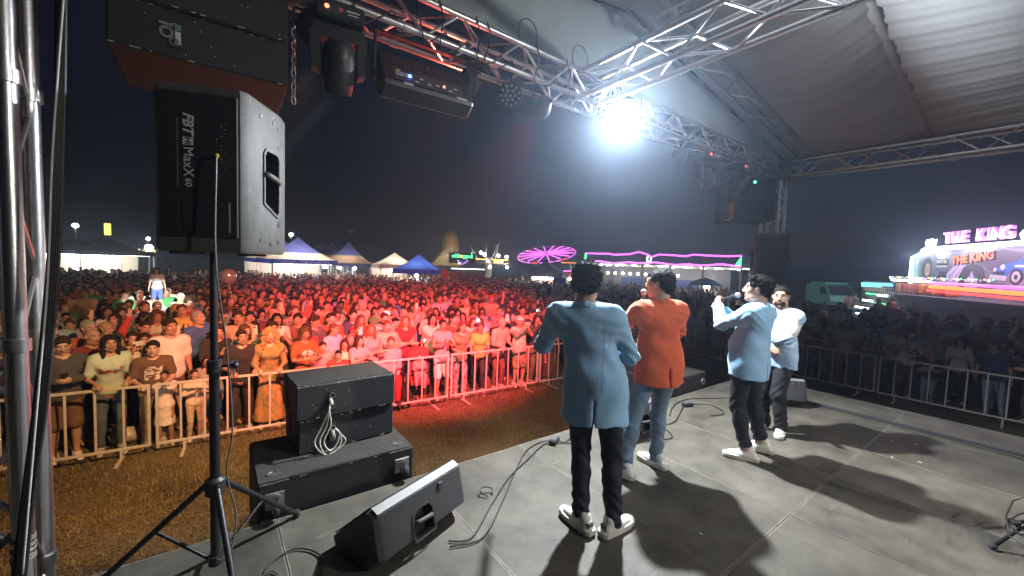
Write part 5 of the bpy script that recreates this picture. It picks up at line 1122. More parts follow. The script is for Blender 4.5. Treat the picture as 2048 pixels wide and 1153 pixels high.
def pagoda(label, x, dep, yaw, w, eave, apex, body, tip=None, tip_at=.62, val=None, bulbs=2, fluo=False, wall=None, light=0, grp='market tents behind the crowd', lettering=None):
    p = gp(x, dep); t = thing('market_tent', label, 'tent', p, face(p)+yaw, grp); h = w/2; N = 9
    def prof(u): return eave+(apex-eave)*(u**1.75*.62+.38*u)
    def roof(u0, u1, m, name):
        b = MB(); st = [u0+(u1-u0)*k/N for k in range(N+1)]
        for a in range(4):
            d0 = (math.cos(PI/4+a*PI/2), math.sin(PI/4+a*PI/2)); d1 = (math.cos(PI/4+(a+1)*PI/2), math.sin(PI/4+(a+1)*PI/2)); k = h*math.sqrt(2); vs = []
            for u in st:
                r = (1-u)*k
                for s in range(7): f = s/6; sg = .10*w/4*math.sin(PI*f)*(1-u); vs.append(((d0[0]*(1-f)+d1[0]*f)*r, (d0[1]*(1-f)+d1[1]*f)*r, prof(u)-sg*.35))
            b.add(vs, [(i*7+s, i*7+s+1, (i+1)*7+s+1, (i+1)*7+s) for i in range(N) for s in range(6)])
        o = b.obj(name, m, t, smooth='angle'); return o
    if tip: roof(0, tip_at, body, 'roof'); roof(tip_at, 1, tip, 'roof_peak')
    else: roof(0, 1, body, 'roof')
    for a in range(4):
        b = MB(); c = Euler((0, 0, a*PI/2)).to_matrix(); b.box(c @ Vector((0, -h, eave-.16)), (w, .03, .32), rot=c); vo = b.obj('valance', val or body, t)
        if a == 0 and lettering: [MB().box((-h*.72+.145*q_, -h-.02, eave-.16), (.05+.04*(q_*7 % 3), .012, .11+.03*(q_ % 2))).obj('faded_letter', T_WHITE, vo) for q_ in range(22) if q_ % 8 != 7]
    for sx in (-1, 1):
        for sy in (-1, 1): b = MB(); b.box((sx*(h-.05), sy*(h-.05), eave/2), (.08, .08, eave)); b.obj('post', POST, t)
    if wall: b = MB(); b.box((0, h-.1, eave/2), (w-.2, .04, eave-.1)); b.obj('back_wall', wall, t)
    b = MB(); b.box((0, -h*.55, .5), (w*.85, .5, 1.0)); b.obj('counter', T_DARK, t)
    for k in range(bulbs): b = MB(); b.sphere((-h*.6+h*1.2*(k+.5)/bulbs, -h*.4, eave-.45), .13, 8, 6); b.obj('bulb', BULB, t)
    if fluo: b = MB(); b.box((0, -h*.75, eave-.30), (w*.9, .07, .07)); b.obj('fluorescent_tube', FLUO, t)
    if light: q = t.matrix_basis @ Vector((0, -h*.2, eave-.5)); lamp(q, light*1.25)
    return t
# left row of bright food stalls
for k, (x, dep, w, lab) in enumerate(((78, 31, 4.2, 'brightly lit food stall at the far left by the tower'), (150, 32, 4.4, 'brightly lit food stall second from the left tower'), (222, 33, 4.4, 'brightly lit dark-roofed food stall under the amber sign'))):
    pagoda(lab, x, dep, R(12), w, 2.85, 3.75, T_GREY if k == 0 else T_DARK, val=T_NAVY if k == 1 else T_DARK, bulbs=1, fluo=True, wall=PALEWALL, light=420, grp='bright food stalls at left')
t = thing('amber_sign', 'small amber lit sign standing above the left food stalls', 'sign', gp(216, 35), face(gp(216, 35))); b = MB(); b.box((0, 0, 2.1), (.12, .12, 4.2)); b.obj('pole', T_DARK, t); b = MB(); b.bbox((0, 0, 4.75), (.42, .10, 1.0), .03); b.obj('panel', TUBE_A, t); b = MB(); b.bbox((0, .02, 4.75), (.50, .08, 1.08), .03); b.obj('panel_frame', T_DARK, t)
t = thing('light_string', 'cluster of warm bulbs strung beyond the left food stalls', 'lights', gp(262, 37), face(gp(262, 37))); b = MB(); b.box((0, 0, 3.35), (3.6, .05, .05)); b.obj('frame', T_DARK, t)
for k in range(13): b = MB(); b.sphere((-1.7+.28*k, random.uniform(-.1, .1), 3.1+random.uniform(-.15, .2)), .10, 8, 5); b.obj('bulb', TUBE_A if k % 3 == 0 else BULB, t)
for s in (-1, 1): b = MB(); b.box((s*1.7, 0, 1.65), (.07, .07, 3.3)); b.obj('post', T_DARK, t)
def lamp_post(label, x, dep, y, r=.16):
    p = gp(x, dep); z = zat(y, x, dep); t = thing('lamp_post', label, 'lamp', p, face(p), 'flood lamps above the fair'); b = MB(); b.tube((0, .1, 0), (0, .1, z), .07, 8, .05); b.obj('pole', T_GREY, t); b = MB(); b.bbox((0, 0, z+.05), (r*3, .3, .22), .03); b.obj('lamp_housing', T_DARK, t); b = MB(); b.sphere((0, -.12, z), (r*1.2, .12, r), 10, 6); b.obj('lamp_glass', BULB, t)
lamp_post('tall flood lamp above the blue-peaked tents', 582, 40, 469); lamp_post('flood lamp above the left food stalls', 152, 38, 451, .2); lamp_post('low flood lamp behind the left loudspeaker', 297, 40, 477, .15); lamp_post('bright lamp just left of the loudspeaker', 298, 37, 495, .28)
# pagoda tents with blue peaks
pagoda('white market tent with blue peak and lettered blue valance', 596, 30, R(14), 4.3, 2.75, 4.45, T_WHITE, T_NAVY, .42, T_BLUE, 2, True, PALEWALL, 500, lettering=True)
pagoda('white market tent with blue peak half hidden behind the loudspeaker', 560, 33, R(14), 4.2, 2.75, 4.55, T_WHITE, T_NAVY, .42, T_BLUE, 2, False, PALEWALL, 350)
for k, (x, dep, lab) in enumerate(((622, 40, 'first tan tent of the row behind the lettered tent'), (642, 39, 'second tan tent of the row behind the lettered tent'), (664, 38, 'third tan tent of the row behind the lettered tent'), (697, 36, 'nearest tan tent, right end of its row'))):
    pagoda(lab, x, dep, R(-6), 4.0, 2.55, 4.4, T_TAN, T_NAVY, .5, T_NAVY, 2, False, None, 200 if k in (1, 3) else 0)
pagoda('plain white tent left of the blue tent', 789, 33, R(15), 3.0, 2.6, 3.6, T_WHITE, None, bulbs=2, wall=PALEWALL, light=200); pagoda('bright blue pop-up tent in the middle of the fair', 838, 30, R(-15), 3.0, 2.35, 3.5, T_BLUE, None, bulbs=1, light=190)
# inflatable slide
p = gp(888, 48); t = thing('inflatable_slide', 'tall brown inflatable slide with an arch behind the blue tent', 'slide', p, face(p)+R(8)); SL = mat('slide_vinyl', (.30, .20, .07), .45, noise=.35, nscale=1.2); SL2 = mat('slide_vinyl_dark', (.12, .10, .06), .5, noise=.3)
b = MB(); b.prism([(-2.6, 0), (1.5, 0), (1.5, 4.7), (.4, 4.9), (-2.6, 1.2)], -1.2, 1.2, 'y'); b.obj('ramp', SL2, t)
for k in range(6): y = -1.0+.4*k; b = MB(); b.path([(-2.65, y, 1.25), (-1.0, y, 3.25), (.4, y, 4.95)], .10, 8); b.obj('lane_ridge', SL, t, smooth=True)
b = MB(); b.sphere((.75, 0, 4.7), (1.05, 1.25, 2.1), 16, 10); b.obj('dome', SL, t, smooth=True); b = MB(); b.sphere((1.25, -.9, 2.9), (.75, .8, 1.1), 14, 9); b.obj('dome', SL, t, smooth=True); b = MB(); b.sphere((1.5, -1.5, 2.9), .16, 8, 6); b.obj('bulb', BULB, t); lamp(p+Vector((-1.5, -4, 3.5)), 420, (1, .75, .4))
# green sign booth
p = gp(918, 40); t = thing('arcade_booth', 'arcade booth with a glowing green sign and violet chevron', 'booth', p, face(p)); b = MB(); b.box((0, 0, 1.3), (4.4, 2, 2.6)); b.obj('booth_body', T_DARK, t)
for k in range(8): b = MB(); b.box((-.6+.26*k, -1.1, 3.55+.05*math.sin(k)), (.19, .06, .36 if k % 3 else .24)); b.obj('sign_letter', TUBE_A if k == 3 else TUBE_G, t)
for k in range(5): b = MB(); b.box((-.1+.22*k, -1.08, 3.12-.16*(2-abs(k-2))), (.17, .05, .14)); b.obj('chevron_lamp', TUBE_V, t)
b = MB(); b.box((.3, -1.0, 3.4), (2.6, .08, 1.0)); b.obj('sign_board', T_DARK, t); b = MB(); b.box((.9, -1.05, 2.35), (3.2, .05, .04)); b.obj('eave_tube', TUBE_W, t)
# spinning arm ride with globes
p = gp(978, 44); t = thing('spinning_ride', 'fairground ride with white globe lamps and slanting arms', 'ride', p, face(p)); b = MB(); b.tube((0, 0, 0), (0, 0, 3.6), .35, 12); b.obj('column', T_GREY, t)
for k, (dx, z) in enumerate(((-1.9, 3.85), (-.9, 4.1), (-.5, 3.9), (1.0, 3.85), (1.9, 3.75), (-.1, 3.15), (.1, 2.6), (-2.2, 2.35), (-1.8, 2.3), (2.0, 2.6))): b = MB(); b.sphere((dx, -.3, z), .17 if k < 7 else .14, 8, 6); b.obj('globe_lamp', BULB, t)
for dx0, dx1, z1 in ((-1.9, -2.3, 5.2), (-.6, -.35, 5.4), (.3, .9, 5.1), (1.0, 1.1, 5.5)): b = MB(); b.tube((dx0*.6, 0, 3.2), (dx1, 0, z1), .07, 6, .03); b.obj('arm', T_GREY, t)
b = MB(); b.box((.2, -.2, 3.4), (3.8, .08, .08)); b.obj('light_bar', TUBE_A, t); b = MB(); b.box((.2, 0, 3.0), (4.0, 2.6, .12)); b.obj('deck', T_TAN, t); b = MB(); b.box((1.0, -1.0, 3.15), (1.0, .06, .3)); b.obj('amber_panel', TUBE_A, t); lamp(p+Vector((0, -3, 3.0)), 260)
# dark container with red banner
p = gp(928, 33); t = thing('red_trailer', 'dark red trailer side at the back of the crowd', 'trailer', p, face(p)); b = MB(); b.bbox((0, 0, 1.35), (3.4, 2, 1.6), .05); b.obj('box_body', mat('trailer_red', (.13, .03, .03), .6, noise=.2), t)
for s in (-1, 1): b = MB(); b.lathe([(0, -.12), (.38, -.12), (.42, 0), (.38, .12), (0, .12)], (s*1.0, -.9, .42), 14, rot=(R(90), 0, 0)); b.obj('wheel', RUBBER, t)
p = gp(888, 29); t = thing('red_banner', 'upright orange-red banner in front of the red trailer', 'banner', p, face(p)); b = MB(); b.path(spline([(-.25, 0, 0), (-.3, 0, 1.8), (-.1, 0, 2.4), (.25, 0, 2.35)], 6), .02, 6); b.obj('pole', T_GREY, t); b = MB(); b.prism([(-.28, .5), (.3, .5), (.34, 2.2), (.22, 2.4), (-.1, 2.42), (-.3, 1.9)], -.01, .01, 'y'); b.obj('flag', mat('banner_red', (.55, .12, .06), .7), t)
# tilted disc ride with pink tubes
p = gp(1092, 42); z0 = zat(508, 1092, 42); t = thing('disc_ride', 'tilted round ride with glowing pink spokes', 'ride', p, face(p)); M = (Euler((R(17), R(-8), 0), 'XYZ')).to_matrix(); b = MB(); b.tube((0, 0, 0), (0, 0, z0), .4, 12); b.obj('mast', T_DARK, t); b = MB(); b.lathe([(0, -.05), (2.9, -.05), (2.95, 0), (2.9, .05), (0, .05)], (0, 0, z0), 36, rot=M); b.obj('disc', mat('disc_panel', (.20, .05, .16), .6), t, smooth='angle')
for k in range(16):
    a = 2*PI*k/16+.07; b = MB()
    for zz_ in (.10,): b.tube(Vector((0, 0, z0))+M @ Vector((.35*math.cos(a), .35*math.sin(a), zz_)), Vector((0, 0, z0))+M @ Vector((2.9*math.cos(a), 2.9*math.sin(a), zz_)), .062, 6)
    b.obj('pink_spoke', TUBE_P, t)
for k in range(24):
    a = 2*PI*k/24; b = MB(); b.path([Vector((0, 0, z0))+M @ Vector((3.02*math.cos(a+u), 3.02*math.sin(a+u), -.02)) for u in (0, .07, .14, .2)], .05, 6); b.obj('rim_tube', TUBE_P if k % 4 else TUBE_R, t)
# booth with bulbs, blue side panel
pagoda('pale booth with a row of bulbs and a blue side panel', 1092, 34, R(-12), 3.4, 2.35, 3.4, T_GREY, None, bulbs=7, wall=PALEWALL, light=150)
p = gp(1120, 30); b = MB(); b.box((0, 0, 1.15), (.95, .04, 1.9)); o = b.obj('blue_screen', T_BLUE, loc=p); o.rotation_euler = (0, 0, face(p)); tag(o, 'plain dark blue screen beside the bulb-lit booth', 'screen')
p = gp(1140, 38); t = thing('small_ride', 'small ride with orange and pink lamps left of the nearest singer', 'ride', p, face(p)); b = MB(); b.box((0, 0, 1.2), (2.2, 1.5, 2.4)); b.obj('booth_body', T_RED, t)
for k in range(5): b = MB(); b.box((-.7+.3*k, -.8, 3.3), (.22, .05, .10)); b.obj('amber_tube', TUBE_O, t)
b = MB(); b.path(spline([(-.6, -.8, 2.2), (-.5, -.8, 2.5), (.5, -.8, 2.5), (.6, -.8, 2.2)], 5), .05, 6); b.obj('pink_tube', TUBE_P, t)
for k in range(5): b = MB(); b.sphere((-.8+.4*k, -.8, 1.8+.2*(k % 2)), .14, 8, 6); b.obj('bulb', BULB, t)
# bumper car pavilion with pink outline
D0 = 40; pl = gp(1170, D0); pr = gp(1482, D0-5); dv = pr-pl; W = dv.length; t = thing('bumper_pavilion', 'long bumper car pavilion outlined in pink neon', 'pavilion', pl, math.atan2(dv.y, dv.x)); zb, zt = zat(524, 1170, D0), zat(506, 1170, D0)
b = MB(); b.box((W/2, .2, (zb+zt)/2), (W, .3, zt-zb)); b.obj('fascia', mat('fascia', (.035, .03, .06), .6), t); b = MB(); b.box((W/2, 3.2, zb-.15), (W, 6, .2)); b.obj('ceiling', mat('pavilion_ceiling', (.5, .5, .48), .8), t); b = MB(); b.box((W/2, 6.2, zb/2), (W, .1, zb)); b.obj('back_wall', T_GREY, t)
top = [(0, .0), (.10, -.01), (.17, .02), (.20, -.10), (.31, .0), (.34, .14), (.37, .28), (.41, .1), (.43, .0), (.455, -.25), (.50, .05), (.60, .0), (.67, -.08), (.72, .12), (.80, .05), (.90, .02), (1, .10)]
b = MB(); b.path([(u*W, .0, zt+v*.9) for u, v in top], .085, 6); b.obj('upper_tube', TUBE_P, t); b = MB(); b.path([(u*W, 0, zb+.10+.10*math.sin(u*9)*math.sin(u*23)) for u in (k/30 for k in range(31))], .080, 6); b.obj('lower_tube', TUBE_P, t)
b = MB(); b.path([(.44*W+.18*math.sin(a), -.02, (zt+zb)/2+.05+.3*math.cos(a)) for a in (2*PI*k/14 for k in range(14))], .035, 6, close=True); b.obj('emblem_tube', TUBE_W, t)
b = MB(); b.prism([(W-.55, zb+.1), (W-.02, zb+.1), (W-.02, zt+.1)], -.03, .03, 'y'); b.obj('green_flag', TUBE_G, t); b = MB(); b.box((.02, -.02, (zb+zt)/2), (.2, .05, zt-zb)); b.obj('green_end', TUBE_G, t)
rnd = random.Random(8)
for k in range(46):
    u = (k+.5)/46; b = MB(); a = rnd.uniform(-.5, .5); b.box((u*W, -.05, zb-.18+rnd.uniform(-.07, .07)), (.26, .05, .06), rot=(0, a, 0)); b.obj('eave_lamp', (TUBE_W, TUBE_A, TUBE_B, FLUO)[k % 4] if k % 5 else FLUO, t)
for u in (0, .2, .4, .58, .78, 1): b = MB(); b.box((u*W, 0, zb/2), (.16, .16, zb)); b.obj('pillar', T_RED if u == .78 else T_GREY, t)
for k in range(10): b = MB(); b.sphere((W*.14+.75*k, 2.5, zb-1.0), .13, 8, 6); b.obj('globe_lamp', BULB, t)
b = MB(); b.box((W*.5, 4.6, 1.3), (W*.55, .1, 1.4)); b.obj('blue_banner', T_NAVY, t)
for u in (.25, .6, .85): lamp(t.matrix_basis @ Vector((W*u, 2.2, zb-.9)), 220, (1, .92, .85))
b = MB(); b.bbox((W+1.1, .1, zb+.4), (2.0, .2, 1.0), .03); b.obj('poster_board', mat('poster_teal', (.07, .16, .16), .6, noise=.4, nscale=2), t); b = MB(); b.box((W+1.1, -.02, zb-.15), (2.0, .05, .06)); b.obj('eave_lamp', FLUO, t)
# parasol, balloons, van
p = gp(1412, 28); t = thing('parasol', 'pale blue parasol with a lamp beneath, behind the singers', 'parasol', p, face(p)); b = MB(); b.tube((0, 0, 0), (0, 0, 2.5), .025, 8); b.obj('pole', T_GREY, t); b = MB(); b.lathe([(1.15, 1.98), (.75, 2.25), (.35, 2.42), (0, 2.5)], (0, 0, 0), 10); b.obj('canopy', mat('parasol_blue', (.18, .36, .62), .7), t); b = MB(); b.sphere((.1, -.3, 1.9), (.22, .22, .12), 8, 5); b.obj('lamp', BULB, t); lamp(p+Vector((0, 0, 1.75)), 60)
p = gp(1298, 26); t = thing('balloon_bunch', 'bunch of glowing amber balloons behind the orange blazer', 'balloons', p); 
for k in range(5): b = MB(); b.sphere((random.uniform(-.2, .2), 0, 1.75+.18*k), (.17, .17, .21), 10, 7); b.obj('balloon', TUBE_A if k % 2 else mat('balloon_cream', (.7, .5, .3), .4), t, smooth=True)
p = gp(1662, 36); t = thing('parked_van', 'pale green van parked at the edge of the field', 'van', p, face(p)-R(66)); VG = mat('van_green', (.10, .36, .30), .45, noise=.08)
b = MB(); b.prism([(-2.3, .45), (2.2, .45), (2.35, .8), (2.2, 1.25), (1.35, 2.15), (-2.2, 2.2), (-2.35, 1.9)], -.95, .95, 'y'); b.obj('body', VG, t); b = MB(); b.prism([(1.32, 2.05), (2.08, 1.32), (2.16, 1.34), (1.42, 2.10)], -.85, .85, 'y'); b.obj('windscreen', mat('van_glass', (.02, .03, .04), .1), t); b = MB(); b.prism([(.5, 1.35), (1.75, 1.35), (1.2, 1.95), (.5, 1.95)], -.96, .96, 'y'); b.obj('side_window', MATS['van_glass'], t)
for x_ in (-1.4, 1.45):
    for s in (-1, 1): b = MB(); b.lathe([(0, -.11), (.30, -.11), (.34, 0), (.30, .11), (0, .11)], (x_, s*.88, .34), 16, rot=(R(90), 0, 0)); b.obj('wheel', RUBBER, t)
for s in (-1, 1): b = MB(); b.sphere((2.26, s*.7, .85), (.06, .14, .12), 8, 6); b.obj('headlight', LENS, t)
b = MB(); b.box((-.3, 0, 2.3), (2.6, 1.7, .18)); b.obj('roof_rack', VG, t)
# distant bird
b = MB(); b.add([(-.5, 0, .12), (-.2, .05, .2), (0, 0, .05), (.25, .05, .22), (.6, 0, .16), (.1, -.05, -.1), (.05, 0, -.42), (-.1, 0, -.05)], [(0, 1, 2, 7), (2, 3, 4, 5), (7, 2, 5, 6)]); o = b.obj('bird', mat('bird_pale', (.5, .45, .45), .8), loc=atd(702, 463, 38)); o.rotation_euler = (0, 0, face(gp(702, 38))); tag(o, 'pale bird flying above the tan tents', 'bird')
# ---- the big ride with the lit name
P0 = Vector((41.7, 6.3, 0)); Q0 = Vector((34.0, .7, 0)); dv = Q0-P0; t = thing('fairground_ride', 'large fairground ride with THE KING in pink lights and a painted back wall', 'ride', P0, math.atan2(dv.y, dv.x)); WK = 15.5
MUR = mat('mural_grey', (.10, .10, .14), .7, col2=(.26, .24, .30), nscale=.45); b = MB(); b.box((WK/2, .5, 3.45), (WK, .2, 3.2)); b.obj('mural_wall', MUR, t); b = MB(); b.box((WK/2, -1.2, .95), (WK, 3.2, 1.9)); b.obj('platform', mat('platform_dark', (.06, .06, .07), .7), t)
def tube(name, pts, m, r=.09): b = MB(); b.path(pts, r, 6); b.obj(name, m, t)
tube('frame_tube', [(-.05, .2, 1.5), (-.05, .2, 4.55), (.75, .2, 4.75), (1.0, .2, 4.75), (1.05, .2, 5.05), (1.3, .2, 5.1), (WK, .2, 5.1)], TUBE_W, .13); tube('frame_tube', [(.22, .2, 1.5), (.22, .2, 4.4), (.8, .2, 4.5)], TUBE_G, .05)
for ch_, xk in zip('THEKING', (3.50, 4.26, 4.98, 6.20, 6.80, 7.36, 8.06)):
    o = text(ch_, .98, TUBE_P, t, 'name_letter', .08, loc=(xk, .1, 5.70), bold=.03); text(ch_, .98, mat('letter_core', (1, .9, 1), .4, emit=(1, .80, 1), estr=2.2, sample=False), o, 'letter_core', .01, loc=(0, 0, .10), rot=(0, 0, 0), bold=-.018)
def flat(name, poly, m, y=.385): b = MB(); b.prism(poly, y, y+.02, 'y'); return b.obj(name, m, t)
for cx in (1.95, 9.3):
    b = MB(); b.prism([(cx-.36, 5.24), (cx+.36, 5.24), (cx+.50, 5.72), (cx+.24, 5.58), (cx+.08, 5.80), (cx-.12, 5.60), (cx-.34, 5.76), (cx-.52, 5.55)], .05, .15, 'y'); b.obj('crown_emblem', TUBE_W, t)
PK = {k: mat('mural_'+k, c, .7, noise=.15, nscale=2) for k, c in dict(black=(.02, .02, .025), white=(.62, .60, .62), blue=(.04, .14, .48), skin=(.48, .32, .24), hair=(.05, .045, .05), lilac=(.42, .34, .52), orange=(.75, .20, .05), tyre=(.03, .03, .035), chrome=(.5, .52, .56), sign=(.50, .46, .34), hill=(.09, .08, .11)).items()}
el = lambda cx, cz, rx, rz, n=16: [(cx+rx*math.cos(2*PI*k/n), cz+rz*math.sin(2*PI*k/n)) for k in range(n)]
flat('mural_road', [(6.0, 2.3), (14.0, 2.3), (14.0, 3.6), (9.5, 3.3)], PK['lilac'], .396); flat('mural_hill', [(5.6, 4.2), (7.4, 4.85), (8.6, 4.55), (10.2, 4.9), (12.5, 4.4), (12.5, 3.4), (6.6, 3.6)], PK['hill'], .3975)
for x0, x1 in ((2.2, 3.6), (2.9, 4.0), (3.6, 4.3)): flat('mural_ray', [(x0, 2.5), (x1+.3, 4.0), (x1+.5, 3.9), (x0+.6, 2.5)], PK['lilac'], .3965)
flat('mural_hair', el(1.25, 3.75, .50, .80), PK['hair'], .394); flat('mural_face', el(1.30, 3.62, .29, .48), PK['skin'], .390)
for cx in (1.18, 1.42): flat('mural_eye', el(cx, 3.75, .06, .035, 8), PK['black'], .386)
flat('mural_mouth', el(1.3, 3.36, .12, .05, 10), PK['white'], .386)
flat('mural_hair', [(4.2, 2.4), (4.25, 3.2), (4.6, 3.85), (5.3, 4.05), (6.0, 3.85), (6.35, 3.2), (6.4, 2.4)], PK['hair'], .394); flat('mural_face', [(4.75, 2.3), (4.85, 3.0), (5.15, 3.25), (5.3, 3.6), (5.45, 3.25), (5.75, 3.0), (5.85, 2.3)], PK['lilac'], .390)
for cx in (5.05, 5.55): flat('mural_eye', el(cx, 2.85, .13, .04, 8), PK['black'], .386)
flat('mural_hat', [(2.1, 3.0), (3.5, 3.0), (3.2, 3.15), (3.1, 3.5), (2.5, 3.55), (2.4, 3.15)], PK['black'], .390); flat('mural_face', el(2.85, 2.75, .32, .26), PK['skin'], .392)
flat('mural_car', [(6.75, 3.30), (6.9, 3.75), (7.7, 4.02), (8.35, 4.12), (9.0, 4.58), (10.2, 4.62), (10.9, 4.15), (11.8, 4.0), (11.8, 3.4), (8.9, 3.3), (8.6, 3.65), (8.1, 3.7), (7.75, 3.3)], PK['blue'], .390); flat('mural_window', [(8.55, 4.14), (9.1, 4.48), (10.1, 4.52), (10.5, 4.16)], PK['black'], .386); flat('mural_stripe', [(8.2, 3.92), (11.5, 3.88), (11.5, 3.76), (8.2, 3.80)], PK['white'], .386); flat('mural_bumper', [(6.6, 3.12), (7.7, 3.02), (7.8, 3.30), (6.65, 3.38)], PK['chrome'], .384); flat('mural_grille', [(6.8, 3.40), (7.6, 3.36), (7.6, 3.56), (6.85, 3.58)], PK['tyre'], .385); flat('mural_headlight', el(7.45, 3.80, .15, .16), PK['white'], .384); flat('mural_headlight', el(6.95, 3.66, .10, .12), PK['white'], .384)
for cx in (8.35, 11.0): flat('mural_wheel', el(cx, 3.26, .40, .44), PK['tyre'], .382); flat('mural_hub', el(cx, 3.26, .27, .31), PK['chrome'], .379); flat('mural_hub', el(cx, 3.26, .12, .14), PK['tyre'], .377)
b = MB(); b.bbox((2.75, .37, 4.15), (1.05, .04, .40), .01); sg = b.obj('motel_sign', PK['black'], t); text('MOTEL', .30, PK['sign'], sg, 'lettering', .006, loc=(2.75, .34, 4.18), bold=.008); b = MB(); b.box((2.75, .345, 3.88), (.95, .02, .10)); b.obj('sign_strip', PK['sign'], sg); tube('sign_ring', [(2.75+.34*math.cos(a), .3, 4.68+.22*math.sin(a)) for a in (2*PI*k/12 for k in range(13))], TUBE_W, .06)
text('THE KING', .72, PK['orange'], t, 'mural_lettering', .012, loc=(5.25, .33, 4.36), rot=(R(90), R(-6), 0), bold=.025); text('THE KING', .72, PK['black'], t, 'mural_lettering', .006, loc=(5.30, .37, 4.31), rot=(R(90), R(-6), 0), bold=.045)
for k in range(3): flat('mural_cloud', el(3.6+2.4*k, 4.90-.05*(k % 2), .9, .10), PK['white'] if k == 1 else PK['hill'], .399)
tube('edge_tube', [(.9, -1.4, 2.82), (4.6, -1.6, 2.84), (5.6, -1.7, 2.78)], TUBE_W, .07); tube('edge_tube', [(5.6, -1.75, 2.50), (WK, -1.8, 2.40)], TUBE_O, .11); tube('edge_tube', [(5.6, -1.75, 2.75), (WK, -1.8, 2.68)], TUBE_P, .08); tube('edge_tube', [(5.4, -1.75, 2.25), (WK, -1.8, 2.14)], TUBE_R, .07)
for k, (x0, x1, z) in enumerate(((1.0, 2.2, 1.75), (2.5, 3.6, 1.72), (1.1, 2.4, 1.25), (2.6, 4.0, 1.2), (.7, 3.0, .70), (3.2, 4.2, .66), (4.6, 5.4, .50), (1.4, 2.6, .25), (3.0, 3.6, .22))): tube('step_lamp', [(x0, -2.85-.45*(1.9-z), z), (x1, -2.85-.45*(1.9-z), z)], TUBE_W if k % 3 else TUBE_G, .065)
for k in range(24):
    b = MB(); b.tube((.4+.25*k, -2.75, 1.9), (.4+.25*k, -2.75, 2.65), .018, 5); b.obj('railing_bar', POST, t)
b = MB(); b.tube((.3, -2.75, 2.65), (6.6, -2.75, 2.65), .03, 6); b.obj('handrail', POST, t)
for k in range(9):
    b = MB(); b.bbox((1.1+.62*k, -.9, 2.28), (.5, .5, .75), .1); b.obj('gondola_seat', mat('seat_red', (.50, .06, .05), .5) if k % 2 else mat('seat_orange', (.65, .22, .06), .5), t)
rk = random.Random(4)
for k in range(34): b = MB(); b.sphere((.9+.27*k, -1.5, 3.0+.05*(k % 2)), .05, 6, 4); b.obj('edge_bulb', (BULB, TUBE_G, TUBE_P, TUBE_A)[k % 4], t)
for k in range(5): b = MB(); b.box((2.9, -2.95-.28*k, 1.6-.34*k), (4.2, .26, .05)); b.obj('step', T_GREY, t)
b = MB(); b.box((10.5, -2.85, 1.0), (8.5, .08, 1.85)); b.obj('front_screen', mat('front_screen', (.035, .03, .05), .7), t)
for u, c, e in ((2.2, (.75, .9, 1), 170), (5.0, (1, .78, 1), 300), (8.5, (1, .65, .95), 300)): lamp(t.matrix_basis @ Vector((u, -1.1, 4.7)), e, c, .3)
p = gp(1755, 33); t = thing('ticket_booth', 'small teal-lit ticket booth left of the big ride', 'booth', p, face(p)); b = MB(); b.box((0, 0, 1.2), (1.7, 1.4, 2.4)); b.obj('booth_body', mat('booth_amber', (.30, .20, .06), .7, noise=.2), t); b = MB(); b.bbox((0, -.75, 2.35), (1.9, .1, .35), .03); b.obj('lit_sign', mat('teal_sign', (.1, .6, .6), .4, emit=(.12, .75, .8), estr=3, sample=False), t)
for k in range(3): b = MB(); b.box((-.5+.5*k, -.72, 1.2), (.3, .04, .5)); b.obj('window', TUBE_A if k == 1 else T_DARK, t)
p = gp(1800, 30); t = thing('kiosk', 'dark kiosk with a flat roof beside the big ride', 'kiosk', p, face(p)); b = MB(); b.bbox((0, 0, 2.25), (1.9, 1.4, .14), .03); b.obj('roof', T_NAVY, t); b = MB(); b.box((0, 0, 1.05), (1.6, 1.1, 2.1)); b.obj('kiosk_body', T_DARK, t); b = MB(); b.box((.3, -.57, 1.5), (.35, .04, .4)); b.obj('red_lamp', TUBE_R, t)
# ---------------------------------------------------------------- the crowd
rnd = random.Random(21)
HB, HD, HW = .028, .0095, .013
POSES = dict(
    stand=dict(), 
    rail=dict(wL=(-.15, .33, 1.10), wR=(.16, .34, 1.10), eL=(-.45, -.5, -1), eR=(.45, -.5, -1), lean=(0, .12), hip=(0, -.03), palmL=(0, 0, -1), palmR=(0, 0, -1), hpL='curl', hpR='curl'),
    cross=dict(wL=(.10, .20, 1.14), wR=(-.10, .23, 1.18), eL=(-1, -.1, -.5), eR=(1, -.1, -.5), palmL=(0, -1, 0), palmR=(0, -1, 0)),
    phone1=dict(wR=(.10, .36, 1.56), eR=(.7, .1, -1), wL=(-.05, .22, 1.10), eL=(-1, -.2, -.6), palmR=(-.3, -1, 0), hpR='curl', hdR=Vector((0, .1, 1))),
    phone2=dict(wR=(.06, .36, 1.50), eR=(.8, 0, -1), wL=(-.06, .36, 1.50), eL=(-.8, 0, -1), palmR=(-1, -.6, 0), palmL=(1, -.6, 0), hpR='curl', hpL='curl', hdR=Vector((-.1, .1, 1)), hdL=Vector((.1, .1, 1))),
    clap=dict(wR=(.05, .30, 1.28), eR=(1, -.2, -.8), wL=(-.05, .30, 1.26), eL=(-1, -.2, -.8), palmR=(-1, 0, 0), palmL=(1, 0, 0), hdR=Vector((-.1, .5, .8)), hdL=Vector((.1, .5, .8)), hpR='flat', hpL='flat'),
    hold=dict(wR=(.07, .30, 1.20), eR=(1, -.2, -.8), wL=(-.06, .30, 1.19), eL=(-1, -.2, -.8), palmR=(-.6, -.5, .6), palmL=(.6, -.5, .6), hpR='curl', hpL='curl', hpitch=-.25),
    cheer=dict(wR=(.30, .12, 1.86), eR=(1, .2, -.2), wL=(-.22, .10, .90), palmR=(0, 1, 0), hpR='flat', hdR=Vector((0, .05, 1))))
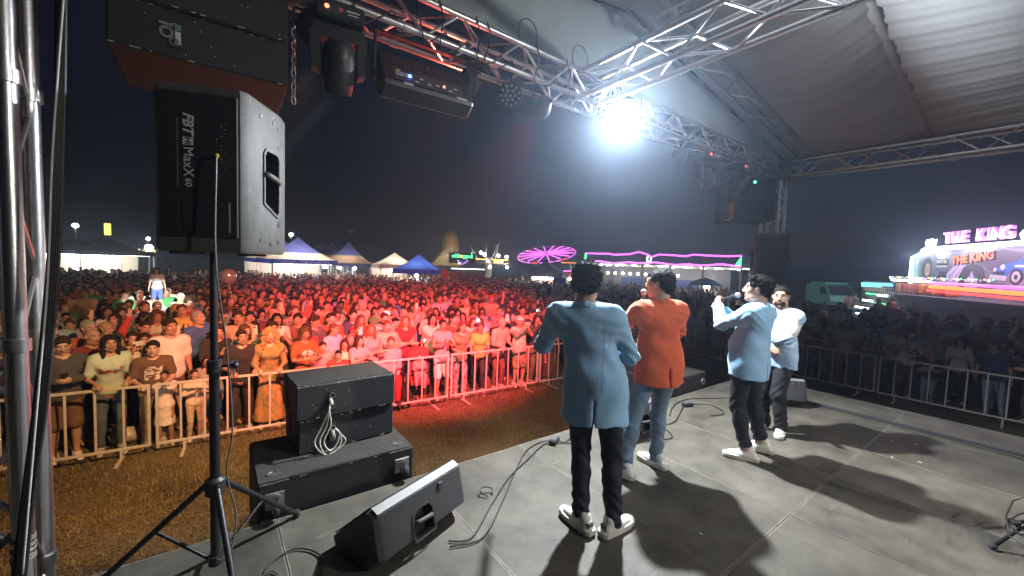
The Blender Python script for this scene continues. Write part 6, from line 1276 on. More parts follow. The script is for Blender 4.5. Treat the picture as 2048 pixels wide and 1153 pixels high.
VERB = dict(stand='standing', rail='leaning on the rail', cross='arms folded', phone1='raising a phone', phone2='filming', clap='clapping', hold='reading a phone', cheer='one arm up')
PR = {}
def proto(sex, pose):
    k = (sex, pose)
    if k in PR: return PR[k]
    yaw = {'stand': .12, 'rail': -.15, 'cross': .2, 'clap': -.1, 'cheer': -.2, 'phone1': .05}.get(pose, 0)*(1 if sex == 'm' else -1)
    J = skeleton(**dict(dict(fem=sex == 'f', sh=.185 if sex == 'm' else .158, fat=.3 if sex == 'm' else 0., hyaw=yaw, htilt=yaw*.3, waist=1 if sex == 'm' else .92), **POSES[pose]))
    PR[k] = dict(J=J, body=body_mesh('person', J, HB, HD, .0095), tops={}); return PR[k]
BOT = {}
def bottom(sex, kind, pose):
    k = (sex, kind, pose == 'rail')
    if k not in BOT:
        J = dict(proto(sex, pose)['J']); q = dict(J['q']); q['bottom'] = kind; J['q'] = q; BOT[k] = bottom_mesh('bottom', J, .028, seed=rnd.uniform(0, 9))
    return BOT[k]
def top(sex, pose, sleeve):
    p = proto(sex, pose)
    if sleeve not in p['tops']:
        J = dict(p['J']); q = dict(J['q']); q['sleeve'] = sleeve; J['q'] = q; p['tops'][sleeve] = top_mesh('top', J, .026, seed=rnd.uniform(0, 9))
    return p['tops'][sleeve]
SHOES = {s: shoes_mesh('shoes', proto(s, 'stand')['J'], .022) for s in 'mf'}
def chest_print(name, ink, lo=1.12, hi=1.34, half=.11):
    m = mat(name, rough=.9, objcol=True, noise=.12, nscale=14, bump=.2, bscale=55); nt = m.node_tree; nd = nt.nodes; lk = nt.links; b = nd['Principled BSDF']; src = b.inputs['Base Color'].links[0].from_socket
    tc = nd.new('ShaderNodeTexCoord'); sp = nd.new('ShaderNodeSeparateXYZ'); lk.new(tc.outputs['Object'], sp.inputs[0])
    def op(o, a, v): n = nd.new('ShaderNodeMath'); n.operation = o; (lk.new(a, n.inputs[0]) if not isinstance(a, float) else None); (lk.new(v, n.inputs[1]) if not isinstance(v, (int, float)) else setattr(n.inputs[1], 'default_value', v)); return n.outputs[0]
    ab = nd.new('ShaderNodeMath'); ab.operation = 'ABSOLUTE'; lk.new(sp.outputs[0], ab.inputs[0]); k = op('MULTIPLY', op('LESS_THAN', ab.outputs[0], half), op('MULTIPLY', op('GREATER_THAN', sp.outputs[2], lo), op('MULTIPLY', op('LESS_THAN', sp.outputs[2], hi), op('GREATER_THAN', sp.outputs[1], .02))))
    n = nd.new('ShaderNodeTexNoise'); n.inputs['Scale'].default_value = 16; n.inputs['Detail'].default_value = 2; lk.new(tc.outputs['Object'], n.inputs[0]); k = op('MULTIPLY', k, op('GREATER_THAN', n.outputs[0], .5))
    mx = nd.new('ShaderNodeMix'); mx.data_type = 'RGBA'; lk.new(k, mx.inputs[0]); lk.new(src, mx.inputs[6]); mx.inputs[7].default_value = (*ink, 1); lk.new(mx.outputs[2], b.inputs['Base Color']); return m
TEE_W = chest_print('tee_white_print', (.62, .60, .56)); TEE_D = chest_print('tee_dark_print', (.04, .04, .05), 1.16, 1.30); TEE_R = chest_print('tee_red_print', (.5, .07, .05), 1.18, 1.29, .13)
def stripe_cloth(name, ink, f):
    m = mat(name, rough=.9, objcol=True, noise=.1, nscale=14); nt = m.node_tree; nd = nt.nodes; b = nd['Principled BSDF']; src = b.inputs['Base Color'].links[0].from_socket; tc = nd.new('ShaderNodeTexCoord'); w = nd.new('ShaderNodeTexWave'); w.bands_direction = 'Z'; w.inputs['Scale'].default_value = f; w.inputs['Distortion'].default_value = .6
    nt.links.new(tc.outputs['Object'], w.inputs[0]); g = nd.new('ShaderNodeMath'); g.operation = 'GREATER_THAN'; g.inputs[1].default_value = .55; nt.links.new(w.outputs['Fac'], g.inputs[0]); mx = nd.new('ShaderNodeMix'); mx.data_type = 'RGBA'; nt.links.new(g.outputs[0], mx.inputs[0]); nt.links.new(src, mx.inputs[6]); mx.inputs[7].default_value = (*ink, 1); nt.links.new(mx.outputs[2], b.inputs['Base Color']); return m
STRIPE = stripe_cloth('striped_cloth', (.55, .54, .52), 9)
FLORAL = mat('floral_cloth', (.50, .26, .08), .9, col2=(.16, .20, .10), nscale=9); CAMO = mat('camo_cloth', (.36, .30, .16), .9, col2=(.10, .12, .05), nscale=7); CHECK = mat('check_cloth', (.45, .42, .40), .9, col2=(.06, .055, .06), nscale=12); PRINTTEE = mat('printed_tee', (.62, .60, .56), .9, col2=(.20, .16, .15), nscale=5)
COLS = {'white': (.66, .64, .60), 'cream': (.60, .53, .40), 'black': (.022, .021, .022), 'charcoal': (.06, .06, .065), 'grey': (.26, .26, .26), 'navy': (.03, .04, .10), 'blue': (.06, .14, .38), 'sky blue': (.28, .44, .60), 'red': (.48, .05, .04), 'maroon': (.18, .03, .035), 'pink': (.62, .30, .32), 'rust': (.36, .10, .035), 'brown': (.13, .075, .045), 'beige': (.42, .34, .24), 'olive': (.13, .14, .06), 'green': (.06, .28, .10), 'mint': (.46, .58, .46), 'yellow': (.62, .46, .09), 'lilac': (.40, .32, .52), 'orange': (.62, .20, .04)}
PANTS = {'jeans': (.06, .09, .15), 'dark trousers': (.018, .018, .021), 'pale jeans': (.20, .27, .34), 'khaki trousers': (.30, .25, .16), 'brown trousers': (.11, .075, .05), 'grey trousers': (.13, .13, .13)}
HAIRC = {'black': (.012, .010, .009), 'dark': (.030, .018, .011), 'brown': (.085, .045, .022), 'blond': (.42, .28, .11), 'red': (.24, .07, .025), 'grey': (.30, .29, .28)}
SKINS = [(.47, .29, .21), (.42, .25, .17), (.52, .34, .25), (.36, .20, .13), (.50, .31, .22)]
ORD = 'zeroth first second third fourth fifth sixth seventh eighth ninth tenth eleventh twelfth thirteenth fourteenth fifteenth sixteenth seventeenth eighteenth nineteenth twentieth twenty-first twenty-second twenty-third twenty-fourth twenty-fifth twenty-sixth twenty-seventh twenty-eighth twenty-ninth thirtieth thirty-first thirty-second thirty-third thirty-fourth thirty-fifth'.split()
def person(loc, rz, sc, sex, pose, topc, sleeve, bkind, bcol, hair, hairc, skin, label, group, topmat=None, botmat=None, shoes=None, full=True):
    p = proto(sex, pose); o = link('person', p['body'], None, loc, (0, 0, rz), (sc,)*3, skin); tag(o, label, 'person', group)
    t = link('dress_top' if bkind == 'dress' else 'shirt', top(sex, pose, sleeve), o, color=topc)
    if topmat: t.material_slots[0].link = 'OBJECT'; t.material_slots[0].material = topmat
    b = link({'skirt': 'skirt', 'dress': 'dress', 'shorts': 'shorts'}.get(bkind, 'trousers'), bottom(sex, bkind, pose), o, color=bcol)
    if botmat: b.material_slots[0].link = 'OBJECT'; b.material_slots[0].material = botmat
    if full: link('shoes', SHOES[sex], o, color=shoes or (.35, .34, .33))
    if hair != 'bald':
        h = link({'cap': 'cap', 'beanie': 'beanie'}.get(hair, 'hair'), hair_mesh(hair, HW), o, color=hairc); l, r, s = head_matrix(p['J']).decompose(); h.location = l; h.rotation_euler = r.to_euler(); h.scale = s
    return o
PHB = {c: mat('phone_'+c, v, .3) for c, v in dict(black=(.02, .02, .025), white=(.62, .62, .62), lilac=(.32, .28, .52), cream=(.66, .56, .36), blue=(.05, .14, .40)).items()}
def phone(o, sex, pose, col, label, flash=False):
    p = proto(sex, pose); J = p['J']; M = o.matrix_basis
    if pose in ('phone1', 'cheer'): c = J['wrR']+Vector((-.015, .02, .15)); rot = Euler((0, .06, 0))
    elif pose == 'phone2': c = (J['wrL']+J['wrR'])/2+Vector((0, .03, .13)); rot = Euler((0, PI/2 if rnd.random() < .4 else 0, 0))
    else: c = (J['wrL']+J['wrR'])/2+Vector((0, .06, .07)); rot = Euler((R(-35), 0, 0))
    t = thing('phone', label, 'phone', M @ c, 0, 'phones held up in the crowd'); t.rotation_euler = (M.to_3x3().normalized() @ rot.to_matrix()).to_euler()
    b = MB(); b.bbox((0, 0, 0), (.078, .009, .16), .004); b.obj('case', PHB[col], t); b = MB(); b.bbox((.018, .006, .055), (.030, .004, .034), .002); cb = b.obj('camera_bump', PHB['black'], t); b = MB(); b.box((0, -.0052, 0), (.070, .001, .15)); b.obj('screen', mat('phone_screen', (.2, .25, .3), .2, emit=(.5, .6, .8), estr=1.0, sample=False), t)
    if flash: b = MB(); b.sphere((.018, .012, .04), .014 if flash is True else flash, 8, 6); b.obj('torch', mat('torch', (1, 1, 1), .3, emit=(1, .97, .9), estr=70, sample=False), t)
FX = [80, 286, 575, 775, 900, 1000, 1115, 1400]; FXX = [-1.84, -.84, .99, 2.70, 4.03, 5.26, 6.89, 13.0]
def railx(px_): return float(np.interp(px_, FX, FXX))
def toward(x, y, tx=2.6, ty=.5): return -math.atan2(tx-x, ty-y)
GF = 'spectators along the front rail'
front = [  # pixel column, sex, pose, top, sleeve, bottom kind, bottom colour, hair, hair colour, scale, back offset, label
 (112, 'm', 'hold', 'charcoal', 'long', 'shorts', 'brown', 'short', 'dark', .99, .36, 'person in dark jacket, shorts and white trainers at the left end of the rail'),
 (206, 'f', 'rail', 'mint', 'short', 'trousers', (.07, .10, .13), 'straight', 'black', 1.0, .40, 'person in pale mint T-shirt with long black hair leaning on the left rail'),
 (300, 'm', 'rail', 'brown', 'short', 'trousers', (.24, .22, .15), 'short', 'black', .93, .40, 'person in brown T-shirt and khaki trousers leaning beside the barrier joint'),
 (322, 'f', 'stand', 'white', 'none', 'skirt', (.6, .58, .5), 'bun', 'black', .66, .30, 'small child in white skirt behind the barrier joint'),
 (378, 'f', 'clap', 'cream', 'long', 'trousers', (.42, .34, .22), 'tail', 'dark', .64, .34, 'small child in cream top and beige trousers left of the tripod'),
 (405, 'f', 'stand', 'grey', 'long', 'trousers', (.12, .1, .1), 'long', 'dark', .74, .46, 'child in grey sleeves half hidden by the tripod pole'),
 (474, 'f', 'rail', 'black', 'short', 'trousers', (.02, .02, .02), 'tail', 'dark', .99, .38, 'person in black T-shirt and black trousers holding a blue fan at the rail'),
 (540, 'f', 'rail', 'orange', 'half', 'dress', (.5, .3, .1), 'bigcurl', 'blond', .99, .40, 'person in flowered dress with big blond curls at the rail'),
 (612, 'f', 'hold', 'rust', 'short', 'trousers', (.03, .03, .05), 'straight', 'brown', .97, .40, 'person in rust T-shirt with long brown hair behind the speaker boxes'),
 (648, 'm', 'rail', 'pink', 'short', 'trousers', (.06, .06, .07), 'crop', 'dark', .80, .55, 'child in pink T-shirt right of the rust T-shirt'),
 (676, 'm', 'rail', 'red', 'short', 'shorts', (.05, .05, .06), 'short', 'black', .72, .34, 'child with short black hair peeping over the speaker boxes'),
 (694, 'f', 'stand', 'cream', 'short', 'trousers', (.06, .08, .12), 'straight', 'dark', .80, .50, 'child in cream T-shirt with long hair behind the speaker boxes'),
 (722, 'f', 'clap', 'pink', 'short', 'trousers', (.06, .06, .1), 'long', 'dark', .84, .40, 'child in pink T-shirt with long dark hair right of the speaker boxes'),
 (752, 'f', 'cross', 'grey', 'none', 'trousers', (.04, .04, .05), 'wavy', 'red', .95, .55, 'person in grey vest top with red hair above the wheelchair'),
 (792, 'm', 'stand', 'beige', 'short', 'trousers', (.05, .06, .1), 'short', 'brown', .97, .72, 'person in beige T-shirt with a dark chest band behind the wheelchair'),
 (838, 'f', 'cross', 'maroon', 'none', 'trousers', (.05, .05, .06), 'wavy', 'red', 1.0, .95, 'person in maroon vest with loose red hair behind the pushchair'),
 (893, 'f', 'clap', 'pink', 'none', 'shorts', 'white', 'tail', 'black', .98, .36, 'person in pink vest and white shorts clapping at the barrier joint'),
 (930, 'f', 'rail', 'black', 'none', 'wide', (.3, .2, .2), 'short', 'brown', .96, .38, 'person in black vest and patterned trousers with glasses at the rail'),
 (968, 'f', 'rail', 'yellow', 'short', 'trousers', (.02, .02, .022), 'grey', 'brown', .93, .38, 'person in yellow cardigan and black trousers leaning at the rail'),
 (1010, 'm', 'rail', 'beige', 'short', 'trousers', (.12, .075, .045), 'bald', 'dark', .98, .40, 'bald person in beige shirt and brown trousers leaning at the rail'),
 (1050, 'm', 'phone2', 'cream', 'none', 'shorts', 'olive', 'cap', 'white', .97, .36, 'person in cream vest, camouflage shorts and white cap filming at the rail'),
 (1088, 'f', 'phone1', 'charcoal', 'long', 'trousers', (.14, .17, .08), 'long', 'dark', .98, .40, 'person in dark top and green trousers raising a phone beside the nearest singer'),
 (1118, 'f', 'stand', 'brown', 'short', 'dress', (.10, .06, .04), 'long', 'black', .97, .40, 'person in brown dress partly hidden by the nearest singer')]
made = {}
for i, (px_, sex, pose, tc, sl, bk, bc, hs, hc, sc, off, lab) in enumerate(front):
    x = railx(px_); y = fy(x)+off; tx = rnd.uniform(-.12, .12)
    o = person((x, y, .005), toward(x, y)+tx, sc, sex, pose, COLS[tc], sl, bk, COLS[bc] if isinstance(bc, str) else bc, hs, COLS['white'] if hs == 'cap' else HAIRC[hc], SKINS[i % 5], lab, GF, topmat={540: FLORAL, 206: TEE_R, 300: TEE_W, 612: TEE_W, 930: CAMO, 792: TEE_D, 694: TEE_D}.get(px_), botmat=FLORAL if px_ == 540 else CAMO if px_ == 1050 else CHECK if px_ == 930 else None, shoes=(.66, .64, .6) if px_ in (112, 1050, 378) else None)
    o.rotation_euler.z = PI+rnd.uniform(-.25, .25)+.12*(x-2.6)*-.5; made[px_] = o
    bpy.context.view_layer.update() if False else None
def face_fix(o): o.matrix_basis
phone(made[1050], 'm', 'phone2', 'cream', 'cream phone held up by the person in the white cap'); phone(made[1088], 'f', 'phone1', 'black', 'dark phone held beside the nearest singer'); phone(made[612], 'f', 'hold', 'cream', 'cream phone held over the rail by the rust T-shirt'); phone(made[112], 'm', 'hold', 'black', 'dark phone held in both hands at the left end of the rail')
# glasses, chest band, bottle fan, handbag
pj = proto('f', 'rail')['J']; b = MB()
for s in (-1, 1): b.path([(s*.032+.021*math.cos(a), .098-.004*abs(math.cos(a)), .010+.016*math.sin(a)) for a in (2*PI*k/12 for k in range(12))], .0022, 4, close=True); b.tube((s*.053, .094, .012), (s*.078, .0, .012), .002, 4)
g_ = b.obj('glasses', BLACK_PLASTIC, made[930]); l, r, s = head_matrix(pj).decompose(); g_.location = l; g_.rotation_euler = r.to_euler(); g_.scale = s
b = MB(); b.bbox((0, .145, 1.22), (.24, .05, .075), .02); b.obj('chest_band', CLOTH, made[792]).color = (.08, .09, .07, 1)
hp_ = made[474].matrix_basis @ (proto('f', 'rail')['J']['wrR']+Vector((0, .09, .05))); t = thing('hand_fan', 'blue hand fan held at the rail by the black T-shirt', 'fan', hp_, .2); b = MB(); b.tube((0, 0, -.06), (0, 0, .07), .014, 8); b.obj('handle', PHB['blue'], t); b = MB(); b.lathe([(.050, -.012), (.056, 0), (.050, .012), (.044, 0), (.050, -.012)], (0, 0, .12), 16, rot=(R(90), 0, 0)); b.obj('fan_ring', PHB['blue'], t)
b = MB()
for k in range(3): b.box((.02*math.cos(2.1*k), 0, .12+.02*math.sin(2.1*k)), (.045, .004, .02), rot=(0, -2.1*k, 0))
b.obj('fan_blades', PHB['blue'], t)
b = MB(); b.bbox((0, 0, 0), (.16, .07, .20), .02); bag = b.obj('handbag', CLOTH, loc=made[540].matrix_basis @ Vector((-.20, .16, .92))); bag.color = (.05, .05, .045, 1); tag(bag, 'small dark handbag hanging beside the flowered dress', 'bag'); b = MB(); b.path(spline([(-.06, 0, .1), (-.05, 0, .35), (.02, -.02, .45)], 5), .006, 5); b.obj('strap', RUBBER, bag)
b = MB(); b.bbox((0, 0, .13), (.40, .22, .26), .09); bo = b.obj('bag_on_grass', PRINTTEE, loc=(railx(236), fy(-1.1)+.6, 0), smooth='angle'); tag(bo, 'pale patterned bag on the grass behind the left rail', 'bag')
# wheelchair with seated person, pushchair with child
wx = railx(795); wy = fy(wx)+.52
t = thing('wheelchair', 'wheelchair behind the rail right of the speaker boxes', 'wheelchair', (wx, wy, 0), PI-.25)
for s in (-1, 1):
    c = Vector((s*.30, -.05, .31)); b = MB(); b.path([c+Vector((0, .30*math.cos(a), .30*math.sin(a))) for a in (2*PI*k/24 for k in range(24))], .017, 6, close=True); w = b.obj('wheel', RUBBER, t, smooth=True); b = MB(); b.path([c+Vector((s*.03, .26*math.cos(a), .26*math.sin(a))) for a in (2*PI*k/24 for k in range(24))], .008, 6, close=True)
    for k in range(10): a = 2*PI*k/10; b.tube(c, c+Vector((0, .29*math.cos(a), .29*math.sin(a))), .003, 4)
    b.obj('rim', STEEL, w, smooth='angle'); b = MB(); b.lathe([(0, -.02), (.08, -.02), (.09, 0), (.08, .02), (0, .02)], (s*.22, .42, .09), 12, rot=(0, R(90), 0)); b.obj('front_wheel', RUBBER, t); b = MB(); b.path([(s*.25, -.22, .98), (s*.25, -.20, .5), (s*.25, .22, .5), (s*.24, .42, .16)], .013, 6); b.tube((s*.25, -.15, .72), (s*.25, .2, .72), .018, 6); b.obj('frame', BM, t)
b = MB(); b.bbox((0, .0, .49), (.46, .44, .05), .015); b.obj('seat', RUBBER, t); b = MB(); b.bbox((0, -.21, .75), (.46, .04, .45), .015); b.obj('backrest', RUBBER, t); b = MB(); b.box((0, .45, .12), (.34, .18, .015)); b.obj('footrest', BM, t)
Jw = skeleton(fem=True, sh=.16, hipz=.56, hip=(0, -.06), lean=(0, -.03), wL=(-.12, .22, .68), wR=(.12, .24, .68), fL=(-.10, .44, .20), fR=(.10, .44, .20), kneeL=Vector((-.1, 1, 1)), kneeR=Vector((.1, 1, 1)), sleeve='long', bottom='trousers', hem=.90)
o = link('person', body_mesh('person', Jw, HB, HD, .0095), None, (wx, wy, 0), (0, 0, PI-.25), None, SKINS[2]); tag(o, 'person in pink top and red trousers sitting in the wheelchair', 'person', GF); link('shirt', top_mesh('shirt', Jw, .026), o, color=COLS['pink']); link('trousers', bottom_mesh('trousers', Jw, .026), o, color=(.50, .03, .025)); link('shoes', shoes_mesh('shoes', Jw, .018), o, color=(.02, .02, .02)); put_hair(o, Jw, 'grey', HAIRC['brown'], HW)
sx_ = railx(852); sy = fy(sx_)+.50; t = thing('pushchair', 'folding pushchair behind the rail beside the wheelchair', 'pushchair', (sx_, sy, 0), PI-.3); PF = mat('pushchair_fabric', (.30, .05, .05), .8)
for s in (-1, 1):
    b = MB(); b.path([(s*.22, -.45, 1.0), (s*.22, -.1, .55), (s*.22, .40, .10)], .012, 6); b.tube((s*.22, -.1, .55), (s*.22, -.32, .10), .012, 6); b.obj('frame', BM, t)
    for y in (.40, -.32): b = MB(); b.lathe([(0, -.02), (.085, -.02), (.095, 0), (.085, .02), (0, .02)], (s*.24, y, .095), 14, rot=(0, R(90), 0)); b.obj('wheel', RUBBER, t)
b = MB(); b.prism([(-.22, .42), (.16, .36), (.18, .42), (-.14, .50), (-.32, .95), (-.38, .93)], -.19, .19, 'x'); b.obj('seat', PF, t); b = MB(); b.lathe([(.30, 0), (.27, .14), (.18, .24), (0, .28)], (0, -.28, .82), 14, arc=PI, rot=(R(20), 0, 0)); b.obj('hood', PF, t)
Jc = skeleton(fem=True, sh=.15, hipz=.56, hip=(0, -.06), lean=(0, -.05), wL=(-.16, .20, .80), wR=(.14, .24, .72), fL=(-.13, .40, .30), fR=(.14, .50, .42), kneeL=Vector((-.2, 1, 1)), kneeR=Vector((.2, 1, 1)), sleeve='short', bottom='trousers', hem=.90, hs=1.25)
o = link('person', body_mesh('person', Jc, HB, HD, .0095), None, (sx_, sy, .13), (0, 0, PI-.3), (.62,)*3, SKINS[0]); tag(o, 'small child in pink striped clothes sitting in the pushchair', 'person', GF); link('shirt', top_mesh('shirt', Jc, .026), o, color=(.62, .25, .25)); link('trousers', bottom_mesh('trousers', Jc, .026), o, color=(.58, .24, .24)); link('shoes', shoes_mesh('shoes', Jc, .018), o, color=(.02, .02, .02)); put_hair(o, Jc, 'short', HAIRC['brown'], HW)
# rows behind the rail
STY_M = ['short', 'crop', 'short', 'quiff', 'bald', 'cap', 'grey', 'curly', 'short']; STY_F = ['long', 'straight', 'wavy', 'bun', 'tail', 'long', 'bigcurl', 'straight']
HNAME = dict(short='short', crop='cropped', quiff='swept-up', grey='short', curly='curly', long='long', straight='long straight', wavy='wavy', bun='bunned', tail='tied-back', bigcurl='big curly')
def rand_person(x, y, rz, ordw, group, dark=False):
    sex = rnd.choice('mmf' if rnd.random() < .3 else 'mff'); r = rnd.random()
    pose = 'stand' if r < .30 else 'cross' if r < .44 else 'phone1' if r < .59 else 'phone2' if r < .69 else 'clap' if r < .83 else 'hold' if r < .93 else 'cheer'
    tc = rnd.choice(['black', 'black', 'white', 'white', 'grey', 'navy', 'charcoal', 'cream', 'red', 'pink', 'beige', 'blue', 'sky blue', 'brown', 'olive', 'maroon', 'yellow', 'lilac', 'green', 'mint', 'rust', 'white'])
    sl = rnd.choice(['short', 'short', 'short', 'long']) if sex == 'm' else rnd.choice(['short', 'short', 'long', 'none']); hs = rnd.choice(STY_M if sex == 'm' else STY_F)
    hc = 'grey' if hs == 'grey' else rnd.choice(['black', 'black', 'dark', 'dark', 'brown', 'brown', 'blond' if sex == 'f' else 'dark']); bname = rnd.choice(list(PANTS)); sc = rnd.uniform(.91, 1.08)*(1 if sex == 'm' else .955)
    if rnd.random() < .08: sc *= .80
    garment = {'short': 'T-shirt', 'long': 'sweater', 'none': 'vest'}[sl]; hn = 'bald' if hs == 'bald' else ('in a cap' if hs == 'cap' else '%s %s hair' % (HNAME[hs], hc))
    lab = 'person in %s %s, %s, %s, %s' % (tc, garment, hn, VERB[pose], ordw)
    if len(lab.split()) > 16: lab = 'person in %s %s, %s, %s' % (tc, garment, hn, ordw)
    capc = COLS[rnd.choice(['black', 'navy', 'white', 'red'])]
    tm = rnd.choice([CHECK, PRINTTEE, None, None, None, None, None, None, None]) if sl == 'short' else None; t2 = rnd.choice([None, None, None, TEE_W if tc not in ('white', 'cream') else TEE_D, TEE_D if tc not in ('black', 'charcoal', 'navy') else TEE_W, TEE_R if tc in ('white', 'cream', 'grey') else STRIPE]) if sl == 'short' else None
    o = person((x, y, .005), rz, sc, sex, pose, COLS[tc] if not tm else COLS['grey'], sl, 'trousers', PANTS[bname], hs, capc if hs == 'cap' else HAIRC[hc], rnd.choice(SKINS), lab.replace('%s %s,' % (tc, garment), '%s %s,' % ('patterned', garment)) if tm else lab, group, topmat=tm or t2, full=False)
    o.rotation_euler.x = rnd.gauss(0, .035); o.rotation_euler.y = rnd.gauss(0, .04)
    return o, sex, pose
nrow = 8; ph = 0
for row in range(1, nrow+1):
    ys = fy(0)+.42+.62*row; x = -2.35-.17*row+rnd.uniform(0, .3); k = 0
    while x < 12.6:
        step = .49 if x < 7.0 else 1.15; k += 1
        y = fy(x)+.40+.56*row+rnd.uniform(-.24, .24)
        if not (row <= 1 and (abs(x-wx) < .35 or abs(x-sx_) < .3)):
            o, sex, pose = rand_person(x, y, toward(x, y)+rnd.uniform(-.7, .7)*rnd.random(), '%s in row %s' % (ORD[k], ['zero', 'one', 'two', 'three', 'four', 'five', 'six', 'seven', 'eight', 'nine', 'ten'][row]), 'standing crowd behind the front row')
            if pose in ('phone1', 'phone2', 'hold') and ph < 60:
                ph += 1; phone(o, sex, pose, rnd.choice(['black', 'white', 'cream', 'lilac', 'white']), 'phone held up by the %s person in row %s behind the rail' % (ORD[k], ['zero', 'one', 'two', 'three', 'four', 'five', 'six', 'seven', 'eight', 'nine', 'ten'][row]), flash=.02 if rnd.random() < .10 else False)
        x += step*rnd.uniform(.82, 1.25)
# dim people behind the side rail
k = 0
for row in range(3):
    y = -1.8+rnd.uniform(0, .4)
    while y < 6.6:
        k += 1; x = 13.55+.75*row+rnd.uniform(-.15, .2)
        if rnd.random() < .90: rand_person(x, y, toward(x, y, 3, 2)+rnd.uniform(-.6, .6), '%s in side-rail row %s' % (ORD[min(k, 35)], ['one', 'two', 'three'][row]), 'people behind the side rail')
        y += rnd.uniform(.42, .66)
    k = 0
# child on shoulders and the strongly lit group beneath the beam
person((-1.35, 15.9, 1.22), PI, .72, 'f', 'stand', COLS['white'], 'short', 'shorts', (.08, .14, .35), 'long', HAIRC['dark'], SKINS[2], 'child in white T-shirt sitting on shoulders above the left crowd', 'standing crowd behind the front row')
for k, (px_, py_, tc, pose, sex, hs) in enumerate(((247, 602, 'green', 'stand', 'm', 'short'), (278, 596, 'white', 'cross', 'm', 'short'), (306, 604, 'cream', 'clap', 'f', 'bun'), (331, 600, 'white', 'stand', 'm', 'short'), (362, 607, 'white', 'phone1', 'm', 'cap'), (383, 604, 'sky blue', 'stand', 'f', 'tail'))):
    q_ = onz(px_, py_, 1.46); person((q_.x, q_.y, 0), toward(q_.x, q_.y), 1.0, sex, pose, COLS[tc], 'short', 'trousers', PANTS['jeans'], hs, COLS['white'] if hs == 'cap' else HAIRC['dark'], SKINS[k % 5], 'person in %s T-shirt, %s in the white beam, left crowd' % (tc, ['leftmost', 'second from left', 'third from left', 'under the raised child', 'in a cap and', 'rightmost'][k]), 'standing crowd behind the front row', full=False)
p = atd(457, 553, 9.5); t = thing('foil_balloon', 'clear silvery balloon floating beside the tripod pole', 'balloon', p); b = MB(); b.sphere((0, 0, 0), (.17, .15, .19), 16, 10); b.obj('balloon_skin', mat('foil', (.5, .45, .45), .12, .5), t, smooth=True); b = MB(); b.path(spline([(0, 0, -.19), (.05, 0, -.4), (.08, .02, -.7)], 5), .006, 4); b.obj('ribbon', WHITE_RUBBER, t)
# the far crowd: one mass
def low_person(sex, arms):
    s = SDF(.04); J = skeleton(fem=sex == 'f', **arms); torso(s, J, .02)
    for n in 'LR': arm(s, J, n, .014); leg(s, J, n, .014)
    V, F = s.build(.055); c = V[F].mean(1); part = np.where(c[:, 2] < .92, 1, 0); e = np.minimum(np.linalg.norm(c-np.array(J['wrL']), axis=1), np.linalg.norm(c-np.array(J['wrR']), axis=1)); part[(e < .20)] = 2
    s2 = SDF(.02); s2.ell(J['head'], (.078, .095, .115)); s2.cap(J['head']-Vector((0, .03, .08)), J['nek'], .055); V2, F2 = s2.build(.034)
    s3 = SDF(.02); h0 = J['head']; s3.ell(h0+Vector((0, -.02, .035)), (.088, .105, .095))
    if sex == 'f': s3.cap(h0+Vector((0, -.06, 0)), h0+Vector((0, -.09, -.24)), .085, .08, sc=(1, .6, 1))
    s3.cut(h0+Vector((0, .12, -.05)), (.08, .09, .11)); V3, F3 = s3.build(.034)
    return join([(V, F, part), (V2, F2, np.full(len(F2), 2)), (V3, F3, np.full(len(F3), 3))])
LP = [low_person('m', {}), low_person('f', {}), low_person('m', POSES['phone1']), low_person('f', POSES['clap']), low_person('f', POSES['cross'])]
cands = []
while len(cands) < 2100:
    az = R(rnd.uniform(-19, 66)); rr_ = math.sqrt(rnd.uniform(12.5**2, 38**2)); x, y = rr_*math.sin(az), rr_*math.cos(az)
    if y < fy(x)+.4+.56*(nrow+.7): continue
    if x > 12.5 and y < 8: continue
    dens = 1.0 if rr_ < 22 else .5
    if az > R(42): dens *= .55
    if math.hypot(x+1.45, (y-15.0)*.8) < 1.25: continue
    if rnd.random() < dens: cands.append((x, y))
for _ in range(170): cands.append((15.9+6*rnd.random()**1.6, rnd.uniform(-2, 8.5)))
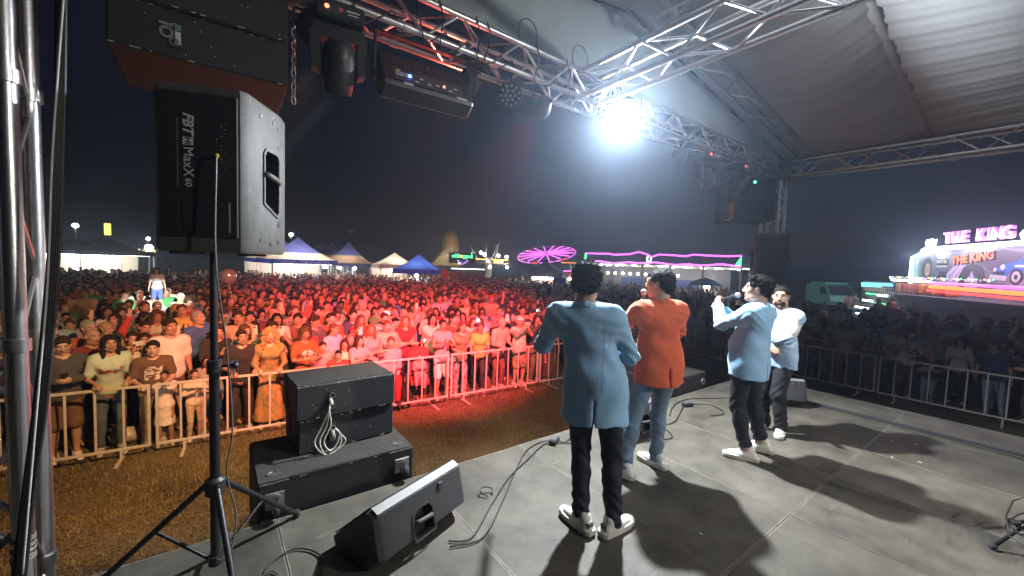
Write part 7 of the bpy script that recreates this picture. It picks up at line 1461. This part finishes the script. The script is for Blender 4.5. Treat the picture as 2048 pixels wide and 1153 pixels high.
for _ in range(60): q_ = onz(rnd.uniform(1690, 2060), rnd.uniform(605, 680), 0); cands.append((q_.x, q_.y))
Vs, Fs, Cs, off = [], [], [], 0
for x, y in cands:
    V, F, M = LP[rnd.randrange(5)]; a = toward(x, y)+rnd.uniform(-.8, .8); sc = rnd.uniform(.88, 1.06); ca, sa = math.cos(a), math.sin(a); W_ = V*sc; W_ = np.stack([W_[:, 0]*ca-W_[:, 1]*sa+x, W_[:, 0]*sa+W_[:, 1]*ca+y, W_[:, 2]], 1)
    pal = np.array([COLS[rnd.choice(list(COLS))], PANTS[rnd.choice(list(PANTS))], rnd.choice(SKINS), HAIRC[rnd.choice(['black', 'dark', 'brown', 'dark', 'blond'])]])
    vc = np.zeros((len(V), 4)); vc[:, 3] = 1; vm = np.zeros(len(V), int); vm[F.ravel()] = np.repeat(M, 4); vc[:, :3] = pal[vm]
    Vs.append(W_); Fs.append(F+off); Cs.append(vc); off += len(V)
fm = bpy.data.materials.new('far_crowd'); fm.use_nodes = True; at = fm.node_tree.nodes.new('ShaderNodeVertexColor'); at.layer_name = 'tint'; fm.node_tree.links.new(at.outputs[0], fm.node_tree.nodes['Principled BSDF'].inputs['Base Color']); fm.node_tree.nodes['Principled BSDF'].inputs['Roughness'].default_value = .8
fc = link('far_crowd', np_mesh('far_crowd', np.concatenate(Vs), np.concatenate(Fs), fm, cols=np.concatenate(Cs))); fc['kind'] = 'stuff'; fc['label'] = 'distant packed crowd reaching back to the fair tents'
# ---------------------------------------------------------------- hazy night air
hz = MB(); hz.box((60, 60, 5.5), (620, 620, 13)); hm = bpy.data.materials.new('haze'); hm.use_nodes = True; nt = hm.node_tree; nt.nodes.clear()
ou = nt.nodes.new('ShaderNodeOutputMaterial'); pv = nt.nodes.new('ShaderNodeVolumePrincipled'); pv.inputs['Density'].default_value = .0046; pv.inputs['Color'].default_value = (.56, .72, 1, 1); pv.inputs['Anisotropy'].default_value = .80; nt.links.new(pv.outputs[0], ou.inputs['Volume'])
ho = hz.obj('haze', hm); ho['kind'] = 'stuff'; ho['label'] = 'thin smoke haze in the night air'
